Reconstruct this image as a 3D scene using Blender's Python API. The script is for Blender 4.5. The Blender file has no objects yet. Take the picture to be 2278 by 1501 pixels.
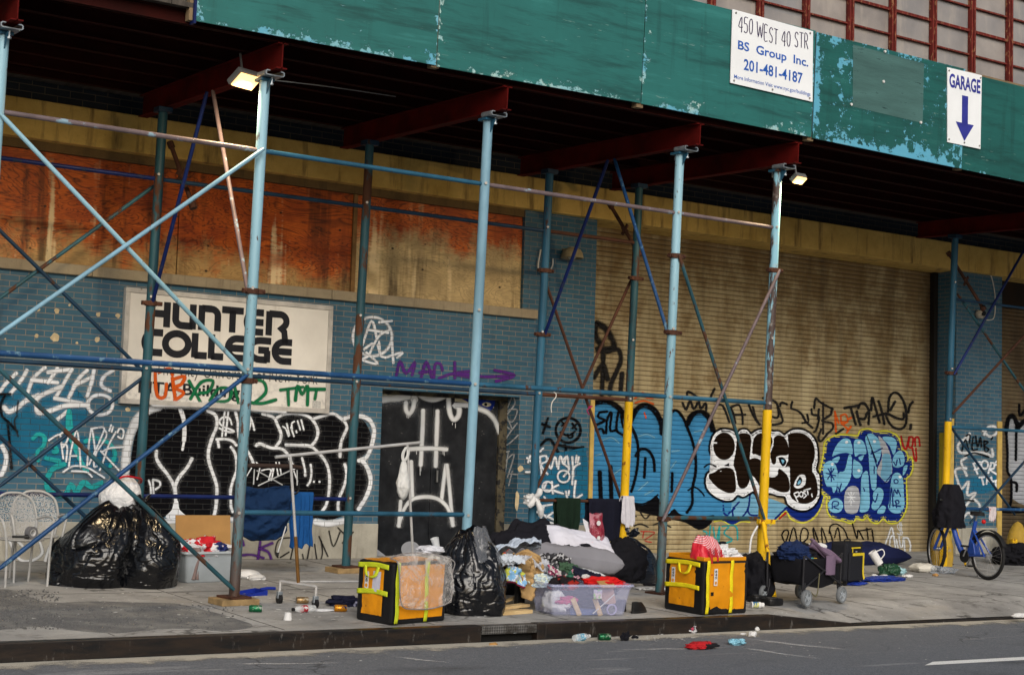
import bpy, bmesh, math, random
from mathutils import Vector, Matrix, noise
random.seed(7)
R = math.radians
S = bpy.context.scene
COL = S.collection
# ------------------------------------------------------------------ camera
CW, CH, FPX, CAMH = 2278, 1501, 3515.87, 1.9
YAW, PIT, ROL = R(33.954), R(2.926), R(2.955)
TILT = R(2.18)                     # the pavement falls to the kerb, so the facade leans against it
WY = 18.0                          # facade line
fw = Vector((math.sin(YAW)*math.cos(PIT), math.cos(YAW)*math.cos(PIT), math.sin(PIT)))
_r = Vector((math.cos(YAW), -math.sin(YAW), 0)); _u = _r.cross(fw)
rt = _r*math.cos(ROL)+_u*math.sin(ROL); up = _u*math.cos(ROL)-_r*math.sin(ROL)
CAM = Vector((0, 0, CAMH))
cd = bpy.data.cameras.new('camera'); co = bpy.data.objects.new('camera', cd); COL.objects.link(co)
cd.sensor_width = 36; cd.lens = FPX/CW*36; cd.clip_end = 3000; cd.clip_start = .1
m = Matrix((rt, up, -fw)).transposed().to_4x4(); m.translation = CAM
co.matrix_world = m; S.camera = co
# ------------------------------------------------------------------ sky, sun, exposure
SUN_EL, SUN_AZ = R(29), R(203)
W = bpy.data.worlds.new("World"); S.world = W; W.use_nodes = True
nt = W.node_tree; bg = nt.nodes['Background']
sk = nt.nodes.new('ShaderNodeTexSky'); sk.sky_type = 'NISHITA'; sk.sun_disc = False
sk.sun_elevation = SUN_EL; sk.sun_rotation = SUN_AZ; sk.dust_density = 4; sk.air_density = 1.2; sk.ozone_density = 1
hs = nt.nodes.new('ShaderNodeHueSaturation'); hs.inputs['Saturation'].default_value = .8
nt.links.new(sk.outputs[0], hs.inputs['Color']); nt.links.new(hs.outputs[0], bg.inputs['Color'])
bg.inputs['Strength'].default_value = .075
sl = bpy.data.lights.new('sun', 'SUN'); sl.energy = 1.5; sl.angle = R(36); sl.color = (1, .985, .955)
so = bpy.data.objects.new('sun', sl); COL.objects.link(so)
sdir = Vector((math.sin(SUN_AZ)*math.cos(SUN_EL), math.cos(SUN_AZ)*math.cos(SUN_EL), math.sin(SUN_EL)))
so.rotation_euler = sdir.to_track_quat('Z', 'Y').to_euler(); so.location = (0, 0, 40)
S.view_settings.view_transform = 'Standard'; S.view_settings.look = 'None'
S.view_settings.exposure = 0.45; S.view_settings.gamma = 1
try:
    S.cycles.max_bounces = 6; S.cycles.transparent_max_bounces = 24; S.cycles.use_denoising = True
except Exception: pass
# ------------------------------------------------------------------ from a photo pixel to a point on a real plane
def ray(px, py): return fw + rt*((px-CW/2)/FPX) - up*((py-CH/2)/FPX)
def g(px, py, z=0.0):
    d = ray(px, py); return CAM + d*((z-CAMH)/d.z)
def fp(px, py, y):
    d = ray(px, py); return CAM + d*(y/d.y)
WN = Vector((0, math.cos(TILT), -math.sin(TILT))); WUP = Vector((0, math.sin(TILT), math.cos(TILT)))
def wl(px, py, off=0.0):           # (along, up) on the facade plane pushed `off` towards the street
    d = ray(px, py); p0 = Vector((0, WY, 0)) - WN*off
    q = CAM + d*((p0-CAM).dot(WN)/d.dot(WN)); q -= p0
    return q.x, q.dot(WUP)
# ------------------------------------------------------------------ mesh builder
OFF = {}
class MB:
    def __init__(s): s.v = []; s.f = []; s.ch = []
    def add(s, vs, fs, M=None):
        b = len(s.v); s.ch.append((b, len(s.f)))
        s.v += [(M @ Vector(v)) if M else Vector(v) for v in vs]
        s.f += [tuple(b+i for i in f) for f in fs]; return s
    def box(s, c, d, rz=0, M=None, rx=0, ry=0):
        x, y, z = d[0]/2, d[1]/2, d[2]/2
        T = Matrix.Translation(c) @ Matrix.Rotation(rz, 4, 'Z') @ Matrix.Rotation(ry, 4, 'Y') @ Matrix.Rotation(rx, 4, 'X')
        if M: T = M @ T
        return s.add([(-x,-y,-z),(x,-y,-z),(x,y,-z),(-x,y,-z),(-x,-y,z),(x,-y,z),(x,y,z),(-x,y,z)],
                     [(0,3,2,1),(4,5,6,7),(0,1,5,4),(1,2,6,5),(2,3,7,6),(3,0,4,7)], T)
    def b2(s, lo, hi): return s.box([(a+b)/2 for a, b in zip(lo, hi)], [abs(b-a) for a, b in zip(lo, hi)])
    def tube(s, pts, r, n=10, closed=False, cap=True, M=None):
        P = [Vector(p) for p in pts]; N = len(P)
        rr = r if isinstance(r, (list, tuple)) else [r]*N
        t0 = (P[1]-P[0]).normalized(); a = Vector((0,0,1)) if abs(t0.z) < .9 else Vector((1,0,0))
        nn = t0.cross(a).normalized(); vs = []; fs = []
        for i in range(N):
            if closed: t = (P[(i+1)%N]-P[i-1]).normalized()
            else: t = (P[min(i+1,N-1)]-P[max(i-1,0)]).normalized()
            nn = (nn - t*nn.dot(t)).normalized(); bb = t.cross(nn)
            for k in range(n):
                an = 2*math.pi*k/n; vs.append(P[i]+(nn*math.cos(an)+bb*math.sin(an))*rr[i])
        for i in range(N if closed else N-1):
            j = (i+1) % N
            for k in range(n): fs.append((i*n+k, i*n+(k+1)%n, j*n+(k+1)%n, j*n+k))
        if cap and not closed: fs += [tuple(range(n-1,-1,-1)), tuple(range((N-1)*n, N*n))]
        return s.add(vs, fs, M)
    def lathe(s, prof, n=20, M=None):
        vs = []; fs = []; K = len(prof)
        for r, z in prof:
            for k in range(n): a = 2*math.pi*k/n; vs.append((r*math.cos(a), r*math.sin(a), z))
        for i in range(K-1):
            for k in range(n): fs.append((i*n+k, i*n+(k+1)%n, (i+1)*n+(k+1)%n, (i+1)*n+k))
        if prof[0][0] > 0: fs.append(tuple(range(n-1,-1,-1)))
        if prof[-1][0] > 0: fs.append(tuple(range((K-1)*n, K*n)))
        return s.add(vs, fs, M)
    def prism(s, poly, h, M=None):     # poly in xy, extruded to z=h
        n = len(poly); vs = [(x,y,0) for x, y in poly]+[(x,y,h) for x, y in poly]
        fs = [tuple(range(n-1,-1,-1)), tuple(range(n,2*n))]+[(i,(i+1)%n,n+(i+1)%n,n+i) for i in range(n)]
        return s.add(vs, fs, M)
    def grid(s, fn, nu, nv, M=None, wrap=False):
        vs = [fn(i/nu, j/nv) for j in range(nv+1) for i in range(nu+(0 if wrap else 1))]
        w = nu if wrap else nu+1
        fs = [(j*w+i, j*w+(i+1)%w, (j+1)*w+(i+1)%w, (j+1)*w+i) for j in range(nv) for i in range(nu)]
        return s.add(vs, fs, M)
    def build(s, name, mt, parent=None, smooth=False, bevel=0, sub=0, solid=0, local=False, alpha=None):
        vs = [Vector(v) for v in s.v]
        if parent is not None: o0 = OFF.get(parent.name, Vector((0,0,0)))
        elif local: o0 = Vector((0,0,0))
        else:
            lo = [min(v[i] for v in vs) for i in range(3)]; hi = [max(v[i] for v in vs) for i in range(3)]
            o0 = Vector(((lo[0]+hi[0])/2, (lo[1]+hi[1])/2, lo[2]))
        me = bpy.data.meshes.new(name); me.from_pydata([tuple(v-o0) for v in vs], [], s.f)
        bm = bmesh.new(); bm.from_mesh(me)
        if alpha is None: bmesh.ops.recalc_face_normals(bm, faces=bm.faces)
        bm.to_mesh(me); bm.free()
        if alpha is not None:
            at = me.attributes.new('a', 'FLOAT', 'POINT')
            at.data.foreach_set('value', alpha)
        me.materials.append(mt)
        if smooth: me.polygons.foreach_set('use_smooth', [True]*len(me.polygons))
        o = bpy.data.objects.new(name, me); COL.objects.link(o)
        if parent is not None: o.parent = parent; OFF[o.name] = o0
        elif not local: o.location = o0; OFF[o.name] = o0
        if smooth and bevel == 0 and sub == 0:
            try: me.set_sharp_from_angle(angle=R(50))
            except Exception: pass
        if bevel:
            b = o.modifiers.new('bevel', 'BEVEL'); b.width = bevel; b.segments = 2; b.limit_method = 'ANGLE'; b.angle_limit = R(40)
        if solid:
            b = o.modifiers.new('solid', 'SOLIDIFY'); b.thickness = solid; b.offset = 0
        if sub:
            b = o.modifiers.new('sub', 'SUBSURF'); b.levels = sub; b.render_levels = sub
        return o
def each(mb, name, mt, parent, group=1, **kw):      # one object per added piece (or per `group` pieces)
    st = mb.ch[::group]+[(len(mb.v), len(mb.f))]; out = []
    for (a, fa), (b, fb_) in zip(st, st[1:]):
        m_ = MB(); m_.v = mb.v[a:b]; m_.f = [tuple(i-a for i in f) for f in mb.f[fa:fb_]]; out.append(m_.build(name, mt, parent, **kw))
    return out
def tag(o, label=None, cat=None, group=None, kind=None):
    if label: o['label'] = label
    if cat: o['category'] = cat
    if group: o['group'] = group
    if kind: o['kind'] = kind
    return o
def thing(name, label, cat, loc=(0,0,0), rz=0, group=None, rx=0, ry=0):
    o = bpy.data.objects.new(name, None); COL.objects.link(o); o.empty_display_size = .1
    o.location = loc; o.rotation_euler = (rx, ry, rz)
    OFF[o.name] = Vector((0,0,0)) if (rz or rx or ry) else Vector(loc)
    return tag(o, label, cat, group)
def dup(root, loc, rz, label=None):
    r = root.copy(); COL.objects.link(r); r.location = loc; r.rotation_euler[2] = rz
    if label: r['label'] = label
    for ch in root.children:
        c = ch.copy(); COL.objects.link(c); c.parent = r
        for gg in ch.children:
            d = gg.copy(); COL.objects.link(d); d.parent = c
    return r
def catmull(P, k=6, closed=False):
    if len(P) < 3: return P
    n = len(P); out = []
    gp = (lambda i: P[i % n]) if closed else (lambda i: P[min(max(i,0),n-1)])
    for i in range(n if closed else n-1):
        a, b, c, d = gp(i-1), gp(i), gp(i+1), gp(i+2)
        for j in range(k):
            t = j/k; t2 = t*t; t3 = t2*t
            out.append(tuple(.5*(2*b[q]+(c[q]-a[q])*t+(2*a[q]-5*b[q]+4*c[q]-d[q])*t2+(3*b[q]-a[q]-3*c[q]+d[q])*t3) for q in range(len(b))))
    if not closed: out.append(tuple(P[-1]))
    return out
# ------------------------------------------------------------------ materials
MC = {}
class N:
    def __init__(s, name):
        s.m = bpy.data.materials.new(name); s.m.use_nodes = True; s.t = s.m.node_tree
        s.b = s.t.nodes['Principled BSDF']; s.out = s.t.nodes['Material Output']
        s.tc = s.t.nodes.new('ShaderNodeTexCoord')
    def n(s, ty, **kw):
        nd = s.t.nodes.new('ShaderNode'+ty)
        for k, v in kw.items():
            if k in nd.inputs.keys(): 
                if hasattr(v, 'is_output'): s.t.links.new(v, nd.inputs[k])
                else: nd.inputs[k].default_value = v
            else: setattr(nd, k, v)
        return nd
    def l(s, a, b): s.t.links.new(a, b)
    def mp(s, scale=(1,1,1), loc=(0,0,0), co='Object', rot=(0,0,0)):
        a = s.n('Mapping'); s.l(s.tc.outputs[co], a.inputs[0]); a.inputs['Scale'].default_value = scale; a.inputs['Location'].default_value = loc; a.inputs['Rotation'].default_value = rot
        return a.outputs[0]
    def noise(s, scale, detail=4, rough=.55, v=None, dist=0):
        a = s.n('TexNoise'); a.inputs['Scale'].default_value = scale; a.inputs['Detail'].default_value = detail; a.inputs['Roughness'].default_value = rough; a.inputs['Distortion'].default_value = dist
        s.l(v if v is not None else s.tc.outputs['Object'], a.inputs['Vector']); return a.outputs[0]
    def ramp(s, x, a, b, c0=0, c1=1):
        r = s.n('MapRange'); s.l(x, r.inputs[0]); r.inputs[1].default_value = a; r.inputs[2].default_value = b; r.inputs[3].default_value = c0; r.inputs[4].default_value = c1
        return r.outputs[0]
    def mix(s, f, a, b, mode='MIX'):
        x = s.n('MixRGB'); x.blend_type = mode
        for i, q in enumerate((f, a, b)):
            if hasattr(q, 'is_output'): s.l(q, x.inputs[i])
            elif i == 0: x.inputs[0].default_value = q
            else: x.inputs[i].default_value = (*q, 1)
        return x.outputs[0]
    def math(s, op, a, b=0.0, c=0.0):
        x = s.n('Math'); x.operation = op
        for i, q in enumerate((a, b, c)):
            if hasattr(q, 'is_output'): s.l(q, x.inputs[i])
            else: x.inputs[i].default_value = q
        return x.outputs[0]
    def xyz(s, co='Object'):
        a = s.n('SeparateXYZ'); s.l(s.tc.outputs[co], a.inputs[0]); return a.outputs
    def bump(s, h, strength=.3, dist=.01, nrm=None):
        b = s.n('Bump'); s.l(h, b.inputs['Height']); b.inputs['Strength'].default_value = strength; b.inputs['Distance'].default_value = dist
        if nrm is not None: s.l(nrm, b.inputs['Normal'])
        s.l(b.outputs[0], s.b.inputs['Normal']); return b.outputs[0]
    def col(s, c): s.l(c, s.b.inputs['Base Color']) if hasattr(c, 'is_output') else setattr(s.b.inputs['Base Color'], 'default_value', (*c, 1))
    def set(s, **kw):
        for k, v in kw.items():
            k = k.replace('_', ' ')
            if hasattr(v, 'is_output'): s.l(v, s.b.inputs[k])
            else: s.b.inputs[k].default_value = v
def pm(name, c, rough=.6, var=.25, sc=5, bump=.0, bsc=60, metal=0, wear=None, wthr=.62, wsc=9, spec=.22, stretch=(1,1,1)):
    """painted / dirty surface: base colour with dirt variation and an optional second colour where the paint is worn"""
    if name in MC: return MC[name]
    k = N(name); v = k.mp(stretch)
    n1 = k.noise(sc, 5, .6, v); dk = tuple(q*(1-var) for q in c); lt = tuple(min(1, q*(1+var*.5)) for q in c)
    cc = k.mix(k.ramp(n1, .3, .7), dk, lt)
    if wear is not None:
        n2 = k.noise(wsc, 6, .65, v); f = k.ramp(n2, wthr, wthr+.05)
        cc = k.mix(f, cc, wear); k.set(Roughness=k.ramp(f, 0, 1, rough, .85))
    else: k.set(Roughness=k.ramp(n1, .3, .7, max(0, rough-.08), min(1, rough+.1)))
    k.col(cc); k.set(Metallic=metal, Specular_IOR_Level=spec)
    if bump: k.bump(k.noise(bsc, 4, .6, v), bump, .01)
    MC[name] = k.m; return k.m
def cloth_mat(name, c, c2=None, sc=25, thr=.5, bsc=9, bump=.5):
    if name in MC: return MC[name]
    k = N(name); n1 = k.noise(3, 3); base = k.mix(k.ramp(n1, .3, .7), tuple(q*.82 for q in c), c)
    if c2 is not None: base = k.mix(k.ramp(k.noise(sc, 2), thr, thr+.03), base, c2)
    k.col(base); k.set(Roughness=.9, Specular_IOR_Level=.15)
    wv = k.noise(bsc, 3, .5, None, 1.2); fine = k.noise(300, 1)
    k.bump(k.math('ADD', wv, k.math('MULTIPLY', fine, .05)), bump, .03)
    MC[name] = k.m; return k.m
# ================================================================== SETTING
def ground_mats():
    k = N('asphalt'); n1 = k.noise(95, 4, .85); n2 = k.noise(.7, 5, .6); n3 = k.noise(60, 3, .7)
    c = k.mix(k.ramp(n1, .35, .7), (.040,.046,.055), (.25,.265,.295)); c = k.mix(k.ramp(n2, .35, .7, 0, .4), c, (.115,.12,.13))
    v = k.mp((.35, 2.2, 1), rot=(0,0,R(4))); n4 = k.noise(1.6, 5, .65, v, .8)
    c = k.mix(k.math('MULTIPLY', k.ramp(n4, .62, .75), k.ramp(n3, .35, .6, .2, .6)), c, (.42,.42,.42))
    n5 = k.noise(1.1, 4, .6, k.mp((.5, 1.6, 1), (3,1,0))); c = k.mix(k.ramp(n5, .6, .75, 0, .6), c, (.03,.03,.033))
    n6 = k.noise(28, 5, .85); c = k.mix(k.ramp(n6, .42, .30, 0, .75), c, (.02,.022,.026)); c = k.mix(k.ramp(n6, .58, .70, 0, .6), c, (.30,.31,.33))
    ve = k.n('TexVoronoi'); ve.feature = 'DISTANCE_TO_EDGE'; ve.inputs['Scale'].default_value = .5; wv = k.n('VectorMath'); wv.operation = 'ADD'; k.l(k.tc.outputs['Object'], wv.inputs[0]); nn_ = k.n('TexNoise'); nn_.inputs['Scale'].default_value = 1.6; nn_.inputs['Detail'].default_value = 6; k.l(k.tc.outputs['Object'], nn_.inputs['Vector']); k.l(nn_.outputs['Color'], wv.inputs[1]); k.l(wv.outputs[0], ve.inputs['Vector'])
    c = k.mix(k.math('MULTIPLY', k.ramp(ve.outputs['Distance'], .003, .010, .55, 0), k.ramp(k.noise(.5, 3, .5), .52, .6)), c, (.012,.012,.014))
    k.col(c); k.set(Roughness=.85, Specular_IOR_Level=.3); k.bump(n1, .5, .008); MC['asphalt'] = k.m
    k = N('concrete_pavement'); n1 = k.noise(90, 3, .7); n2 = k.noise(1.2, 6, .62); n3 = k.noise(5, 5, .6)
    c = k.mix(k.ramp(n2, .32, .68), (.215,.212,.208), (.44,.435,.42)); c = k.mix(k.ramp(n1, .3, .75, 0, .35), c, (.1,.096,.09))
    c = k.mix(k.ramp(n3, .58, .72, 0, .6), c, (.085,.08,.075))
    vo = k.n('TexVoronoi'); vo.inputs['Scale'].default_value = 9; k.l(k.tc.outputs['Object'], vo.inputs['Vector'])
    c = k.mix(k.ramp(vo.outputs['Distance'], .04, .07, .8, 0), c, (.05,.05,.05))
    n4 = k.noise(.55, 5, .6, k.mp((1,1,1), (8,2,0))); c = k.mix(k.ramp(n4, .55, .7, 0, .5), c, (.36,.32,.26))
    ve = k.n('TexVoronoi'); ve.feature = 'DISTANCE_TO_EDGE'; ve.inputs['Scale'].default_value = .42; wv = k.n('VectorMath'); wv.operation = 'ADD'; k.l(k.tc.outputs['Object'], wv.inputs[0]); nn_ = k.n('TexNoise'); nn_.inputs['Scale'].default_value = 2.2; nn_.inputs['Detail'].default_value = 5; k.l(k.tc.outputs['Object'], nn_.inputs['Vector']); k.l(nn_.outputs['Color'], wv.inputs[1]); k.l(wv.outputs[0], ve.inputs['Vector'])
    c = k.mix(k.math('MULTIPLY', k.ramp(ve.outputs['Distance'], .004, .012, .8, 0), k.ramp(k.noise(.8, 3, .5), .45, .55)), c, (.04,.038,.035))
    spl = k.noise(2.1, 6, .7, k.mp((1,1.6,1), (2,7,0))); c = k.mix(k.ramp(spl, .60, .66, 0, .55), c, (.075,.07,.064))
    k.col(c); k.set(Roughness=.88, Specular_IOR_Level=.2); k.bump(n1, .35, .006); MC['pave'] = k.m
ground_mats()
def crack(lo, hi, seed): pass
RZ = -.145
road = MB().b2((-300,-400,RZ-.3), (400,12.1,RZ)).build('road', MC['asphalt']); tag(road, kind='structure')
# pavement slabs sheet, with a notch of joints
pv = MB().b2((-300,12.2,-.35), (400,60,0)); pave = pv.build('sidewalk', MC['pave']); tag(pave, kind='structure')
jm = pm('joint_dark', (.10,.096,.09), .9)
j = MB()
for x in (1.6, 3.1, 4.6, 6.1, 7.6, 9.1, 10.6, 12.1, 13.6, 15.1, 16.6, 18.1, 19.6, 21.1): j.b2((x-.004,12.3,.0005), (x+.004,17.9,.003))
for y in (15.0,): j.b2((-20,y-.004,.0005), (45,y+.004,.0035))
tag(j.build('sidewalk_joints', jm, None), kind='structure')
# broken asphalt patch at the left front of the pavement
k = N('patch_asphalt'); n1 = k.noise(120, 3, .7); n2 = k.noise(2.2, 5, .65)
c = k.mix(k.ramp(n1, .3, .7), (.045,.046,.05), (.2,.2,.2)); c = k.mix(k.ramp(n2, .45, .65), c, (.22,.215,.2))
k.col(c); k.set(Roughness=.9); k.bump(n1, .7, .01); MC['patch'] = k.m
pp = [g(*q) for q in ((0,1310),(60,1325),(110,1340),(200,1338),(300,1340),(380,1342),(440,1352),(520,1375),(560,1392),(500,1402),(380,1398),(250,1408),(150,1400),(100,1392),(0,1400),(-200,1412),(-200,1325))]
pp = catmull([(p.x, p.y) for p in pp], 4, True)
pp = [(x+noise.noise((x*4,y*4,0))*.05, max(12.36, y+noise.noise((x*4,y*4,5))*.05)) for x, y in pp]
o = MB().prism(pp, .004).build('asphalt_patch', MC['patch']); tag(o, kind='structure')
rub = MB(); rr = random.Random(3)
for i in range(900):
    q = g(rr.uniform(-30,130), rr.uniform(1312,1400)); 
    if rr.random() < .35: q = g(rr.uniform(100,520), rr.uniform(1345,1400))
    if q.y < 12.35: continue
    s = rr.uniform(.004,.013); rub.box((q.x,q.y,.004+s*.3), (s*rr.uniform(.8,1.6),s,s*.8), rr.uniform(0,3), rx=rr.uniform(-.4,.4))
tag(rub.build('gravel_crumbs', pm('gravel_grey', (.12,.12,.12), .9)), kind='stuff')
# steel faced kerb
k = N('kerb_steel'); n1 = k.noise(7, 6, .65, k.mp((.5,1,2.5))); n2 = k.noise(60, 3)
c = k.mix(k.ramp(n1, .35, .65), (.006,.006,.007), (.026,.017,.012)); c = k.mix(k.ramp(k.noise(22, 5, .7, k.mp((1,1,.25))), .6, .72, 0, .7), c, (.16,.15,.14))
k.col(c); k.set(Roughness=.42, Metallic=.35, Specular_IOR_Level=.5); k.bump(n2, .25, .004); MC['kerb'] = k.m
kb = MB()
xl, x0, x1, xe = -300, g(1061,1390).x, g(1212,1387).x, g(1709,1367).x
def kerbseg(a, b): kb.b2((a,12.1,RZ-.2), (b,12.215,.006))
kerbseg(xl, x0); kerbseg(x1, xe)
# the kerb dies into a dropped crossing
kb.add([(xe,12.1,RZ-.2),(xe+1.2,12.1,RZ-.2),(xe+1.2,12.1,RZ+.03),(xe,12.1,.006),(xe,12.215,RZ-.2),(xe+1.2,12.215,RZ-.2),(xe+1.2,12.215,RZ+.03),(xe,12.215,.006)],
       [(0,1,2,3),(4,7,6,5),(3,2,6,7),(0,3,7,4),(1,5,6,2)])
kb.b2((xe+1.2,12.1,RZ-.2), (400,12.2,RZ+.02))
tag(kb.build('kerb', MC['kerb'], None, bevel=.008), kind='structure')
# dropped apron: pavement slopes down to the road right of the kerb end
ap = MB().add([(xe+.02,12.16,.003),(xe+1.2,12.19,RZ+.026),(400,12.19,RZ+.026),(400,12.9,.003),(xe+1.0,12.9,.003),(xe+.02,12.4,.003)], [(0,1,2,3,4,5)])
# the flat sheet above is cut away by rebuilding it round the apron
bpy.data.objects.remove(pave)
pv = MB(); pv.b2((-300,12.2,-.35), (xe,60,0)); pv.b2((xe,12.9,-.35), (400,60,0))
pv.add([(xe,12.2,0),(xe+1.2,12.2,RZ+.025),(400,12.2,RZ+.025),(400,12.9,0),(xe+1.2,12.9,0),(xe,12.9,0)], [(0,1,4,5),(1,2,3,4)])
pave = pv.build('sidewalk', MC['pave']); tag(pave, kind='structure')
# gutter grit line and paint
k = N('gutter_grit'); n1 = k.noise(150, 3, .75); n2 = k.noise(3, 5, .6)
k.col(k.mix(k.ramp(n1, .35, .65), (.2,.18,.14), (.55,.52,.45))); k.set(Roughness=.95)
tr = k.n('BsdfTransparent'); mx = k.n('MixShader'); 
yy = k.ramp(k.xyz('Generated')[1], 0, 1, 0, .42)
k.l(k.ramp(k.math('ADD', k.math('MULTIPLY', n2, .6), k.math('ADD', yy, k.math('MULTIPLY', n1, .25))), .62, .75), mx.inputs[0])
k.l(tr.outputs[0], mx.inputs[1]); k.l(k.b.outputs[0], mx.inputs[2]); k.l(mx.outputs[0], k.out.inputs[0])
gr = MB().grid(lambda u, v: (-12+u*45, 11.55+v*.54, RZ+.004), 90, 2).build('gutter_grit', k.m); tag(gr, kind='structure')
k = N('road_paint'); n1 = k.noise(90, 4, .7); k.col(k.mix(k.ramp(n1, .3, .5), (.25,.25,.25), (.78,.78,.76))); k.set(Roughness=.8)
a, b = g(2057,1480,RZ), g(2500,1456,RZ); a2, b2 = g(2075,1472,RZ), g(2500,1449,RZ)
ln = MB().add([(p.x,p.y,RZ+.005) for p in (a,b,b2,a2)], [(0,1,2,3)]).build('road_marking', k.m); tag(ln, kind='structure')
# worn white scuffs on the road
sc = N('scuff_paint'); n1 = sc.noise(80, 4, .8); n2 = sc.noise(4, 4, .6, sc.mp((1,3,1)))
sc.col((.5,.5,.5)); sc.set(Roughness=.9); tr = sc.n('BsdfTransparent'); mx = sc.n('MixShader')
gx = sc.xyz('Generated'); ey = sc.math('MULTIPLY', sc.ramp(gx[1], 0, .5, 0, 1), sc.ramp(gx[1], .5, 1, 1, 0))
ex = sc.math('MULTIPLY', sc.ramp(gx[0], 0, .2), sc.ramp(gx[0], .6, 1, 1, 0))
sc.l(sc.math('MULTIPLY', sc.math('MULTIPLY', ex, sc.math('MULTIPLY', ey, 4)), sc.math('MULTIPLY', sc.ramp(n1, .4, .6), sc.ramp(n2, .4, .65, 0, .65))), mx.inputs[0])
sc.l(tr.outputs[0], mx.inputs[1]); sc.l(sc.b.outputs[0], mx.inputs[2]); sc.l(mx.outputs[0], sc.out.inputs[0])
sf = MB(); 
for (xa,ya,xb,yb,w) in ((1655,1422,1900,1446,.10),(1640,1440,1830,1466,.07),(880,1462,1010,1474,.05),(1380,1446,1640,1440,.05),(500,1478,760,1474,.05)):
    a, b = g(xa,ya,RZ), g(xb,yb,RZ); d = (b-a).normalized(); nn = Vector((-d.y,d.x,0))*w
    o = MB().add([a-nn,b-nn,b+nn,a+nn], [(0,1,2,3)])
    for v in o.v: v.z = RZ+.0045
    # each scuff keeps its own local frame so the fade follows it
    L = (b-a).length; q = MB().grid(lambda u, v: ((u-.5)*L, (v-.5)*2*w, 0), 8, 4).build('road_scuff', sc.m, local=True)
    mid = (a+b)/2; q.location = (mid.x, mid.y, RZ+.0045); q.rotation_euler.z = math.atan2(d.y, d.x); tag(q, kind='structure')
# catch basin in the kerb
t = thing('catch_basin', 'steel storm drain inlet with chequered cover plate let into the kerb', 'storm drain', (x0,12.1,RZ))
k = N('chequer_plate'); vo = k.n('TexVoronoi'); vo.inputs['Scale'].default_value = 26; k.l(k.mp((1,1,1.5), rot=(0,R(45),0)), vo.inputs['Vector'])
ch = k.n('TexChecker'); ch.inputs['Scale'].default_value = 55; k.l(k.mp((1,.02,1), rot=(0,R(45),0)), ch.inputs['Vector'])
n1 = k.noise(6, 5, .65); c = k.mix(ch.outputs[1], (.05,.05,.05), (.16,.155,.15)); c = k.mix(k.ramp(n1, .45, .62), c, (.03,.026,.022)); c = k.mix(k.ramp(k.noise(9, 5, .7), .6, .68, 0, .8), c, (.33,.36,.38))
k.col(c); k.set(Roughness=.5, Metallic=.3); k.bump(ch.outputs[1], .6, .006)
MB().b2((x0+.004,12.098,-.075), (x1-.10,12.2,.004)).build('cover_plate', k.m, t, bevel=.006)
MB().b2((x1-.10,12.09,RZ-.1), (x1-.002,12.215,.007)).build('end_block', MC['kerb'], t, bevel=.008)
MB().b2((x0+.004,12.18,RZ-.2), (x1-.1,12.199,-.075)).build('drain_shade', pm('drain_black', (.008,.008,.008), .9), t)  # black sheet standing in for the shade inside the drain opening
MB().b2((x0+.004,12.1,RZ-.06), (x1-.1,12.179,RZ-.03)).build('drain_sill', pm('drain_rust', (.03,.016,.008), .9), t)
# ================================================================== FACADE
def frame_obj(o): o.location = (0,WY,0); o.rotation_euler = (-TILT,0,0); return o
BLD = thing('brick_building', 'derelict blue glazed brick garage building with boarded windows and graffiti', 'building', (0,WY,0), 0, None, -TILT)
def brick_nodes(k, w_=.215, h_=.0675):
    br = k.n('TexBrick'); br.offset = .5; br.inputs['Scale'].default_value = 1; br.inputs['Mortar Size'].default_value = .0045
    br.inputs['Brick Width'].default_value = w_; br.inputs['Row Height'].default_value = h_; br.inputs['Mortar Smooth'].default_value = .1; br.inputs['Bias'].default_value = 0
    a = k.n('SeparateXYZ'); k.l(k.tc.outputs['Object'], a.inputs[0]); cb = k.n('CombineXYZ')
    k.l(k.math('ADD', a.outputs[0], a.outputs[1]), cb.inputs[0]); k.l(a.outputs[2], cb.inputs[1]); k.l(cb.outputs[0], br.inputs['Vector'])
    return br
def brick_mat():
    k = N('blue_glazed_brick'); br = brick_nodes(k)
    br.inputs['Color1'].default_value = (.028,.096,.152,1); br.inputs['Color2'].default_value = (.044,.130,.192,1); br.inputs['Mortar'].default_value = (.26,.225,.18,1)
    n1 = k.noise(1.3, 5, .6); n2 = k.noise(.5, 4, .6)
    c = k.mix(k.ramp(n1, .3, .7, .0, .5), br.outputs['Color'], (.035,.085,.14)); c = k.mix(k.ramp(n2, .5, .68, 0, .10), c, (.25,.28,.29))
    n3 = k.noise(2.2, 6, .7, k.mp((1,1,1), (4,4,1))); c = k.mix(k.ramp(n3, .72, .74), c, (.45,.34,.2))
    st = k.noise(3, 4, .6, k.mp((1.2,1,.12))); c = k.mix(k.ramp(st, .56, .72, 0, .45), c, (.03,.05,.07))
    k.col(c); k.set(Roughness=k.ramp(br.outputs['Fac'], 0, 1, .42, .9), Specular_IOR_Level=.25)
    k.bump(k.math('SUBTRACT', k.math('MULTIPLY', k.noise(10,3), .15), br.outputs['Fac']), .5, .006); MC['brick'] = k.m
brick_mat()
def dark_brick():                  # bigger courses over the lintel; deck shade is darkened into the brick colour
    k = N('shaded_navy_brick'); br = brick_nodes(k, .30, .084); br.inputs['Color1'].default_value = (.010,.016,.026,1); br.inputs['Color2'].default_value = (.016,.024,.036,1); br.inputs['Mortar'].default_value = (.12,.095,.06,1)
    k.col(k.mix(k.ramp(k.noise(1.4, 5, .6), .4, .7, 0, .6), br.outputs['Color'], (.012,.012,.014))); k.set(Roughness=.55, Specular_IOR_Level=.2); k.bump(br.outputs['Fac'], -.5, .006); MC['shaded_navy_brick'] = k.m
dark_brick()
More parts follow.
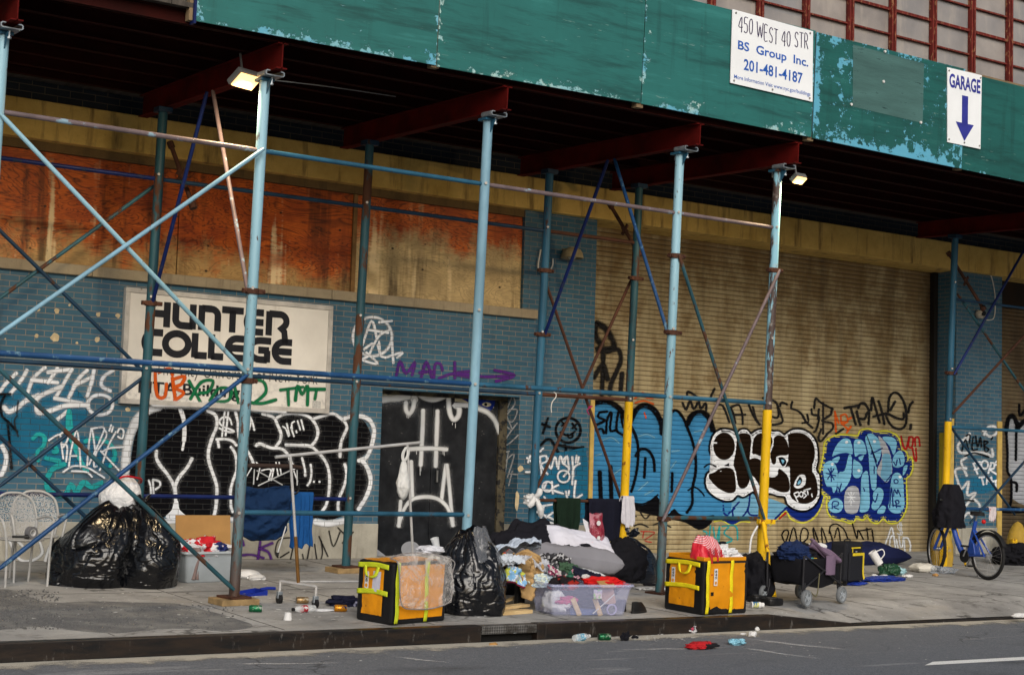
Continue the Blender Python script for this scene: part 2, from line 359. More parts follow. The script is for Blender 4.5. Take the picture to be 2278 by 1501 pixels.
def concrete(name, a, b, st, streak=.5):
    k = N(name); n1 = k.noise(2.5, 6, .65); c = k.mix(k.ramp(n1, .3, .7), a, b)
    s1 = k.noise(5, 5, .65, k.mp((1.4,1,.16))); c = k.mix(k.ramp(s1, .53, .7, 0, streak), c, st)
    n2 = k.noise(30, 4, .7); c = k.mix(k.ramp(n2, .6, .75, 0, .5), c, tuple(q*.5 for q in a))
    k.col(c); k.set(Roughness=.9); k.bump(k.math('ADD', n2, n1), .4, .012); MC[name] = k.m; return k.m
concrete('lintel_concrete', (.47,.30,.065), (.68,.46,.13), (.10,.055,.018), .8)
concrete('sill_stone', (.25,.20,.13), (.36,.30,.20), (.09,.07,.05))
concrete('base_concrete', (.25,.238,.20), (.39,.375,.32), (.12,.10,.08), .6)
XD0, XD1 = 10.18, 12.36           # door recess
XG0, XG1 = 13.62, 21.36           # large garage opening
XH0 = 22.555
VL0, VL1 = 4.82, 5.27             # lintel band
WX1 = 12.45; WV0, WV1 = 3.43, 4.72   # boarded window
DREC, GREC = .32, .5
TH = .8
w = MB()
def slab(x0, x1, v0, v1, y0=0.0, y1=TH): w.b2((x0,y0,v0), (x1,y1,v1))
slab(-20, XD0, .45, WV0-.13); slab(XD0, XD1, 2.2, WV0-.13)
slab(XD1, XG0, .45, VL0); slab(WX1, XD1+.0, WV0-.13, VL0) if WX1 < XD1 else slab(XD1, WX1, WV0-.13, WV0-.13+.001)
slab(XG1, XH0, .45, VL0); slab(30.4, 31.6, .45, VL0); slab(31.6, 60, .45, VL0)
slab(-20, 14.7, 7.6, 14); slab(40, 60, 7.6, 14); slab(14.7, 40, 12, 14)
w.build('wall', MC['brick'], BLD); w = MB(); slab(-20, 60, VL1, 7.6); w.build('upper_wall', MC['shaded_navy_brick'], BLD)
b = MB()
for x0_, x1_ in ((-20,XD0),(XD1,XG0),(XG1,XH0),(30.4,60)): b.b2((x0_,-.025,0), (x1_,TH,.45))
each(b, 'plinth', MC['base_concrete'], BLD, bevel=.01)
b = MB(); b.b2((-20,-.13,VL0), (60,TH,VL1)); b.build('concrete_lintel', MC['lintel_concrete'], BLD, bevel=.012); MB().b2((-20,.015,VL0-.10), (WX1+.05,TH,VL0-.001)).build('window_head', concrete('head_stone', (.10,.06,.02), (.17,.105,.035), (.03,.02,.01)), BLD)  # window head: shade under the lintel is put into its dark brown
b = MB()
for a_, c_ in ((-20,6.2),(6.205,9.35),(9.355,12.58)): b.b2((a_,-.07,WV0-.13), (c_,.3,WV0-.005))
b.build('window_sill', MC['sill_stone'], BLD, bevel=.012)
# plywood over the windows
def ply(name, seed, thr, gain, tan, light):
    """weathered fir plywood: red stain washed off from the bottom up, grey-brown grain, rain streaks, run-off and screws"""
    k = N(name); v = k.mp((.62,1,2.1), (seed*3.1,0,seed*1.7)); n0 = k.noise(1.25, 4, .55, v, .9)
    ring = k.math('FRACT', k.math('MULTIPLY', n0, 21)); grain = k.math('ABSOLUTE', k.math('SUBTRACT', ring, .5))
    fine = k.noise(10, 5, .65, k.mp((1,1,18))); patch = k.noise(2.2, 5, .6, k.mp((1,1,1.5), (seed,0,2)))
    lo = tuple(q*.50 for q in tan); c = k.mix(k.ramp(patch, .3, .7), lo, tan); c = k.mix(k.ramp(grain, .0, .22, .55, 0), c, tuple(q*.28 for q in tan)); c = k.mix(k.ramp(fine, .38, .66, 0, .5), c, tuple(q*.35 for q in tan))
    z = k.xyz('Object')[2]; zz = k.ramp(z, WV0, WV1); n2 = k.noise(1.6, 6, .68, k.mp((1,1,.55), (seed,0,0))); rag = k.noise(8, 4, .6, k.mp((1,1,7)))
    f = k.ramp(k.math('ADD', k.math('ADD', k.math('MULTIPLY', zz, gain), n2), k.math('MULTIPLY', k.math('SUBTRACT', rag, .5), .22)), thr, thr+.20)
    redc = k.mix(k.ramp(patch, .3, .7), (.30,.032,.003), (.80,.16,.008)); redc = k.mix(k.ramp(grain, .0, .24, .9, 0), redc, (.10,.012,.002)); redc = k.mix(k.ramp(fine, .38, .66, 0, .5), redc, (.15,.02,.003))
    c = k.mix(k.math('MULTIPLY', f, .95), c, redc)
    s1 = k.noise(3.1, 3, .6, k.mp((1,1,.07), (seed*2,0,0))); sm = k.math('ADD', s1, k.math('MULTIPLY', k.math('SUBTRACT', rag, .5), .12))
    zone = k.noise(1.1, 2, .5, k.mp((1,1,1.6), (seed*4,0,1)))
    c = k.mix(k.math('MULTIPLY', k.math('MULTIPLY', k.ramp(sm, .60, .65), k.ramp(zone, .36, .48)), k.ramp(zz, 1.0, .55, .25, light)), c, (.82,.64,.36))
    s2 = k.noise(4.5, 4, .6, k.mp((1,1,.10), (seed*5,0,0))); c = k.mix(k.math('MULTIPLY', k.ramp(s2, .52, .64), k.ramp(patch, .35, .6, .25, .75)), c, (.022,.007,.003))
    vo = k.n('TexVoronoi'); vo.inputs['Scale'].default_value = 3.6; k.l(k.mp((1,1,1.3), (seed,0,3)), vo.inputs['Vector'])
    c = k.mix(k.ramp(vo.outputs['Distance'], .05, .09, .9, 0), c, (.02,.008,.004))
    ve = k.n('TexVoronoi'); ve.inputs['Scale'].default_value = 9; ve.inputs['Randomness'].default_value = .6; k.l(k.tc.outputs['Object'], ve.inputs['Vector']); c = k.mix(k.ramp(ve.outputs['Distance'], .045, .06, .7, 0), c, (.02,.012,.008))
    k.col(c); k.set(Roughness=.5, Specular_IOR_Level=.25); k.bump(k.math('ADD', grain, fine), .2, .004); MC[name] = k.m; return k.m
ply('plywood_red', 1.0, .50, .62, (.62,.38,.14), .9); ply('plywood_tan', 2.3, .90, .85, (.74,.54,.26), .85)
MB().b2((-20,.305,WV0-.13), (WX1,.5,VL0-.12)).build('window_backing', pm('dark_void', (.004,.004,.004), .95), BLD)  # added dark slab that keeps light from leaking through the board gaps
wf = MB(); x_strip = wl(1166,600)[0]
x_j1 = wl(788,560)[0]
for i, (a_, c_, mt) in enumerate(((-8,2.4,'plywood_red'),(2.412,4.84,'plywood_red'),(4.852,7.28,'plywood_red'),(7.293,x_j1-.01,'plywood_red'),(x_j1+.05,x_strip,'plywood_tan'))):
    o = MB().b2((a_,.06+.004*(i%2),WV0), (c_,.085,WV1-.004)).build('plywood_board', MC[mt], BLD, bevel=.003)
    if i > 2: o['label'] = ('wide orange stained plywood board' if i == 3 else 'paler plywood board with grey weathered lower half')
b = MB(); b.b2((x_j1-.008,.035,WV0), (x_j1+.048,.085,WV1-.004)); b.b2((x_strip+.01,.03,WV0), (x_strip+.075,.085,WV1-.004)); b.b2((x_strip+.075,.0,WV0), (WX1,.3,WV1-.004))
each(b, 'window_batten', pm('old_timber', (.22,.12,.045), .8, .4, 8, .3, 30), BLD)
# double door in its recess
dk = N('black_door_paint'); n1 = dk.noise(5, 5, .65); n2 = dk.noise(26, 5, .7)
c = dk.mix(dk.ramp(n1, .3, .7), (.006,.007,.009), (.020,.022,.026)); c = dk.mix(dk.math('MULTIPLY', dk.ramp(n2, .66, .70), dk.ramp(n1, .5, .65)), c, (.5,.48,.44))
dk.col(c); dk.set(Roughness=.5, Specular_IOR_Level=.12); dk.bump(n2, .1, .004)
DR = MB(); xm = wl(960,1000,-DREC)[0]
for i, (a_, c_) in enumerate(((XD0+.004,xm-.004),(xm+.004,XD1-.14))):
    d = MB().b2((a_,DREC,.02), (c_,DREC+.05,2.15)).build('door', dk.m, BLD, bevel=.006)
    if i == 1: MB().b2((a_+.06,DREC-.05,1.0), (a_+.085,DREC-.03,1.16)).build('handle', pm('steel_worn', (.3,.3,.3), .4, metal=.8), d)
df = pm('door_frame_paint', (.10,.085,.055), .7, .5, 6, wear=(.02,.02,.02), wthr=.5)
b = MB(); b.b2((XD0,DREC-.02,2.15), (XD1,TH,2.2)); b.b2((XD1-.135,DREC-.03,0), (XD1-.002,DREC+.06,2.15)); b.build('door_frame', df, BLD)
MB().b2((XD0,-.01,-.02), (XD1,DREC,.015)).build('door_step', MC['base_concrete'], BLD)
MB().b2((XD0,DREC+.06,0), (XD1,TH,2.2)).build('door_backing', pm('dark_void', (.004,.004,.004), .95), BLD)
# roller shutters
SL, AMP = .072, .011
def sprof(v):                       # how far a slat stands out at height v
    t = (v/SL) % 1.0
    return AMP*(1-abs(2*t-1)**5) if t > .0 else 0
k = N('galvanised_shutter'); n1 = k.noise(2.0, 5, .6, k.mp((1.3,1,.25))); n2 = k.noise(.8, 5, .6); z = k.xyz('Object')[2]
a_ = k.n('SeparateXYZ'); k.l(k.tc.outputs['Object'], a_.inputs[0])
c = k.mix(k.ramp(n1, .35, .65), (.25,.19,.095), (.44,.365,.215))
rs = k.noise(3.2, 5, .7, k.mp((.9,1,.6))); slat = k.n('TexWhiteNoise'); slat.noise_dimensions = '1D'; k.l(k.math('FLOOR', k.math('DIVIDE', a_.outputs[2], SL)), slat.inputs['W'])
f = k.math('ADD', k.math('ADD', rs, k.math('MULTIPLY', k.math('SUBTRACT', slat.outputs[0], .5), .09)), k.ramp(a_.outputs[2], 2.2, 4.8, -.05, .22))
c = k.mix(k.ramp(f, .52, .70, 0, .62), c, (.145,.075,.017))
st = k.noise(6, 4, .65, k.mp((1,1,.05))); c = k.mix(k.ramp(st, .52, .7, 0, .5), c, (.10,.075,.05))
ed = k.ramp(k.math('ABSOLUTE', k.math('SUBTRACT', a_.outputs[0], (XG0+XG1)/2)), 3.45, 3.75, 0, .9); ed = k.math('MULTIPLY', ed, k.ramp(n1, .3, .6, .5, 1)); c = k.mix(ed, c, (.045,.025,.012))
tq = k.math('FRACT', k.math('DIVIDE', a_.outputs[2], SL)); gr_ = k.ramp(k.math('ABSOLUTE', k.math('SUBTRACT', tq, .5)), .40, .49); c = k.mix(k.math('MULTIPLY', gr_, .8), c, (.03,.024,.018))
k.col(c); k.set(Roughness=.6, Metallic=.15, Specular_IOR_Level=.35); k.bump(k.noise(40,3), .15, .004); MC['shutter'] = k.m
def shutter(x0, x1, v0, v1, label):
    mb = MB(); zs = [v0]; n = int((v1-v0)/SL)
    lv = []
    for i in range(int(v0/SL), int(v1/SL)+1):
        for t in (0, .04, .12, .3, .5, .7, .88, .96):
            v = (i+t)*SL
            if v0 <= v <= v1: lv.append(v)
    vs = []; fs = []
    for v in lv: vs += [(x0, GREC-sprof(v), v), (x1, GREC-sprof(v), v)]
    for i in range(len(lv)-1): fs.append((2*i, 2*i+1, 2*i+3, 2*i+2))
    mb.add(vs, fs); o = mb.build('roller_shutter', MC['shutter'], BLD, smooth=True); o['label'] = label
    gm = pm('guide_black', (.012,.011,.010), .7)
    q = MB()
    for xx in (x0, x1): q.b2((xx-.045,GREC-.11,0), (xx+.045,GREC+.02,v1))
    each(q, 'guide_rail', gm, o)
    return o
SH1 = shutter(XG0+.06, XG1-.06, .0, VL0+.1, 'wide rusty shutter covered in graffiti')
SH2 = shutter(XH0+.06, 30.3, .0, wl(2278,690,-GREC)[1]+.1, 'second pale shutter at the right')
b = MB(); b.b2((XH0,GREC-.2,wl(2278,690,-GREC)[1]), (30.4,TH,VL0+.05)); b.build('shutter_hood', pm('hood_rust', (.016,.009,.005), .75, .5, 4), BLD)
MB().b2((XG0,GREC+.12,0), (XG1,TH,VL0)).build('shutter_backing', MC['dark_void'], BLD); MB().b2((XH0,GREC+.12,0), (30.4,TH+.01,VL0)).build('shutter_backing', MC['dark_void'], BLD)
# yellow corner guards of the garage openings
ty = pm('yellow_timber', (.52,.36,.10), .7, .25, 8, .15, 30, wear=(.25,.2,.12), wthr=.66)
def guard(px0, px1, pyt, pyb, off=.03, mt=ty, yb=None):
    a_, vt = wl(px0, pyt, off); c_, _ = wl(px1, pyt, off); vb = max(.02, wl(px0, pyb, off)[1])
    return MB().b2((a_,-off,vb), (c_,-off+.026,vt)).build('corner_guard', mt, BLD, bevel=.003)
guard(1315.5, 1324, 889, 1240); guard(2111, 2123, 930, 1180); guard(2220, 2230, 937, 1190)
yp = pm('yellow_board', (.37,.31,.03), .6, .35, 4, wear=(.08,.07,.02), wthr=.66)
y0, y1 = .06, .46; vt = wl(2100,935)[1]
MB().b2((XG1-.022,y0,.0), (XG1-.001,y1-.13,2.05)).build('corner_guard', yp, BLD)['label'] = 'dull yellow board on the side of the pier'
# upper steel windows with obscured glass
k = N('obscured_glass'); n1 = k.noise(1.5, 5, .6); n2 = k.noise(70, 2, .5)
wn = k.n('TexWhiteNoise'); wn.noise_dimensions = '2D'; a_ = k.xyz('Object'); cb = k.n('CombineXYZ'); k.l(k.math('FLOOR', k.math('ADD', a_[0], .77+.5)), cb.inputs[0]); k.l(k.math('FLOOR', k.math('DIVIDE', a_[2], .43)), cb.inputs[1]); k.l(cb.outputs[0], wn.inputs['Vector'])
c = k.mix(k.ramp(n1, .3, .7), (.20,.18,.17), (.34,.30,.27)); c = k.mix(k.ramp(wn.outputs[0], 0, 1, 0, .5), c, (.17,.19,.22))
c = k.mix(k.ramp(k.noise(5,4,.6,k.mp((1,1,.2))), .55, .75, 0, .5), c, (.42,.37,.31))
k.col(c); k.set(Roughness=.35, Specular_IOR_Level=.5); k.bump(n2, .35, .006); glass = k.m
UW = MB().b2((14.7,.12,7.6), (40,.14,12)).build('window', glass, BLD)
red = pm('red_window_paint', (.13,.016,.012), .7, .5, 6, .2, 30, wear=(.26,.12,.06), wthr=.56, wsc=14, stretch=(3,1,.6))
m1 = MB(); m2 = MB()
for i in range(-3, 23):
    x = 16.77+1.005*i
    if 14.7 < x < 40: m1.b2((x-.055,.02,7.6), (x+.055,.11,12)); m1.b2((x-.02,-.012,7.6), (x+.02,.019,12))
    x += .5
for i in range(0, 11):
    v = 7.82+.43*i; th = .024 if i % 2 else .014
    m2.b2((14.7,.06,v-th), (40,.115,v+th))
each(m1, 'mullion', red, UW, 2, bevel=.006); each(m2, 'glazing_bar', red, UW)
# small plaster patches where fixings were torn out
pb = MB(); rr = random.Random(5)
for zx, zy, r_ in ((255,568,12),(378,576,17),(462,535,8),(655,597,16),(785,606,15),(243,740,13),(366,752,28),(648,763,20),(512,787,9),(35,760,6),(850,1230,16),(700,1005,12)):
    u, v = wl(zx/2.997, 500+zy/2.997); r0 = r_/2.997/190
    pts = [(u+math.cos(q/14*6.283)*r0*rr.uniform(.75,1.25), v+math.sin(q/14*6.283)*r0*rr.uniform(.7,1.2)) for q in range(14)]
    pb.add([(x,-.004,z) for x, z in pts], [tuple(range(14))])
for zx, zy, rx_, ry_ in ((1268,722,30,28),(1238,985,24,90)):
    u, v = wl(820+zx/3.7528, 850+zy/3.7528); 
    pts = [(u+math.cos(q/14*6.283)*rx_/3.75/170*rr.uniform(.75,1.25), v+math.sin(q/14*6.283)*ry_/3.75/170*rr.uniform(.7,1.2)) for q in range(14)]
    pb.add([(x,-.004,z) for x, z in pts], [tuple(range(14))])
each(pb, 'plaster_patch', pm('plaster', (.55,.45,.28), .9, .3, 20), BLD)
# ================================================================== SIDEWALK SHED
FY, BY, HY = 14.0, 16.5, 13.6
SHED = thing('sidewalk_shed', 'steel pipe sidewalk shed with light blue posts and peeling green plywood parapet', 'sidewalk shed', (13.0,15.2,0))
paint_l = pm('pale_blue_paint', (.20,.36,.46), .5, .35, 3, .15, 40, wear=(.085,.04,.022), wthr=.63, wsc=6, stretch=(1,1,.35))
paint_m = pm('mid_blue_paint', (.022,.095,.16), .5, .45, 3, .15, 40, wear=(.07,.032,.02), wthr=.60, wsc=6, stretch=(1,1,.35))
paint_d = pm('dark_blue_paint', (.009,.032,.065), .5, .4, 3, .1, 40, wear=(.05,.025,.016), wthr=.60, wsc=7, stretch=(1,1,.4))
paint_u = pm('ultramarine_paint', (.004,.013,.085), .45, .4, 3, wear=(.02,.03,.06), wthr=.6, wsc=8)
paint_g = pm('blue_green_paint', (.022,.078,.10), .5, .5, 3, .15, 40, wear=(.07,.03,.016), wthr=.53, wsc=5, stretch=(1,1,.35))
rail_b = pm('rail_blue', (.011,.055,.155), .45, .3, 3, wear=(.10,.19,.26), wthr=.58, wsc=9)
rail_p = pm('rail_mauve', (.14,.105,.11), .5, .35, 5, .1, 60, wear=(.22,.33,.4), wthr=.6, wsc=5)
rust = pm('rusty_steel', (.065,.026,.015), .75, .45, 8, .3, 40)
yel = pm('yellow_paint', (.70,.42,.008), .45, .25, 3, .1, 40, wear=(.20,.075,.012), wthr=.59, wsc=9, stretch=(1,1,.5))
galv = pm('galvanised', (.32,.36,.40), .4, .3, 12, metal=.6)
redb = pm('red_beam_paint', (.085,.004,.003), .75, .6, 2.5, .1, 30, spec=.1)
bolt = pm('bolt_steel', (.3,.28,.26), .5, metal=.6)
def post(x, y, z1, mt, yb=0, ztop=True, wood=False):
    q = MB().tube([(x,y,.02+(.06 if wood else 0)),(x,y,z1)], .052, 20)
    p = q.build('post', mt, SHED, smooth=True)
    zb = .06 if wood else .0
    MB().box((x,y,zb+.01), (.24,.24,.02), .2).build('base_plate', rust, p, bevel=.003)
    if wood: MB().box((x,y,.03), (.40,.28,.058), .1).build('timber_pad', pm('pad_timber', (.28,.19,.09), .85, .4, 8, .3, 30), p, bevel=.004)
    if yb: MB().tube([(x,y,.03),(x,y,yb)], .0565, 20).build('yellow_sleeve', yel, p, smooth=True)
    b = MB()
    for zz in (4.36, 2.24, .87, 3.02):
        b.tube([(x-.02,y-.05,zz),(x-.028,y-.066,zz)], .016, 6)
    each(b, 'bolt', bolt, p)
    return p
fx = [3.87, 6.39, 8.98, 11.63, 13.17, 19.35]
fmats = [paint_l, paint_l, paint_l, paint_l, paint_g, paint_l]
k = N('post_faded'); z = k.xyz('Object')[2]
n1 = k.noise(4, 5, .65, k.mp((1,1,.3))); n2 = k.noise(16, 5, .7, k.mp((1,1,.4)))
c = k.mix(k.ramp(k.math('ADD', z, k.math('MULTIPLY', n1, 1.5)), .9, 4.6), (.025,.105,.125), (.25,.44,.53)); c = k.mix(k.ramp(k.math('SUBTRACT', n2, k.ramp(z, 0, 5, 0, .11)), .53, .57), c, (.07,.033,.02))
c = k.mix(k.ramp(n1, .55, .7, 0, .4), c, (.27,.46,.58)); c = k.mix(k.math('MULTIPLY', k.ramp(z, 1.6, .1, 0, 1), k.ramp(n1, .42, .58)), c, (.06,.03,.02)); k.col(c); k.set(Roughness=.5); MC['post_faded'] = k.m
k.bump(n2, .15, .004)
k = N('post_stripped'); n1 = k.noise(5, 5, .7, k.mp((1.5,1.5,.35))); c = k.mix(k.ramp(n1, .47, .53), (.20,.42,.52), (.05,.028,.022)); c = k.mix(k.ramp(k.noise(9,4,.6), .55, .7, 0, .6), c, (.4,.38,.34)); k.col(c); k.set(Roughness=.6); MC['post_stripped'] = k.m
fm = ['post_faded', 'post_faded', None, 'post_faded', 'post_stripped', 'post_faded']
for i, x in enumerate(fx):
    post(x, FY, 5.03, MC[fm[i]] if fm[i] else paint_l, 2.16 if i == 4 else 0, True, i == 1)
bx = [3.75, 6.34, 8.93, 11.56, 13.03, 19.32]
bmt = [paint_g, paint_g, paint_g, paint_m, paint_g, paint_m]
for i, x in enumerate(bx): post(x, BY, 5.05, bmt[i], 2.2 if i in (4, 5) else 0, True, i == 2)
# beams with flange, cap saddle and jack screws
for i, x in enumerate(fx):
    xb = x+.02; y0, y1 = 13.68, 17.3; z0, z1 = 5.11, 5.36
    b = MB(); b.b2((xb-.006,y0,z0), (xb+.006,y1,z1)); b.b2((xb-.055,y0,z0), (xb+.055,y1,z0+.012)); b.b2((xb-.055,y0,z1-.012), (xb+.055,y1,z1))
    bo = b.build('beam', redb, SHED)
    c = MB()   # saddle: a flattened channel under the beam
    prof = [(-.085,0),(.085,0),(.10,.012),(.10,.04),(.085,.052),(.05,.052),(.05,.042),(.08,.042),(.088,.036),(.088,.016),(.08,.01),(-.08,.01),(-.088,.016),(-.088,.036),(-.08,.042),(-.05,.042),(-.05,.052),(-.085,.052),(-.10,.04),(-.10,.012)]
    c.prism(prof, .20, Matrix.Translation((xb,FY+.02,5.062)) @ Matrix.Rotation(R(90), 4, 'X'))
    c.build('saddle_cap', galv, bo)
    c = MB().b2((x-.07,FY-.07,5.03), (x+.07,FY+.09,5.058)); 
    c.add([(x-.004,FY-.05,4.9),(x+.004,FY-.05,4.9),(x+.004,FY-.05,5.04),(x-.004,FY-.05,5.04),(x-.004,FY-.15,5.04),(x+.004,FY-.15,5.04)], [(0,1,2,3),(0,3,4),(1,5,2),(0,4,5,1),(3,2,5,4)])
    c.build('gusset', paint_m, bo)
    c = MB(); c.tube([(xb,FY-.11,5.06),(xb,FY-.11,4.99)], .011, 8); c.tube([(xb,FY-.11,5.0),(xb,FY-.11,4.985)], .02, 6); c.tube([(xb,FY+.11,5.06),(xb,FY+.11,4.98)], .011, 8); each(c, 'jack_screw', galv, bo, 1)
    c = MB().b2((bx[i]-.08,BY-.08,5.05), (bx[i]+.08,BY+.08,5.105)).build('saddle_cap', paint_d, bo)
# joists and deck boards
jd = pm('joist_paint', (.025,.004,.003), .8, .4, 3, spec=.08)
for y in (13.75, 14.35, 14.95, 15.55, 16.15, 16.75, 17.25):
    b = MB(); b.b2((1,y-.005,5.37), (32,y+.005,5.5)); b.b2((1,y-.04,5.37), (32,y+.04,5.38)); b.b2((1,y-.04,5.49), (32,y+.04,5.5)); b.build('joist', jd, SHED)
k = N('deck_plank'); n1 = k.noise(3, 5, .6, k.mp((6,.5,1))); k.col(k.mix(k.ramp(n1, .3, .7), (.02,.016,.012), (.075,.062,.05))); k.set(Roughness=.9)
b = MB()
for i in range(124):
    x = 1+.25*i
    if x > 31.8: break
    b.b2((x+.004,13.62,5.505), (x+.246,18.195,5.55))
b.build('deck_boards', k.m, SHED)
# rails
def rail(pts, mt, r=.024): return MB().tube(pts, r, 12).build('rail', mt, SHED, smooth=True)
FR = FY-.055
def spans(xs, y, z, mts, r=.024, rise=0):
    for i in range(len(xs)-1):
        a, b = xs[i], xs[i+1]; d = .045
        m_ = MB(); m_.tube([(a+d,y,z),(a+d+.06,y,z),(b-d-.06,y,z),(b-d,y,z)], [r*.8,r,r,r*.8], 12)
        for xx in (a, b): m_.box((xx+(d-.005 if xx == a else -d+.005),y,z), (.05,.012,.05))
        m_.build('rail', mts[i % len(mts)], SHED, smooth=True)
spans(fx[:5], FY, 4.355, [rail_p, paint_m, rail_p, rail_p]); spans(fx[:5], FY, 2.24, [rail_b, rail_b, paint_m, paint_m], .027)
spans([1.3]+fx[:1], FY, 4.355, [rail_p]); spans([1.3]+fx[:1], FY, 2.24, [rail_b], .027)
spans(fx[1:3], FY, .872, [paint_m]); spans(fx[3:5], FY, .862, [paint_g])
spans(bx[:5], BY, 4.315, [paint_u, paint_d, paint_d, rust]); spans(bx[:5], BY, 2.225, [paint_d, paint_d, paint_d, rust]); spans(bx[:3], BY, .855, [paint_u]); spans(bx[3:5], BY, .88, [rust], .02)
spans([19.32,22.4], BY, 2.12, [paint_m]); spans([19.32,22.4], BY, .86, [rail_b]); spans([19.32,22.4], BY, 4.1, [paint_d], .02)
# braces
def br(px0, py0, px1, py1, y, mt, r=.021, rev=False):
    a, b = fp(px0,py0,y), fp(px1,py1,y); d = (b-a).normalized()
    m_ = MB().tube([a-d*.03, a+d*.05, b-d*.05, b+d*.03], [r*.7,r,r,r*.7], 10); return m_.build('brace', mt, SHED, smooth=True)
f1, f2 = FY-.075, FY-.115
br(5,258,548,830,f1,MC['post_faded']); br(582,335,0,742,f2,paint_l); br(548,835,0,1263,f1,rail_b); br(0,822,516,1307,f2,paint_g)
b1, b2 = BY+.07, BY+.115
br(-120,395,314,822,b1,paint_d); br(344,413,0,663,b2,paint_g); br(327,833,0,1080,b1,paint_d); br(-60,915,325,1275,b2,paint_d)
br(1512,572,1699,1150,f1,paint_g); br(1733,605,1476,1154,f2,rail_p)
br(1219,643,1382,1112,b1,rust); br(1404,623,1195,1085,b2,rust)
b3 = BY-.075
br(2132,657,2278,868,b1,paint_g); br(2278,747,2122,917,b3,rust); br(2118,953,2256,1142,b1,paint_d); br(2300,1003,2160,1160,b3,paint_d)
br(2290,535,2124,830,b3,paint_u)
# knee braces from the beams down to the posts
def knee(x, yb, zt, ypost, zp, mt, xo=.05):
    a = Vector((x+xo,yb,zt)); b = Vector((x+xo,ypost,zp)); d = (b-a).normalized()
    MB().tube([a, a+d*.05, b-d*.05, b], [.017,.022,.022,.017], 10).build('brace', mt, SHED, smooth=True)
zf = fp(563,648,FY).z; zb = fp(338,675,BY).z
knee(6.36, 15.2, 5.11, FY+.04, zf, rail_p, .0); knee(6.36, 15.3, 5.11, BY-.04, zb, paint_u, -.02)
knee(11.6, 15.2, 5.11, FY+.04, fp(1490,738,FY).z, rail_b, .0); knee(11.6, 15.3, 5.11, BY-.04, fp(1200,745,BY).z, paint_u, -.02)
# couplers
def coupler(x, y, z, wing=.09):
    b = MB().tube([(x,y,z-.028),(x,y,z+.028)], .068, 14); b.box((x+wing*.6,y-.02,z), (wing*1.4,.05,.045)); b.box((x-wing*.6,y-.02,z), (wing*1.3,.05,.045))
    b.tube([(x+wing*1.1,y-.06,z),(x+wing*1.1,y+.03,z)], .014, 6); b.tube([(x-wing*1.0,y-.06,z),(x-wing*1.0,y+.03,z)], .014, 6)
    b.build('coupler', rust, SHED, bevel=.003)
coupler(fx[1], FY, zf); coupler(fx[3], FY, fp(1500,740,FY).z); coupler(fx[3], FY, fp(1505,570,FY).z); coupler(fx[4], FY, fp(1725,602,FY).z); coupler(fx[1], FY, 2.13, .07)
coupler(bx[1], BY, zb); coupler(bx[3], BY, fp(1205,744,BY).z); coupler(bx[3], BY, fp(1212,602,BY).z); coupler(bx[4], BY, fp(1410,619,BY).z); coupler(bx[5], BY, fp(2118,830,BY).z)
coupler(fx[3], FY, .85, .06)
q = MB().tube([(fx[4],FY,.80),(fx[4],FY,.86)], .075, 14); q.box((fx[4],FY-.06,.83), (.26,.05,.055)); q.build('coupler', yel, SHED, bevel=.003)
# rusty wall ties with wing nuts
for (xa,ya,xb,yb,nx) in ((381,325,428,455,(412,398)),(1360,460,1420,562,(1390,505)),(2112,566,2186,684,(2158,640))):
    a, b = fp(xa,ya,16.9), fp(xb,yb,16.62); c = (a+b)/2; d = (b-a).normalized()
    m_ = MB().tube([a, b], .026, 10); m_.tube([b-d*.02, b+d*.05], .045, 10); m_.tube([a-d*.05, a+d*.02], .04, 10); m_.box(c, (.16,.02,.06), .4, None, .3, .4); m_.box(c, (.05,.02,.16), .4, None, .3, .4)
    m_.build('wall_tie', rust, SHED, smooth=True)
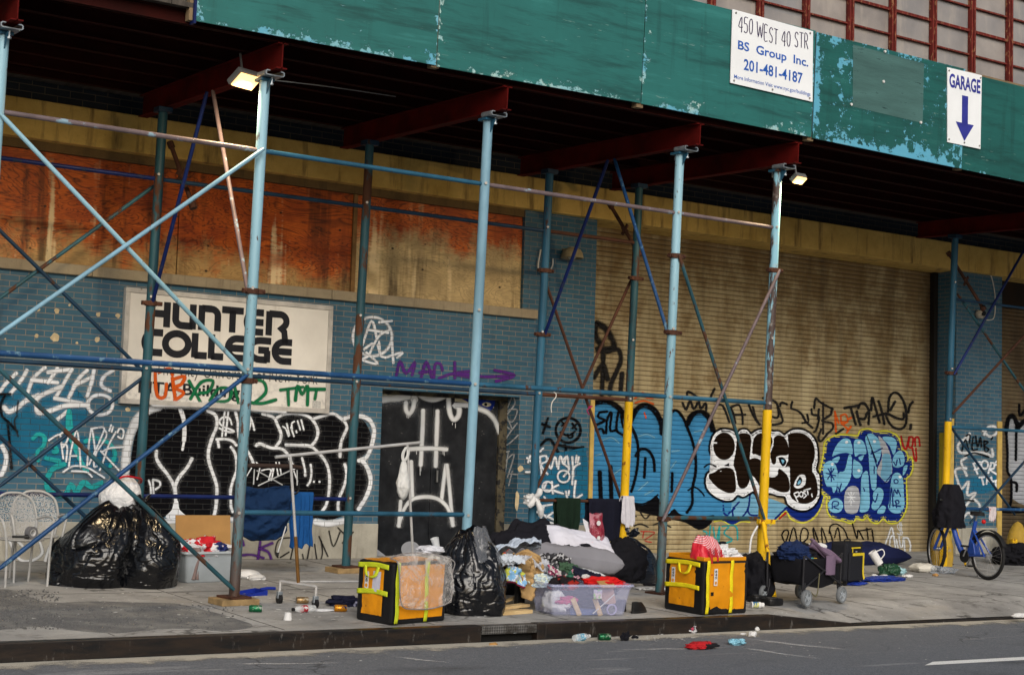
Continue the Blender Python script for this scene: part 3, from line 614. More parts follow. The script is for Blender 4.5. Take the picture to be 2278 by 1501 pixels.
# parapet panels
def hoard(name, seed, amount, base, flake, flake2, left=.0):
    k = N(name); gx = k.xyz('Generated'); o = k.mp((1,1,1), (seed*7,seed*3,0))
    n0 = k.noise(1.1, 4, .6, o); streak = k.noise(2.2, 5, .7, k.mp((.35,1,3.2), (seed,0,0), rot=(0,R(9),0))); vert = k.noise(7, 4, .65, k.mp((1,1,.08), (seed,0,0)))
    c = k.mix(k.ramp(n0, .3, .7), tuple(q*.72 for q in base), base); c = k.mix(k.ramp(streak, .5, .66, 0, .75), c, tuple(q*.35 for q in base)); c = k.mix(k.ramp(vert, .58, .72, 0, .5), c, tuple(q*.4 for q in base))
    c = k.mix(k.ramp(streak, .42, .30, 0, .3), c, tuple(min(1,q*1.7+.02) for q in base))
    eb = k.ramp(gx[2], 0, .22, 1, 0); et = k.ramp(gx[2], .9, 1, 0, .55); el = k.ramp(gx[0], 0, .07, 1, 0); er = k.ramp(gx[0], .95, 1, 0, .8)
    e = k.math('MAXIMUM', k.math('MAXIMUM', eb, et), k.math('MAXIMUM', el, er)); e = k.math('POWER', e, 1.6)
    # only part of each edge has let go
    e = k.math('MULTIPLY', e, k.ramp(k.noise(1.6, 3, .5, o), .34, .62, .25, 1.0))
    f1_ = k.noise(9, 8, .72, k.mp((1,1,1.25), (seed,2,seed))); big = k.noise(2.6, 6, .65, k.mp((1,1,1), (seed*2,0,1)))
    s = k.math('ADD', k.math('ADD', f1_, k.math('MULTIPLY', e, .30)), k.math('ADD', k.math('MULTIPLY', k.math('SUBTRACT', big, .5), .55), amount))
    mask = k.ramp(s, .70, .715)
    f2 = k.mix(k.ramp(k.noise(4, 4, .6), .4, .6), flake, flake2)
    c = k.mix(mask, c, f2); halo = k.ramp(s, .655, .70, 0, .35); c = k.mix(k.math('MULTIPLY', halo, k.math('SUBTRACT', 1.0, mask)), c, (.015,.03,.03))
    sc_ = k.noise(24, 3, .8, k.mp((.12,1,2), (seed,0,0), rot=(0,R(12),0))); c = k.mix(k.ramp(sc_, .69, .72, 0, .6), c, (.36,.47,.42))
    k.col(c); k.set(Roughness=.5, Specular_IOR_Level=.35); k.bump(k.math('SUBTRACT', k.math('MULTIPLY', streak, .4), k.math('MULTIPLY', mask, .5)), .3, .006); return k.m
GA, GB = (.018,.140,.130), (.009,.098,.088)
FB, FP_, FG = (.10,.34,.46), (.35,.50,.46), (.20,.42,.46)
seams = [5.47, 8.07, 10.71, 13.32, 15.99, 18.66, 21.3, 24, 26.7, 29.4, 32]
hp = [(0,-.02,GA,FB,FG),(1,-.03,GA,FP_,FG),(2,-.025,GA,FP_,FB),(3,.10,GB,FB,(.09,.33,.47)),(4,-.06,GB,FG,FB),(5,-.05,GB,FG,FB)]
for i in range(len(seams)-1):
    s_, am, ba, fl, f2_ = hp[min(i,5)]
    z0 = (5.385, 5.40, 5.43, 5.42, 5.40, 5.37)[min(i,5)]; z1 = (6.70, 6.70, 6.715, 6.70, 6.66, 6.66)[min(i,5)]
    z0b = (5.41, 5.435, 5.43, 5.40, 5.38, 5.37)[min(i,5)]
    x0_, x1_ = seams[i]+.006, seams[i+1]-.006; yo = HY-(.012 if i == 3 else 0)
    m_ = MB(); pz = [(x0_,yo,z0),(x1_,yo,z0b),(x1_,yo,z1),(x0_,yo,z1)]
    m_.add(pz+[(x,yo+.018,z) for x, y, z in pz], [(0,1,2,3),(7,6,5,4),(0,4,5,1),(1,5,6,2),(2,6,7,3),(3,7,4,0)])
    o = m_.build('parapet_panel', hoard('green_panel_%d' % i, 1.3+s_, am, ba, fl, f2_), SHED, bevel=.003)
    if i == 3: o['label'] = 'green panel with large flakes of blue showing and a faded square'
    if i == 3:
        q = [fp(1518+zx/2.9974, zy/2.9974, yo-.003) for zx, zy in ((1135,712),(1603,822),(1612,425),(1138,298))]
        MB().add(q, [(0,1,2,3)]).build('faded_square', pm('faded_green', (.055,.125,.118), .6, .3, 3, .2, 30, wear=(.02,.05,.05), wthr=.62, wsc=12, stretch=(.4,1,2.5)), o)
        sc_ = MB()
        for zx, zy in ((1125,697),(1588,818),(1340,545),(1350,345)):
            p = fp(1518+zx/2.9974, zy/2.9974, yo-.006); sc_.tube([p+Vector((0,.004,0)), p-Vector((0,.012,0))], .018, 8)
        each(sc_, 'screw', pm('white_washer', (.6,.6,.58), .5), o)
b = MB()
for x in seams[:-1]: b.b2((x-.045,HY+.022,5.39), (x+.045,HY+.11,6.62))
b.b2((seams[0],HY+.022,6.645), (31,HY+.10,6.69)); each(b, 'parapet_stud', pm('stud_timber', (.2,.14,.08), .9), SHED)
MB().b2((seams[0]-.012,HY-.012,5.36), (seams[0]+.012,HY+.08,6.7)).build('corner_trim', paint_u, SHED)
# ------------------------------------------------------------------ lettering helper
def txt(s, mt, parent, place, u0, u1, v0, v1, bold=0.0, shear=0.0, name='lettering', space=1.0):
    cu = bpy.data.curves.new('t', 'FONT'); cu.body = s; cu.size = 1; cu.offset = bold; cu.shear = shear; cu.space_character = space; cu.resolution_u = 3
    ob = bpy.data.objects.new('t', cu); COL.objects.link(ob); bpy.context.view_layer.update()
    me = bpy.data.meshes.new_from_object(ob.evaluated_get(bpy.context.evaluated_depsgraph_get())); bpy.data.objects.remove(ob)
    xs = [v.co.x for v in me.vertices]; ys = [v.co.y for v in me.vertices]; xa, xb, ya, yb = min(xs), max(xs), min(ys), max(ys)
    mb = MB(); mb.v = [Vector(place(u0+(v.co.x-xa)/(xb-xa)*(u1-u0), v0+(v.co.y-ya)/(yb-ya)*(v1-v0))) for v in me.vertices]
    mb.f = [tuple(p.vertices) for p in me.polygons]; return mb.build(name, mt, parent, alpha=[1.0]*len(mb.v))
def quad_place(tl, tr_, br_, bl):      # (u right, v up) in 0..1 over a quad
    def f(u, v): return (bl*(1-u)+br_*u)*(1-v)+(tl*(1-u)+tr_*u)*v
    return f
def ribbon(pts, w, place, mb):         # flat butt-ended stroke
    n = len(pts); vs = []; 
    for i in range(n):
        a = Vector(pts[max(i-1,0)]); b = Vector(pts[min(i+1,n-1)]); d = (b-a).normalized(); nn = Vector((-d.y,d.x))*w/2; p = Vector(pts[i])
        vs += [place(*(p-nn)), place(*(p+nn))]
    mb.add(vs, [(2*i,2*i+1,2*i+3,2*i+2) for i in range(n-1)])
SY = HY-.026
ink = pm('pencil_ink', (.05,.035,.09), .7); blu = pm('sign_blue', (.02,.10,.42), .5); blv = pm('sign_violet', (.03,.035,.26), .5)
def sign(name, label, zs, cat='sign'):
    q = [fp(1518+zx/2.9974, zy/2.9974, SY) for zx, zy in zs]
    t = thing(name, label, cat, ((q[3]+q[2])/2))
    bk = [p+Vector((0,.01,0)) for p in q]
    MB().add(q+bk, [(3,2,1,0),(4,5,6,7),(0,1,5,4),(1,2,6,5),(2,3,7,6),(3,0,4,7)]).build('sign_board', pm('sign_white', (.76,.78,.80), .45, .08, 2, wear=(.45,.46,.47), wthr=.7), t)
    qq = [p-Vector((0,.003,0)) for p in q]; s = MB()
    f = quad_place(*qq)
    for u, v in ((.04,.96),(.96,.96),(.04,.04),(.96,.04),(.5,.04)): c = f(u,v); s.tube([c+Vector((0,.002,0)), c-Vector((0,.006,0))], .012, 8)
    each(s, 'screw', bolt, t)
    return t, f
t, f = sign('address_sign', 'white board reading 450 WEST 40 STR with a phone number in blue', ((335,62),(872,210),(868,680),(320,553)))
# hand written first line
hw = {'4':[[(.7,0),(.7,1),(.05,.35),(.95,.35)]],'5':[[(.9,1),(.2,1),(.15,.6),(.6,.6),(.85,.4),(.8,.1),(.4,0),(.1,.1)]],'0':[[(.5,1),(.15,.8),(.12,.3),(.4,0),(.75,.15),(.85,.6),(.7,.93),(.5,1)]],'W':[[(0,1),(.25,0),(.5,.8),(.75,0),(1,1)]],'E':[[(.85,1),(.15,1),(.15,0),(.9,0)],[(.15,.52),(.7,.52)]],'S':[[(.9,.85),(.6,1),(.25,.9),(.2,.65),(.75,.4),(.8,.12),(.5,0),(.1,.12)]],'T':[[(0,1),(1,1)],[(.5,1),(.5,0)]],'R':[[(.15,0),(.15,1),(.7,.95),(.8,.7),(.6,.52),(.15,.5)],[(.4,.5),(.95,0)]]}
mb = MB(); x = .075
for wd in ('450', 'WEST', '40', 'STR'):
    for ch in wd:
        cw = .075 if ch == 'W' else .052
        for stx in hw[ch]: ribbon(catmull([(x+p[0]*cw, .70+.025*math.sin(x*9)+p[1]*.21+(.0)) for p in stx], 3), .011, f, mb)
        x += cw+.010
    x += .035
mb.build('lettering', ink, t, alpha=[1.0]*len(mb.v))
txt('BS  Group  Inc.', blu, t, f, .075, .94, .44, .60, .018); txt('201-481-4187', blu, t, f, .15, .87, .215, .37, .018); txt('More Information Visit www.nyc.gov/buildings', blu, t, f, .04, .97, .055, .125, .004)
t, f = sign('garage_sign', 'tall white board reading GARAGE above a blue arrow pointing down', ((1768,450),(1997,503),(1988,995),(1768,948)))
txt('GARAGE', blv, t, f, .05, .96, .74, .93, .03)
mb = MB(); pl = [(.42,.67),(.60,.67),(.60,.30),(.78,.30),(.50,.06),(.24,.30),(.42,.30)]; mb.add([f(*p) for p in pl], [tuple(range(6,-1,-1))]); mb.build('arrow', blv, t, alpha=[1.0]*7)
# ------------------------------------------------------------------ lamps under the deck
def flood(px, py, y, label, rz=0, s=1.0, e=1.9):
    c = fp(px, py, y); t = thing('flood_lamp', label, 'lamp', c, rz, 'work lamps under the shed')
    M = Matrix.Rotation(R(-38), 4, 'X')
    MB().box((0,0,.03), (.30*s,.20*s,.06), 0, M).build('lamp_housing', pm('lamp_grey', (.12,.12,.12), .5), t, bevel=.01)
    em = N('lamp_glow'); em.b.inputs['Emission Color'].default_value = (1,.56,.2,1); em.b.inputs['Emission Strength'].default_value = e; em.col((.3,.2,.1))
    MB().box((0,0,-.012), (.27*s,.17*s,.02), 0, M).build('lens', em.m, t, bevel=.006)
    b = MB().tube([(0,.05,.06),(0,.10,.28)], .012, 8); b.build('bracket', pm('lamp_grey', (.12,.12,.12)), t)
    pl = bpy.data.lights.new('flood_light', 'SPOT'); pl.energy = 230; pl.color = (1,.74,.42); pl.spot_size = R(165); pl.spot_blend = .8; pl.shadow_soft_size = .1
    po = bpy.data.objects.new('flood_light', pl); COL.objects.link(po); po.parent = t; po.location = M @ Vector((0,0,-.06)); po.rotation_euler = (R(28),0,0)
    return t
flood(547, 180, 14.15, 'glowing flood lamp beside the second front post', R(20)); flood(1778, 400, 13.95, 'small glowing flood lamp by the yellow based post', R(4), .62)
# cable loop at the lamps
tag(MB().tube(catmull([tuple(fp(600,178,14.1)), tuple(fp(730,193,14.6)), tuple(fp(880,215,15.2))], 8), .006, 6).build('lamp_cable', pm('grey_cable', (.25,.25,.25), .6), smooth=True), 'thin grey cable running under the deck from the flood lamp', 'cable')
# wall lamp and conduit on the pier
u, v = wl(1257, 572); 
t = thing('wall_lamp', 'beige dome wall lamp with drooping white cable on the blue pier', 'wall lamp', (0,WY,0), 0, None, -TILT)
beige = pm('beige_metal', (.30,.25,.15), .55, .2)
M = Matrix.Translation((u,-.17,v-.03))
MB().lathe([(.02,.15),(.06,.148),(.12,.12),(.15,.07),(.165,.0),(.15,-.005),(.13,.05)], 24, M).build('lamp_shade', beige, t, smooth=True)
MB().lathe([(.001,.05),(.05,.04),(.06,.01),(.03,-.02),(.001,-.025)], 14, M).build('bulb', pm('milky_glass', (.5,.48,.42), .3), t, smooth=True)
MB().b2((u-.05,-.03,v+.0), (u+.05,-.001,v+.12)).build('back_box', beige, t, bevel=.006); MB().tube([(u,-.03,v+.08),(u,-.17,v+.10)], .02, 8).build('arm', beige, t)
wc = pm('white_cable', (.62,.6,.56), .6)
def wpt(px, py, off=.012): a = wl(px,py,off); return (a[0],-off,a[1])
MB().tube(catmull([wpt(1227,378),wpt(1222,420,.03),wpt(1217,470,.02)], 6), .010, 8).build('cable', wc, t, smooth=True)
MB().tube(catmull([wpt(1203,555,.05),wpt(1197,592,.05),wpt(1203,606,.05),wpt(1222,602,.05),wpt(1229,590,.03),wpt(1230,575,.03)], 6), .012, 8).build('cable', wc, t, smooth=True)
t = thing('camera_housing', 'round white fitting on a cable loop on the right hand blue pier', 'wall fitting', (0,WY,0), 0, None, -TILT)
u, v = wl(2183, 697, .1)
MB().lathe([(.06,0),(.075,.02),(.075,.10),(.055,.13),(.05,.10)], 18, Matrix.Translation((u,-.02,v)) @ Matrix.Rotation(R(100), 4, 'X')).build('housing', pm('fitting_white', (.55,.5,.42), .5), t, smooth=True)
MB().lathe([(.045,0),(.045,.02)], 16, Matrix.Translation((u+.012,-.135,v)) @ Matrix.Rotation(R(100), 4, 'X')).build('lens', pm('lens_black', (.01,.01,.01), .2), t, smooth=True)
MB().tube(catmull([wpt(2138,590),wpt(2170,598),wpt(2200,606),wpt(2211,640),wpt(2214,680),wpt(2210,708),wpt(2195,712)], 6), .010, 8).build('cable', wc, t, smooth=True)

tag(MB().tube(catmull([tuple(fp(1232,872,16.45)), tuple(fp(1237,876,16.42)), tuple(fp(1236,884,16.42)), tuple(fp(1229,893,16.43)), tuple(fp(1226,905,16.43)), tuple(fp(1227,917,16.43))], 5), .006, 6).build('wire_hook', wc, smooth=True), 'white wire hook hanging from the brown rail by the pier', 'wire hook')
tag(MB().tube(catmull([tuple(fp(1309,905,16.45)), tuple(fp(1318,903,16.4)), tuple(fp(1306,912,16.4)), tuple(fp(1311,922,16.42)), tuple(fp(1306,914,16.44))], 5), .007, 6).build('ribbon_tie', pm('pink_ribbon', (.35,.01,.10), .6), smooth=True), 'pink ribbon tied on the rusty crossed brace beside the shutter', 'ribbon')
# ================================================================== PAINT ON THE WALLS
def paint(name, c, rough=.55, brick=False, a=1.0):
    key = 'gp_%s_%d' % (name, brick)
    if key in MC: return MC[key]
    k = N(key); n1 = k.noise(4, 4, .6); cc = k.mix(k.ramp(n1, .3, .7), tuple(q*.8 for q in c), c)
    at = k.n('Attribute'); at.attribute_name = 'a'; al = k.math('MULTIPLY', k.ramp(at.outputs['Fac'], 0, 1, 0, 1), a)
    if brick:
        b = brick_nodes(k); cc = k.mix(k.math('MULTIPLY', b.outputs['Fac'], .62), cc, tuple(q*.35+.03 for q in c))
        k.bump(b.outputs['Fac'], -.5, .006); al = k.math('MULTIPLY', al, k.math('SUBTRACT', 1.0, k.math('MULTIPLY', b.outputs['Fac'], .25)))
    else:
        z = k.xyz('Object')[2]; tq = k.math('FRACT', k.math('DIVIDE', z, SL)); gr_ = k.ramp(k.math('ABSOLUTE', k.math('SUBTRACT', tq, .5)), .41, .49)
        if name.startswith('s_'): cc = k.mix(k.math('MULTIPLY', gr_, .7), cc, tuple(q*.25 for q in c))
    sp = k.noise(55, 3, .7); al = k.math('MULTIPLY', al, k.ramp(k.math('ADD', at.outputs['Fac'], k.math('MULTIPLY', sp, .8)), .45, .8))
    k.col(cc); k.set(Roughness=.7, Alpha=al, Specular_IOR_Level=.06); MC[key] = k.m; return k.m
PC = {'K':(.0035,.0035,.005),'W':(.76,.79,.84),'w':(.62,.64,.66),'C':(.02,.34,.36),'V':(.09,.025,.20),'G':(.01,.15,.06),'O':(.62,.10,.012),'R':(.40,.015,.015),'B':(.045,.22,.44),'L':(.19,.47,.67),'N':(.006,.02,.17),'Y':(.60,.57,.06),'D':(.012,.006,.003),'g':(.27,.28,.31),'b':(.014,.125,.23),'P':(.46,.42,.30),'S':(.15,.36,.53),'E':(.38,.40,.44),'k':(.018,.017,.017),'x':(.30,.22,.13)}
def s_wall(off): 
    def f(px, py, o): a = wl(px,py,o+off); return Vector((a[0],-(o+off),a[1]))
    return f
def s_door(px, py, o): a = wl(px,py,o-DREC); return Vector((a[0],DREC-o,a[1]))
def s_shut(px, py, o):
    a = wl(px,py,-GREC+.006); return Vector((a[0],GREC,a[1]))
def s_rev(px, py, o):
    d = ray(px,py); q = CAM+d*((XD1-o)/d.x)-Vector((0,WY,0)); return Vector((XD1-o, q.dot(WN), q.dot(WUP)))
class Graf:
    def __init__(s, surf, kind='brick'): s.s = surf; s.kind = kind; s.v = []; s.a = []; s.f = []; s.mi = []; s.mats = []; s.off = .003
    def win(s, x0, y0, k): s.x0, s.y0, s.k = x0, y0, k; return s
    def pts(s, st): return [(s.x0+float(a)/s.k, s.y0+float(b)/s.k) for a, b in (q.split(',') for q in st.split())]
    def mat(s, c):
        if c not in s.mats: s.mats.append(c)
        return s.mats.index(c)
    def fill(s, c, st, sm=5):
        P = catmull(s.pts(st), sm, True) if sm else s.pts(st); s.off += .0006; b = len(s.v)
        s.v += [s.s(x,y,s.off) for x, y in P]; s.a += [1.0]*len(P); s.f.append(tuple(range(b, b+len(P)))); s.mi.append(s.mat(c)); return s
    def st(s, c, w, st, soft=.16, closed=False, sm=5):
        P = s.pts(st) if isinstance(st, str) else st
        if len(P) > 2 and sm: P = catmull(P, sm, closed)
        w = w/s.k; n = len(P); hw = w/2
        if closed: P = P+[P[0],P[1]]
        else:      # round caps
            def ext(p, q): 
                d = math.hypot(p[0]-q[0], p[1]-q[1]) or 1; return ((p[0]-q[0])/d, (p[1]-q[1])/d)
            e0, e1 = ext(P[0],P[1]), ext(P[-1],P[-2])
            L = [(.95,.25),(.7,.7),(.35,.93)]
            P = [(P[0][0]+e0[0]*hw*t, P[0][1]+e0[1]*hw*t) for t, _ in L]+P+[(P[-1][0]+e1[0]*hw*t, P[-1][1]+e1[1]*hw*t) for t, _ in L[::-1]]
            W_ = [q for _, q in L]+[1]*n+[q for _, q in L[::-1]]
        if closed: W_ = [1]*len(P)
        s.off += .0006; b = len(s.v); n = len(P); so_ = w*soft+.5/1.0*(.35)
        for i in range(n):
            a, d = P[max(i-1,0)], P[min(i+1,n-1)]; dx, dy = d[0]-a[0], d[1]-a[1]; L_ = math.hypot(dx,dy) or 1; nx, ny = -dy/L_, dx/L_; h = hw*W_[i]*(1+.20*noise.noise((P[i][0]*.06+len(s.v)*.001, P[i][1]*.06, len(s.f)*.0)))
            for e, al in ((-(h+so_),0),(-max(h-so_*.6,h*.2),1),(max(h-so_*.6,h*.2),1),(h+so_,0)):
                s.v.append(s.s(P[i][0]+nx*e, P[i][1]+ny*e, s.off+i*.000012)); s.a.append(al*(1 if W_[i] > .5 else .8)*(.86+.14*abs(math.sin(i*.21+b))))
        mi = s.mat(c)
        for i in range(n-1):
            for q in range(3): s.f.append((b+i*4+q, b+i*4+q+1, b+i*4+q+5, b+i*4+q+4)); s.mi.append(mi)
        return s
    def multi(s, c, w, sts, soft=.16):
        if c in 'WwKk' and w > 15:
            for q in sts.split('|'):
                b = len(s.a); s.st(c, w*1.5, q.strip(), .9)
                for i in range(b, len(s.a)): s.a[i] *= .30
        for q in sts.split('|'): s.st(c, w, q.strip(), soft)
        return s
    def circ(s, c, w, x, y, rx, ry=None, soft=.16):
        ry = ry or rx; P = [(s.x0+(x+rx*math.cos(t*.3927))/s.k, s.y0+(y+ry*math.sin(t*.3927))/s.k) for t in range(16)]
        if w: return s.st(c, w, P, soft, True, 3)
        s.off += .0006; b = len(s.v); P = catmull(P, 3, True); s.v += [s.s(px,py,s.off) for px, py in P]; s.a += [1.0]*len(P); s.f.append(tuple(range(b,b+len(P)))); s.mi.append(s.mat(c)); return s
    def done(s, label=None, parent=None):
        me = bpy.data.meshes.new('graffiti'); bm = bmesh.new(); la = bm.verts.layers.float.new('a'); lo = bm.verts.layers.float.new('o')
        vs = []
        base = .003
        for p, a in zip(s.v, s.a): v = bm.verts.new(p); v[la] = a; vs.append(v)
        for f, mi in zip(s.f, s.mi):
            try: fc = bm.faces.new([vs[i] for i in f]); fc.material_index = mi
            except ValueError: pass
        bm.verts.index_update()
        if s.kind == 'slat':
            # each layer keeps its order; the film then follows the slats
            o = .0025; lay = {}
            for f in bm.faces:
                for v in f.verts: v[lo] = 0
            k_ = 0; seen = set()
            for isl in s.f:
                pass
            nv = len(s.v)
            for i, v in enumerate(bm.verts): v[lo] = .0025+.004*i/nv
            bmesh.ops.triangulate(bm, faces=[f for f in bm.faces if len(f.verts) > 4])
            z0 = min(v.co.z for v in bm.verts); z1 = max(v.co.z for v in bm.verts); i = int(z0/SL)
            while i*SL < z1:
                for t in (0, .12, .5, .88):
                    z = (i+t)*SL
                    if z0 < z < z1: bmesh.ops.bisect_plane(bm, geom=bm.verts[:]+bm.edges[:]+bm.faces[:], plane_co=(0,0,z), plane_no=(0,0,1), dist=1e-5)
                i += 1
            for v in bm.verts: v.co.y = GREC-sprof(v.co.z+1e-6)-v[lo]
        bm.normal_update(); bm.to_mesh(me); bm.free()
        for c in s.mats: me.materials.append(paint(('s_' if s.kind == 'slat' else '')+c, PC[c], .5, s.kind == 'brick'))
        o = bpy.data.objects.new('graffiti', me); COL.objects.link(o); o.parent = parent or BLD
        if label: o['label'] = label
        return o
# --- big black throw-up with white outline
q = Graf(s_wall(0)).win(270,890,5.003)
q.fill('K', '40,1000 80,820 110,620 150,400 230,220 400,95 620,90 950,100 1310,115 1421,130 1700,165 2000,145 2300,165 2490,205 2600,200 2690,220 2760,330 2780,430 2750,560 2640,670 2710,720 2750,850 2740,1000 2690,1130 2600,1240 2420,1300 2300,1350 2200,1310 1640,1320 1240,1310 1050,1290 900,1330 740,1300 640,1250 600,1240 490,1290 400,1320 200,1330 60,1250', 3)
q.st('W', 80, '420,70 240,140 130,300 70,480 50,650 40,820 30,1000', .3).st('W', 46, '380,60 700,68 1000,84 1400,104', .3)
q.st('W', 44, '655,95 690,200 702,330 697,450').st('W', 26, '697,455 680,550')
q.multi('W', 34, '390,565 390,640 430,720 510,820 570,920 600,1020 605,1200|785,650 730,750 640,860 600,960 605,1070|960,115 1050,170 1060,290 1010,420 970,560 975,680 1020,820 1060,950 1060,1080 1050,1200 1030,1290')
q.fill('W', '590,1120 630,1120 650,1220 740,1305 620,1335 490,1300 560,1220', 3)
q.multi('W', 19, '1230,270 1200,200 1130,190 1090,240 1130,290 1230,330 1250,350 1180,350 1090,310|1150,130 1120,400|1190,130 1160,390|1420,330 1440,250 1430,180 1460,250 1480,330')
q.multi('W', 28, '1270,130 1295,240 1300,330 1310,420|1060,435 1150,430 1230,450 1280,500|1075,460 1085,520|1220,520 1260,580 1280,660 1282,780 1240,900 1215,1000 1215,1080 1220,1180 1240,1240|1400,560 1450,650 1475,720')
q.multi('W', 20, '350,890 360,1060|350,885 420,900 430,950 380,990|305,890 325,960 330,1050')
q.st('W', 48, '440,1350 700,1335 900,1350 1100,1315 1260,1330', .3)
q.win(550,890,5.003)
q.multi('W', 30, '170,150 290,190 340,280 375,370 365,450 320,510|330,195 420,150 560,145 680,180 750,250 785,340 770,430 720,500|730,210 850,170 960,150 1040,200 1080,230|1080,230 1110,300 1080,380 1050,450 1035,540 1033,630|100,505 110,490 150,485 200,505 270,530 380,540 450,600 490,690 520,760|430,495 560,500 700,510 790,580 870,680 910,800 915,950 900,1080 870,1180 820,1250|1085,710 1105,800 1095,900 1060,1000 1025,1080 1010,1170 1015,1240')
q.multi('W', 42, '1080,205 1160,180 1280,180 1370,230 1410,330 1400,440 1370,550 1320,640 1240,670|1280,670 1330,740 1370,850 1365,960 1320,1080 1240,1210')
q.st('W', 60, '760,1350 900,1370 1100,1335', .3)
q.multi('W', 16, '395,290 430,320 460,400|440,260 470,390|485,300 520,400|525,235 495,260 500,320|545,340 550,360|560,230 590,330|600,215 630,330')
q.multi('W', 14, '100,690 140,740 110,880|160,780 260,770 240,880|250,840 300,720 270,890|320,690 345,840|355,690 380,830|520,790 560,900')
q.multi('W', 22, '610,640 640,760 645,840|705,715 715,800 700,900 670,945|740,905 743,906|803,905 806,906')
q.done('black bubble letters with thick white outline')
# --- white and turquoise tags at the left
q = Graf(s_wall(0)).win(0,800,4.69)
q.fill('b', '-60,330 150,250 420,220 700,240 900,430 900,600 760,740 560,800 330,1000 0,1090 -60,1100', 5)
q.fill('b', '430,1100 800,1130 1150,1130 1220,1000 900,800 600,850', 4)
q.multi('W', 34, '170,140 60,250 0,330|280,110 230,200 110,350|470,80 350,190 290,340|330,210 600,240|600,90 500,240|500,130 740,100|750,100 680,220 590,380|910,110 820,200 720,390|770,270 960,180|980,110 960,220 910,380|1180,110 1080,180 1060,270 1150,325|570,400 850,455|700,540 590,630', .3)
q.circ('W', 32, 1045, 470, 130, 105, .3)
q.multi('W', 42, '400,370 280,420 180,500 90,540 40,490|640,280 400,390 380,480 400,550 500,540 680,480 920,470', .3)
q.multi('C', 42, '345,820 400,775 465,810 450,900 390,960 400,1050|890,850 1000,815 1150,880 1200,990 1150,1110|480,1025 620,1055|570,900 600,950 560,960')
q.fill('C', '692,540 745,530 760,690 800,860 860,1040 930,1150 880,1170 800,1020 740,880 690,760', 4)
q.st('C', 52, '670,1090 560,1130 500,1220 490,1330 560,1390 680,1400 740,1300 800,1370 870,1280 960,1325 1060,1280')
q.multi('W', 17, '510,840 620,780 640,880 660,1030|620,780 700,740 710,820 660,910|690,1060 700,900 640,880|720,1110 740,950 800,740 830,940 840,1120|740,1000 800,1000|910,1100 930,860 960,730 1000,1000|950,720 1080,705 1060,800 930,1090|1090,730 1110,800 1000,980 980,1110 1010,1110|1240,1150 1050,950|1225,760 1250,715 1290,740 1275,820 1230,800|1210,750 1130,900 1070,1080 1040,1150|660,1170 760,1110 900,1120 1010,1180 1090,1230|750,1160 900,1170 960,1220|1290,910 1150,920 1060,960|1160,680 1140,740|1180,700 1165,750')
q.multi('K', 24, '-10,360 110,355|50,375 10,460 20,580 100,660 180,750|80,680 100,850 120,1130|30,880 100,1000 120,1130')
q.multi('W', 40, '20,900 60,980 60,1080 20,1190 -10,1200', .3)
q.multi('k', 14, '180,580 150,650 190,800|190,430 175,560', .4)
q.done('white and turquoise tags on blue overpaint')
# --- white round tag and purple name with arrow
q = Graf(s_wall(0)).win(760,500,2.997)
q.circ('W', 15, 205, 745, 130, 130, .5)
q.multi('W', 15, '140,800 200,640 235,760|180,700 310,720|335,640 250,650|320,700 250,740 200,830|150,830 210,790 180,870 140,900 240,925 165,850|250,780 260,870 300,880|260,870 240,800|335,780 345,920|290,885 405,850 370,885')
q.multi('V', 20, '365,1005 390,910 430,990 490,912 470,1000|530,1020 565,915 600,1015|520,985 600,975|615,1020 625,930 660,930 672,970|755,915 755,1020|860,975 740,990 850,1015|650,1022 760,990 950,1012 1150,1003|1020,968 1155,1003 1030,1042', .1)
q.done('white ring tag and purple name with an arrow')
# --- door
q = Graf(s_door, 'flat').win(820,850,3.7528)
q.fill('P', '106,62 340,62 340,110 106,135', 0).fill('P', '720,62 1040,62 1046,215 980,215 920,190 830,170 720,160', 0)
q.multi('K', 8, '150,70 160,100 250,75 230,95 290,70 280,100', .1)
q.fill('N', '716,95 800,85 1030,140 1052,180 1030,225 1000,240 960,215 925,190 830,165', 3)
q.fill('P', '945,185 985,165 1025,185 990,205', 3).circ('K', 0, 978, 185, 13)
q.multi('w', 46, '100,145 250,130 360,110|380,40 382,150', .35).multi('w', 30, '312,170 312,230 340,262 370,220 382,150', .35)
q.st('w', 38, '405,80 470,130 560,142 640,110 685,55', .35).st('w', 34, '670,70 668,160 680,260 710,312 750,280 755,215 720,190 900,195', .35)
q.multi('w', 30, '455,235 450,400 435,690|575,240 570,400 560,700|345,558 440,552 560,552 650,560', .3)
q.multi('w', 26, '645,690 630,800 608,985|655,690 675,880 702,1190|355,660 366,960|250,1195 290,1070 360,980 470,955 570,970 640,1020 680,1090 705,1195|268,990 253,1200', .3)
q.multi('w', 30, '905,215 990,250 1055,320 1095,420', .5)
q.circ('g', 0, 350, 1392, 78, 66).fill('g', '62,1385 150,1452 62,1452', 0)
q.multi('w', 4, '320,270 320,295|332,270 332,300|345,265 345,290|700,340 700,355|725,345 725,380|400,575 400,600|430,700 430,775|437,700 437,740|620,575 622,600|630,575 632,610', .1)
q.done('white dripping letters on the black double door')
q = Graf(s_rev, 'brick').win(820,850,3.7528)
q.multi('w', 10, '1200,110 1170,190 1130,280 1200,330 1240,230 1150,250 1200,400 1130,320 1220,180 1200,110|1250,440 1160,520 1140,490 1180,420 1240,340|1110,590 1175,575|1165,590 1140,760|1140,660 1215,600 1160,790|1170,760 1240,770|1200,740 1170,860', .3)
q.done('grey scribble on the side of the doorway')
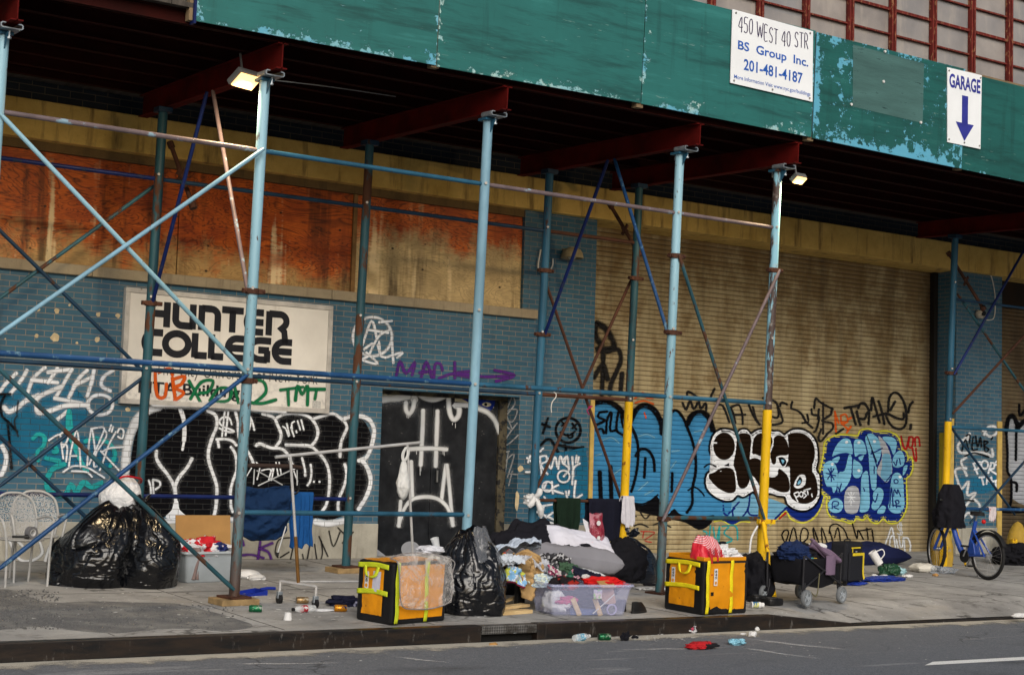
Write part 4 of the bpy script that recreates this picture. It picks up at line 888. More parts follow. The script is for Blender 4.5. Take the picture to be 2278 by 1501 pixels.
# --- pier tags
q = Graf(s_wall(0)).win(1170,860,4.17)
q.circ('K', 24, 392, 402, 115)
q.multi('K', 17, '320,420 390,452 455,415|335,325 372,362|370,328 335,362|430,340 468,395|470,345 430,385|388,440 400,472 432,462 432,430')
q.multi('K', 22, '150,345 222,372|205,290 158,430|140,540 190,490 240,500 290,590 330,640 372,590 360,540|300,540 430,562 550,572|330,650 440,590 530,560|490,780 560,800|510,815 545,780', .25)
q.fill('b', '150,640 560,560 575,760 570,1220 110,1240 115,800', 0)
q.multi('W', 17, '130,655 145,820|130,650 185,640 190,690 140,725 200,810|200,660 230,760 270,650 290,740|300,760 320,640 350,720 380,640 400,760|370,650 340,700 400,760 350,830|430,650 440,830|500,710 440,760 430,905|470,640 462,700|490,650 482,700|190,890 170,950 225,962|240,880 250,990|300,910 240,950 345,990|370,970 382,1030|400,965 395,1000|460,870 450,1030 520,1000|120,1110 240,1090|165,1115 130,1260|100,1160 260,1230|130,1260 270,1160 265,1290|40,640 20,700|10,660 45,690|0,790 50,790|130,600 160,570|170,1020 190,1060|95,1270 200,1255 320,1290')
q.circ('W', 16, 350, 830, 55).circ('W', 16, 200, 925, 46)
q.done('black smiling face and white tag on the pier')
# --- shutter
q = Graf(s_shut, 'slat').win(760,500,2.997)
q.multi('k', 34, '1700,655 1755,690 1800,760 1808,822 1705,830|1690,670 1690,740 1730,800', .35)
q.multi('k', 27, '1765,845 1840,832 1860,900 1830,980 1795,1060 1785,1130|1740,850 1742,950 1732,1130|1680,1020 1740,930 1772,1030|1868,990 1858,1120', .3)
q.win(1170,860,4.17)
q.fill('B', '600,1090 612,700 622,180 720,150 820,190 900,280 940,340 1010,240 1100,180 1200,230 1265,330 1300,280 1370,220 1450,290 1490,330 1540,270 1620,250 1690,300 1745,420 1850,500 1900,700 1900,1150 1793,1200 1500,1210 1300,1190 1000,1090', 4)
q.multi('S', 10, '700,500 790,470 860,520|1040,460 1120,440 1190,470|1350,600 1420,590|800,820 880,760|1040,960 1130,880|1560,420 1640,400|1390,690 1340,760|640,640 700,620|1100,1000 1180,960', .8)
q.multi('K', 48, '625,150 760,142 860,200 925,300|955,340 1020,215 1100,172 1190,220 1250,330 1262,430|1495,345 1540,262 1620,237 1690,280 1732,400')
q.multi('K', 24, '1275,300 1380,218 1450,280 1490,370 1540,500 1570,650 1570,800 1540,950 1540,1080 1490,1165|930,300 1000,420 1035,540 1035,700 1010,850 975,970|1015,640 1060,580 1130,590 1180,670 1190,780|1105,660 1095,840|1355,800 1350,970')
q.multi('K', 14, '1500,960 1560,930 1620,970 1650,1010|1650,745 1700,715 1760,740|880,1340 960,1310|1220,1000 1160,1050 1080,1085 985,1075')
q.multi('K', 36, '682,790 692,1050|780,740 790,1050')
q.fill('K', '965,1080 1080,1095 1160,1055 1215,1010 1300,1180 1370,1130 1420,1175 1500,1195 1640,1205 1745,1190 1700,1280 1600,1325 1480,1260 1300,1215 1100,1172 970,1125', 3)
q.multi('K', 21, '750,230 680,240 670,282 732,312 655,350|740,430 752,300 792,240 778,400 835,400|852,240 838,400 912,452|880,260 892,350 920,400|650,400 700,390 720,430')
q.multi('k', 20, '1450,150 1482,212 1520,130 1552,205 1590,150|1600,130 1620,200 1665,150 1668,220|1490,80 1500,45 1550,70 1580,95|1745,20 1710,95', .2)
q.multi('O', 12, '1005,110 1080,55 1110,100 1175,105|1010,150 1090,130 1180,160|1110,290 1095,240', .4)
q.multi('k', 12, '1000,1290 1060,1270 1130,1300|1180,1280 1250,1260 1340,1300|1040,1130 1100,1220 1150,1180|985,1190 1020,1200', .3)
q.multi('R', 8, '1060,1340 1190,1350 1100,1420 1160,1440|1090,1340 1080,1400', .3)
q.done('pale blue bubble letters outlined in black')
q = Graf(s_shut, 'slat').win(1540,920,5.003)
q.fill('N', '1040,1060 1140,1165 1240,1195 1350,1140 1450,990 1465,880 1420,860 1200,950', 3)
q.fill('S', '330,950 640,880 830,930 1060,1030 960,1130 860,1235 700,1160 520,1150 340,1130', 3)
q.st('Y', 16, '865,1240 960,1150 1040,1085 1100,1172 1230,1212 1350,1160 1430,1040 1472,890').st('Y', 13, '240,1200 330,1190 440,1242 540,1200 640,1205')
q.fill('N', '330,1172 700,1165 540,1195 440,1230', 3).st('N', 22, '870,1220 960,1130 1050,1040').st('R', 20, '965,1165 1040,1100')
q.multi('N', 18, '340,970 350,1100 390,1130|640,890 620,1050 560,1140|610,1060 640,1120 720,1130|520,980 450,1060 450,1140|470,1050 400,1110')
C_ = '340,175 250,220 205,320 200,420 260,520 270,590 320,640 190,650 150,730 165,830 240,910 350,960 440,955 500,900 560,920 620,890 680,860 740,920 850,880 940,905 1030,920 1060,1000 1150,1060 1260,1070 1350,1020 1400,940 1412,880 1412,700 1370,620 1390,520 1380,350 1320,240 1230,185 1120,180 1050,220 1020,240 960,200 890,200 820,180 740,180 680,210 650,230 600,180 540,180 490,220 440,190'
q.st('K', 44, C_, .2, True, 4).fill('W', C_, 4)
q.circ('D', 0, 350, 360, 120, 152)
for p_ in ('330,600 450,620 480,760 475,860 400,880 290,830 200,740 180,680 240,650', '500,250 560,215 630,230 655,300 640,380 600,470 600,520 610,640 640,710 610,800 560,830 510,800 480,640 455,560 480,420', '690,260 740,220 800,220 870,250 890,310 865,390 850,450 760,470 700,450 665,440 670,330', '615,530 690,490 770,530 800,620 850,700 940,690 960,610 1050,680 1080,780 1070,860 980,870 860,820 770,830 690,710 620,660', '910,260 980,240 1040,290 1070,380 1060,455 970,465 920,490 930,540 890,560 865,450 900,350', '1060,240 1130,210 1230,220 1320,290 1360,400 1350,520 1310,580 1240,520 1190,460 1150,460 1145,500 1230,570 1330,640 1380,740 1392,880 1350,960 1260,1000 1160,980 1090,920 1092,850 1130,820 1120,780 1170,690 1150,610 1080,580 1030,590 1080,490 1090,440 1080,330'): q.fill('D', p_, 3)
q.fill('W', '1190,680 1255,690 1250,790 1180,830 1130,810 1140,750', 3).fill('K', '1190,700 1220,740 1190,795 1150,790', 3).fill('L', '1190,735 1208,755 1180,785 1165,775', 3)
q.fill('K', '955,495 1010,485 1045,540 1000,585', 3).fill('L', '985,510 1020,520 1005,555', 3).fill('K', '350,580 405,545 410,585', 0)
q.multi('W', 13, '1130,890 1170,975|1130,885 1175,870 1180,910 1150,925|1290,840 1310,830|1240,850 1310,830|1275,845 1285,900|1255,860 1230,875 1265,905 1235,935|1325,890 1330,920')
q.circ('W', 13, 1208, 895, 20, 28)
q.done('dark brown bubble letters with white outline')
q = Graf(s_shut, 'slat').win(1800,860,3.95)
C_ = '150,480 240,430 340,430 430,435 450,392 520,377 580,402 680,397 760,432 790,480 790,540 850,580 862,650 890,622 903,700 880,770 845,810 850,930 850,1040 830,1110 780,1180 700,1190 650,1150 600,1190 540,1172 510,1130 470,1160 410,1150 370,1190 290,1167 210,1150 165,1090 160,1000 170,970 130,940 100,900 95,780 110,700 130,600 135,530'
q.st('Y', 30, C_, .25, True, 3).fill('N', C_, 3)
for p_ in ('200,610 240,510 300,455 350,460 375,520 378,590 320,578 250,590', '392,480 440,460 480,490 500,560 495,590 440,590 400,610', '345,600 372,620 370,740 355,820 310,890 250,930 255,760 310,735', '200,640 260,610 262,640 235,670', '430,620 480,600 455,650', '120,700 150,660 200,650 235,700 250,780 235,900 210,930 195,880 150,870 125,780', '387,650 400,640 460,690 462,760 430,800 390,790 380,740', '465,770 512,745 525,900 530,1030 510,1090 440,1095 462,1000 452,880', '490,450 540,410 600,450 632,520 622,620 590,700 588,880 550,900 530,760 520,600', '645,440 720,440 768,490 742,600 705,520 655,470', '740,610 790,560 832,600 830,680 780,710 732,690', '562,930 610,882 650,920 640,1000 590,1080 545,1060 560,990', '702,1000 722,800 770,752 820,800 830,950 835,1040 800,1105 730,1105 692,1060', '600,1085 640,1042 672,1060 650,1110 600,1112', '830,700 862,690 850,740 820,780'): q.fill('L', p_, 3)
q.fill('E', '604,432 660,480 700,560 720,640 725,760 680,840 622,790 592,740 632,640 652,560', 3).fill('E', '312,930 360,872 420,880 440,940 445,1010 420,1100 360,1115 310,1080', 3)
q.fill('S', '640,600 710,600 722,760 680,835 625,785 640,690', 3).circ('L', 0, 230, 1042, 66)
q.multi('N', 10, '545,560 575,640 592,700|570,700 568,760|540,590 640,540|600,880 610,790 640,860|660,850 730,760|705,1060 720,880 735,1050|740,960 745,900 770,940 775,900 800,960|760,1010 765,1060|740,1040 800,1050|560,990 580,1010 600,940|150,760 230,780|190,710 192,830|165,720 215,815|215,720 160,810|250,880 300,990|280,850 250,960|200,1070 205,1010 250,1010 250,1040 210,1050 255,1075|740,660 760,690 770,640|790,630 800,680|475,890 485,915')
q.circ('N', 9, 760, 830, 18).circ('N', 9, 770, 1010, 16)
q.multi('W', 7, '330,970 400,970|365,920 365,1040|340,935 392,1005|392,930 345,1010', .2)
for x_, y_ in ((326,486),(434,490),(570,480),(434,735),(795,790),(200,680)): q.circ('W', 0, x_, y_, 13)
q.multi('K', 9, '500,420 530,500 590,660', .1)
q.done('light blue and navy letters with yellow outline')
q = Graf(s_shut, 'slat').win(1520,860,4.2185)
q.multi('k', 22, '1510,200 1560,190 1640,178|1570,200 1590,270 1615,352|1625,230 1640,300 1660,358|1640,200 1660,160 1700,160 1740,220|1650,300 1700,300 1720,250 1742,240 1735,350|1760,220 1770,100 1790,160 1840,335|1830,135 1860,230 1885,350|1780,280 1900,250|1920,230 1930,110 1970,57 2020,70 2070,150 2090,250 2085,350 2040,395 1970,380 1920,320 1902,250 1990,290 2060,300 2065,250|1985,140 1940,220|2110,240 2122,180 2150,142')
q.multi('k', 19, '310,170 370,182 430,330|440,190 470,260 485,340|450,190 520,172 550,260 555,350|470,262 580,262|600,130 640,240 690,330|650,190 680,300 715,355|745,105 860,140 890,220 880,290 800,270|890,200 930,320 880,350 800,360|905,180 920,147 970,165|1020,140 1010,200 1060,220 1110,260 1150,330 1210,385|1160,260 1172,312|1115,340 1170,330|1225,200 1240,110 1290,150 1400,210|1200,210 1210,260 1270,280 1250,390 1225,425|1270,210 1260,300|1310,150 1310,440|1390,200 1380,260 1300,320 1390,340 1400,390 1350,440 1290,510 1265,480 1290,400|1430,440 1500,395')
q.multi('O', 16, '1420,230 1425,330 1430,420|1420,240 1455,340|1475,270 1520,260 1540,320 1485,350 1475,275|1480,330 1540,330|1540,310 1572,290|1572,370 1530,430|1500,360 1545,400')
q.win(1800,860,3.95).multi('R', 15, '805,435 825,520 850,545 875,440|880,440 910,450 900,530 870,520 880,440|930,520 930,450 960,450 970,520|905,540 925,640 940,640 935,540').multi('k', 24, '892,335 886,372')
q.win(1720,1150,6.7)
q.multi('K', 19, '230,490 130,290 150,210 205,188 222,250 170,400 160,450|205,490 300,150 370,470|410,460 400,280 440,160 510,200 500,320 400,390|630,450 590,150 730,500 715,150 840,510|840,210 940,540|830,235 850,130 940,100 1050,180 1110,330|910,300 960,150 1000,380|910,370 1000,470|1175,95 1245,320 1260,190 1340,330|1290,200 1455,170|1390,160 1410,330|1470,190 1500,430', .1)
q.circ('K', 19, 1575, 450, 55, 75, .1)
q.multi('w', 22, '1670,560 1730,500 1672,400 1710,290 1760,150 1800,330 1830,570|1730,400 1745,300 1790,260|1720,480 1730,420 1790,540|1830,330 1850,430 1890,580|1870,280 1890,430 1920,430 1940,290 1960,570|1930,310 2000,310 2040,420 2020,540 1970,570', .3)
q.multi('w', 12, '1920,120 1850,110 1860,180 1920,210 1900,260 1840,240|1880,70 1890,270|1900,70 1915,270', .2)
q.win(1540,920,5.003).multi('C', 14, '200,1240 180,1400|230,1260 260,1420 300,1250 290,1440|330,1250 480,1250 500,1400|400,1260 350,1330 440,1400 360,1440|120,1300 160,1330 110,1400', .5)
q.done('black, red and white tags scrawled round the bubble letters')
# --- plinth
q = Graf(s_wall(.025), 'flat').win(520,1010,4.058)
q.multi('V', 20, '240,790 220,930 190,1050|230,850 350,800|230,850 310,880 340,950|60,912 160,905 270,935|80,780 90,820', .5)
q.multi('k', 10, '530,750 410,770 375,880 400,930|500,880 420,930|540,820 500,1000|620,900 650,990 690,800|730,810 760,980 800,900 790,780|770,740 850,920|860,690 900,830 960,700|700,700 640,800|940,660 1010,720 1050,660|980,800 1080,700', .5)
q.win(0,1000,2.9965).multi('w', 16, '60,600 120,720 200,740 280,690 260,600|330,650 300,740|100,590 150,640', .4)
q.done('thin black and purple scrawl along the plinth')
# --- right pier and second shutter
q = Graf(s_wall(0)).win(2040,900,3.752)
q.fill('b', '288,600 420,612 690,580 694,690 560,740 330,735', 0)
q.multi('w', 18, '415,590 380,530 320,545 335,620 370,700 430,640 420,750 488,735 440,800 388,870|480,790 520,830 520,870|380,950 430,900 460,940', .3)
q.multi('W', 15, '470,490 505,575|470,490 530,478 512,530 480,540|620,485 595,570|615,485 645,490 640,530 608,540 690,595|655,480 675,470 690,520|655,500 690,500|520,605 560,603|540,605 555,665|580,660 590,600 605,640 620,600 625,660|630,640 692,625|655,635 658,700')
q.circ('W', 15, 565, 500, 28, 34)
q.multi('w', 20, '410,275 345,330 360,395 460,400 560,400 630,430 625,370|540,200 600,262 660,240 650,185 590,190 560,250|410,440 370,470 385,520 410,530|440,240 420,290', .3)
q.multi('K', 12, '375,385 405,290 432,385|410,260 440,250 440,320|470,270 462,370 505,370|465,320 500,315|490,260 510,350 530,270 540,350|560,300 570,390 600,370 565,340 595,310 560,300|620,290 632,270|400,430 480,400 600,435', .1)
q.done('white names and black tag on the right pier')
q = Graf(s_shut, 'slat').win(2040,900,3.752)
q.fill('E', '745,210 770,120 840,130 900,150 1000,150 1000,800 790,780 790,620 755,540', 3)
q.multi('K', 34, '742,215 760,120 800,95 838,170|842,190 890,140 950,130', .2).multi('K', 20, '740,200 752,400 752,550 782,620 782,800 760,860|826,170 822,460|800,645 828,660 828,720|850,0 855,90 900,40', .15).fill('K', '700,900 770,850 860,860 900,900', 3)
q.done('white and black letters on the second shutter')
# ================================================================== COLLEGE SIGN
SO = .075
c4 = [wl(*p, SO) for p in ((278.5,638.5),(741,680),(732.5,917),(268.6,900))]
u0, u1 = (c4[0][0]+c4[3][0])/2, (c4[1][0]+c4[2][0])/2; v1, v0 = (c4[0][1]+c4[1][1])/2, (c4[2][1]+c4[3][1])/2
HS = thing('college_sign', 'large white metal sign lettered HUNTER COLLEGE on the blue brick wall', 'sign', (0,WY,0), 0, None, -TILT)
k = N('sign_enamel'); n1 = k.noise(2, 5, .6); n2 = k.noise(9, 5, .7); z = k.ramp(k.xyz('Object')[2], v0, v0+.45, 1, 0)
c = k.mix(k.ramp(n1, .3, .7), (.62,.595,.55), (.76,.735,.68)); c = k.mix(k.math('MULTIPLY', k.ramp(n2, .52, .62), k.math('MULTIPLY', z, .7)), c, (.28,.28,.29)); c = k.mix(k.ramp(k.noise(5,4,.6,k.mp((1,1,.08))), .58, .74, 0, .35), c, (.33,.28,.22))
k.col(c); k.set(Roughness=.45)
MB().b2((u0+.05,-SO+.006,v0+.05), (u1-.05,-.002,v1-.05)).build('sign_face', k.m, HS)
fr = pm('sign_frame_metal', (.50,.48,.45), .4, .3, 6, wear=(.22,.17,.11), wthr=.64)
b = MB(); b.b2((u0,-SO-.012,v1-.06), (u1,-.002,v1)); b.b2((u0,-SO-.012,v0), (u1,-.002,v0+.06)); b.b2((u0,-SO-.0125,v0+.06), (u0+.06,-.002,v1-.06)); b.b2((u1-.06,-SO-.0125,v0+.06), (u1,-.002,v1-.06)); b.build('sign_frame', fr, HS, bevel=.006)
ink2 = pm('sign_black', (.012,.013,.018), .45, .2)
def SP(u, v): return (u,-SO+.002,v)
def Lx(zx, zy): return wl(zx/2.997, 500+zy/2.997, SO)
def letters(rows):
    mb = MB()
    for (xa, xb, vb, vt, strokes, w) in rows:
        for s_ in strokes: ribbon([(xa+p[0]*(xb-xa), vb+p[1]*(vt-vb)) for p in s_], w, SP, mb)
    mb.build('lettering', ink2, HS, alpha=[1.0]*len(mb.v))
def arc(cx, cy, rx, ry, a0, a1, n=10): return [(cx+rx*math.cos(R(a0+(a1-a0)*i/n)), cy+ry*math.sin(R(a0+(a1-a0)*i/n))) for i in range(n+1)]
h1t, h1b = Lx(1110,515)[1], Lx(1110,683)[1]; h2t, h2b = Lx(1030,700)[1], Lx(1030,866)[1]
W1 = .087
LT = {'H':[[(.14,0),(.14,1)],[(.86,0),(.86,1)],[(.2,.52),(.8,.52)]],
 'U':[[(.14,1),(.14,.35)]+arc(.42,.36,.28,.24,180,270,6)+[(.86,.12)],[(.86,1),(.86,0)]],
 'N':[[(.14,0),(.14,1)],[(.14,.88),(.5,.88)]+arc(.55,.62,.31,.26,90,0,6)+[(.86,0)]],
 'T':[[(0,.9),(1,.9)],[(.5,0),(.5,.9)]],
 'E':[[(1,.9)]+[(.6,.9)]+arc(.58,.5,.44,.40,90,270,12)+[(1,.1)],[(.3,.5),(1,.5)]],
 'R':[[(.14,0),(.14,1)],[(.14,.9),(.6,.9)]+arc(.62,.62,.28,.28,90,-60,9)+[(.62,.36),(.82,.2),(.86,-.12),(.86,-.3)]],
 'C':[[(1,.9),(.6,.9)]+arc(.58,.5,.44,.40,90,270,12)+[(1,.1)]],
 'O':[arc(.5,.5,.40,.42,90,455,26)],
 'L':[[(.14,1),(.14,0)],[(.14,.1),(.93,.1)]],
 'G':[[(1,.9),(.6,.9)]+arc(.58,.5,.44,.40,90,270,12)+[(.86,.1)],[(.86,0),(.86,.5)],[(.5,.5),(.93,.5)]]}
rows = []
for ch, a_, b_ in (('H',985,1135),('U',1150,1310),('N',1325,1475),('T',1480,1625),('E',1630,1760),('R',1775,1928)): rows.append((Lx(a_,600)[0], Lx(b_,600)[0], h1b, h1t, LT[ch], W1))
for ch, a_, b_ in (('C',945,1085),('O',1083,1275),('L',1285,1390),('L',1396,1500),('E',1503,1632),('G',1638,1808),('E',1815,1948)): rows.append((Lx(a_,800)[0], Lx(b_,800)[0], h2b, h2t, LT[ch], W1))
letters(rows)
vb = Lx(1060,1003)[1]; txt('The City University of New York', ink2, HS, SP, Lx(1035,1000)[0], Lx(2118,1040)[0], vb-.04, vb+.15, -.012)
vb = Lx(930,1115)[1]; txt('MTA Building', ink2, HS, SP, Lx(922,1115)[0], Lx(1600,1140)[0], vb-.05, vb+.135, .022)
MB().b2((Lx(2085,1170)[0],-SO+.004,Lx(2085,1225)[1]), (Lx(2140,1170)[0],-SO+.001,Lx(2085,1172)[1])).build('sticker', pm('old_sticker', (.5,.5,.48), .6, .4, 40), HS)
q = Graf(s_wall(SO-.004), 'flat').win(0,500,2.997); q.off = .004
q.multi('O', 22, '1035,985 1040,1100 1060,1150 1100,1140 1110,1060|1060,980 1130,960 1150,1000|1150,1020 1160,1100 1170,1170|1150,1030 1230,1010 1210,1060 1165,1085 1225,1120 1165,1170', .15)
q.multi('G', 21, '1260,1040 1300,1110 1340,1190|1270,1160 1340,1050 1420,1040 1390,1110 1330,1120|1400,1170 1460,1090 1540,1100 1520,1170 1410,1180|1560,1060 1590,1190|1690,1190 1770,1120 1760,1050 1700,1030|1650,1180 1740,1190 1840,1165|1870,1100 2020,1080|1920,1100 1925,1200|1970,1170 1985,1070 2015,1130 2050,1070 2050,1200|2060,1095 2165,1095|2110,1100 2100,1160', .15)
q.multi('W', 24, '1020,1195 1200,1195 1400,1200 1700,1225 1900,1240', .5)
q.done('orange and green tags sprayed across the sign', HS)
# ================================================================== OBJECT BUILDERS
def fb(p, seed, sc, oct=4): return noise.fractal(Vector(p)*sc+Vector((seed*7.1,seed*3.3,seed*1.7)), .8, 2.1, oct, noise_basis='PERLIN_ORIGINAL')
def rdg(p, seed, sc): return noise.ridged_multi_fractal(Vector(p)*sc+Vector((seed*5.1,seed*2.3,seed*4.7)), .9, 2.2, 4, 1.0, 2.0, noise_basis='PERLIN_ORIGINAL')
def crumple(name, label, cat, mt, c, d, seed=1, amp=.28, rz=0, res=5, parent=None, floor=True, ridge=.9, fr=1.0, group=None):
    """a heap of cloth or crumpled film: closed surface with folds, resting flat on what carries it"""
    bm = bmesh.new(); bmesh.ops.create_icosphere(bm, subdivisions=res, radius=1); M = Matrix.Rotation(rz, 3, 'Z'); vs = []
    for v in bm.verts:
        n = v.co.copy(); q = 1+amp*fb(n, seed, 1.2*fr, 5)*1.2 + amp*.5*fb(n, seed+9, 3.5*fr, 3)+ridge*(rdg(n, seed, 1.5*fr)-1.2)*.13
        p = Vector((n.x*q*d[0]/2, n.y*q*d[1]/2, n.z*q*d[2]/2))
        if floor: p.z = max(p.z, -d[2]*.30)
        vs.append(M @ p)
    z0 = min(v.z for v in vs); mb = MB(); mb.v = [v+Vector(c)-Vector((0,0,z0 if floor else 0)) for v in vs]; mb.f = [tuple(q.index for q in f.verts) for f in bm.faces]; bm.free()
    o = mb.build(name, mt, parent, smooth=True)
    return tag(o, label, cat, group) if parent is None else o
def sheetm(name, fn, nu, nv, mt, parent=None, solid=.006, label=None, cat=None, group=None):
    o = MB().grid(fn, nu, nv).build(name, mt, parent, smooth=True, solid=solid)
    return tag(o, label, cat, group) if parent is None else o
def hang(name, label, cat, mt, x0, x1, y, z, Lf, Lb, seed, fold=.025, taper=.12, r=.03, group=None):
    def fn(u, v):
        s = -Lf+(Lf+Lb)*v; w = fb((u*2.2,0,seed), seed, 1.0, 3); L = Lf if s < 0 else Lb; t = abs(s)/max(L,.01); hem = 1+.16*fb((u*3,1,seed), seed, 1.3, 2)*t
        xm = (x0+x1)/2; x = x0+(x1-x0)*u; x = xm+(x-xm)*(1-taper*t)+.03*fb((t*1.4,u,seed), seed+3, 1.2, 2)
        a = min(abs(s)/(r*1.57), 1)*math.pi/2; yy = math.copysign(math.sin(a)*r, s); zz = z+math.cos(a)*r-max(0, abs(s)-r*1.57)*hem
        yy += math.copysign(1, s)*fold*t**.7*(1+math.sin(u*17+seed*2+w*4))*.7
        return (x, y+yy, zz)
    return sheetm(name, fn, 44, 40, mt, None, .006, label, cat, group)
def pillow(name, label, cat, mt, c, w, l, t, rz=0, rx=0, ry=0, seed=1, sag=0.0, p=3.6, parent=None):
    M = Matrix.Translation(c) @ Matrix.Rotation(rz, 4, 'Z') @ Matrix.Rotation(ry, 4, 'Y') @ Matrix.Rotation(rx, 4, 'X'); mb = MB()
    for sgn in (1, -1):
        def fn(u, v):
            x, y = u*2-1, v*2-1; h = max(0, (1-abs(x)**p))**.55*max(0, (1-abs(y)**p))**.55
            pin = 1-.05*(1-abs(y)**2)*abs(x)**4; q = Vector((x*w/2*(1-.06*(1-y*y)), y*l/2*(1-.06*(1-x*x)), 0))
            wr = .16*fb((x*1.5,y*1.5,sgn), seed, 1.2, 4)+.05*fb((x*4,y*4,sgn), seed+4, 1.4, 3)
            return (q.x, q.y, sgn*t/2*h*(1+wr*1.6)-sag*x*x)
        mb.grid(fn, 40, 30, M)
    o = mb.build(name, mt, parent, smooth=True)
    return tag(o, label, cat) if parent is None else o
# plastics
def bagmat(name, c, rough, sc=7, st=.9):
    k = N(name); n1 = k.noise(sc, 3, .5, k.mp((1,1,.35)), 2.2); n2 = k.noise(sc*3.2, 2, .5, k.mp((1,1,.3)), 2.0)
    k.col(c); k.set(Roughness=rough, Specular_IOR_Level=.45); k.bump(k.math('ADD', n1, k.math('MULTIPLY', n2, .35)), st, .06); MC[name] = k.m; return k.m
blackbag = bagmat('black_bag_plastic', (.003,.0035,.005), .2, 2.6, .2)
navybag = bagmat('navy_bag_plastic', (.004,.007,.014), .22, 2.6, .2)
k = N('white_bag_plastic'); n1 = k.noise(9, 6, .62, None, 1.2); k.col(k.mix(k.ramp(k.noise(6,4,.6), .58, .66, 0, .3), (.62,.63,.65), (.45,.5,.62))); k.set(Roughness=.45, Subsurface_Weight=.2, Subsurface_Radius=(.05,.05,.05)); k.bump(n1, .7, .05); whitebag = k.m
def bag(name, label, mt, c, rx, ry, h, seed, lean=(0,0), tuft=True, belly=.28, top=.14, n=220, m=150, cat='bin bag', group=None, rz=0, wr=1.0):
    """film bag: taut panels between creases that run down from the neck, cross creases near the bulge, corners at the base"""
    t = thing(name, label, cat, c, rz, group); cx = Vector(c) if not rz else Vector((0,0,0))
    def prof(t_):
        if t_ < belly: q = t_/belly; return .86+.14*math.sin(q*math.pi/2)
        q = (t_-belly)/(1-belly); return top+(1-top)*max(0, 1-q**1.9)**.8
    def fn(u, v):
        a = u*2*math.pi; t_ = v; r = prof(t_); ca, sa = math.cos(a), math.sin(a); d = Vector((ca, sa, t_*1.3))
        big = fb(d, seed, .9, 2)
        # long creases fanning out of the neck, wandering sideways
        aw = a+.5*fb(Vector((ca,sa,t_*2)), seed+1, 1.1, 3); f1 = 1-abs(math.sin(aw*4.5+seed)); f2 = 1-abs(math.sin(aw*8+seed*2+t_*1.5)); f3 = 1-abs(math.sin(aw*17+seed*3-t_*2))
        up_ = .25+.75*t_**1.3
        cre = -(.085*f1**3+.055*f2**3+.022*f3**3)*up_
        # cross creases where the film is squeezed
        q = fb(Vector((ca*1.3,sa*1.3,t_*5.5)), seed+4, 1.0, 3); q2 = fb(Vector((ca*3,sa*3,t_*9)), seed+6, 1.0, 2); cr2 = -.022*max(0, 1-abs(q)*4)**2*(1-t_)
        w = 1+wr*(.24*big+cre+cr2)
        z = h*t_*(1+.10*big*t_)
        foot = 1+.10*max(0, 1-t_*5)*math.sin(a*3+seed)**2
        return (cx.x+rx*r*w*foot*ca+lean[0]*t_**1.4, cx.y+ry*r*w*foot*sa+lean[1]*t_**1.4, cx.z+max(.002, z))
    mb = MB().grid(fn, n, m, wrap=True); b = len(mb.v)-n
    mb.f.append(tuple(range(b, b+n))); mb.build('bag_body', mt, t, smooth=True)
    if tuft:
        def ft(u, v):
            a = u*2*math.pi; r = top*(.55-.35*math.sin(min(1,v*2)*math.pi)+.55*v*v); q = 1+.35*math.sin(a*5+seed)+.25*fb((math.cos(a),math.sin(a),v*2), seed, 1.6, 3)
            return (cx.x+lean[0]+rx*r*q*math.cos(a)+.03*v, cx.y+lean[1]+ry*r*q*math.sin(a), cx.z+h-.02+.11*v*(1+.3*math.sin(a*3+seed)))
        MB().grid(ft, 40, 14, wrap=True).build('knot', mt, t, smooth=True, solid=.003)
    return t
# ------------------------------------------------------------------ chairs
wht = pm('white_chair_enamel', (.36,.36,.355), .45, .2, 6)
k = N('perforated_white'); vo = k.n('TexVoronoi'); vo.inputs['Scale'].default_value = 75; k.l(k.tc.outputs['Object'], vo.inputs['Vector']); k.col((.34,.34,.335)); k.set(Alpha=k.ramp(vo.outputs['Distance'], .40, .5, 0, .8)); perf = k.m
def mesh_chair(label, loc, rz):
    t = thing('garden_chair', label, 'chair', loc, rz, 'white metal armchairs')
    # faces -y in its own frame
    MB().lathe([(.001,.43),(.12,.433),(.215,.445),(.225,.455),(.218,.462),(.12,.448),(.001,.445)], 28).build('seat', wht, t, smooth=True)
    bk = [(-.20,.16,.44),(-.235,.20,.62),(-.20,.235,.80),(-.10,.255,.88),(0,.26,.895),(.10,.255,.88),(.20,.235,.80),(.235,.20,.62),(.20,.16,.44)]
    o = MB().tube(catmull(bk, 6), .013, 8).build('back_frame', wht, t, smooth=True)
    def fn(u, v):
        z = .47+v*.41; wv = (.20+.035*math.sin(min(1,(z-.44)/.2)*1.57))*(1 if z < .66 else math.sqrt(max(.02, 1-((z-.66)/.235)**2.4))); x = (u*2-1)*wv
        return (x, .17+.09*(v**.7)+.03*(1-(u*2-1)**2), z)
    MB().grid(fn, 16, 16).build('backrest', perf, t, smooth=True)
    for s in (-1, 1):
        MB().tube(catmull([(s*.215,-.20,0),(s*.225,-.19,.40),(s*.255,-.17,.60),(s*.27,-.10,.665),(s*.265,.06,.67),(s*.235,.19,.64)], 6), .013, 8).build('armrest', wht, t, smooth=True)
        MB().tube([(s*.205,.24,0),(s*.20,.19,.30),(s*.19,.155,.46)], .013, 8).build('leg', wht, t, smooth=True)
    return t
CHAIR = mesh_chair('white metal mesh armchair at the left edge with a tape roll on its seat', (4.88,15.80,0), R(6))
dup(CHAIR, (5.13,16.12,.0), R(-10), 'white metal armchair half hidden between the taped chair and the bin bags')
t = thing('tape_roll', 'grey roll of tape standing on the white chair seat', 'tape roll', (4.95,15.72,.462), R(25))
Mx = Matrix.Translation((0,0,.062)) @ Matrix.Rotation(R(90), 4, 'X')
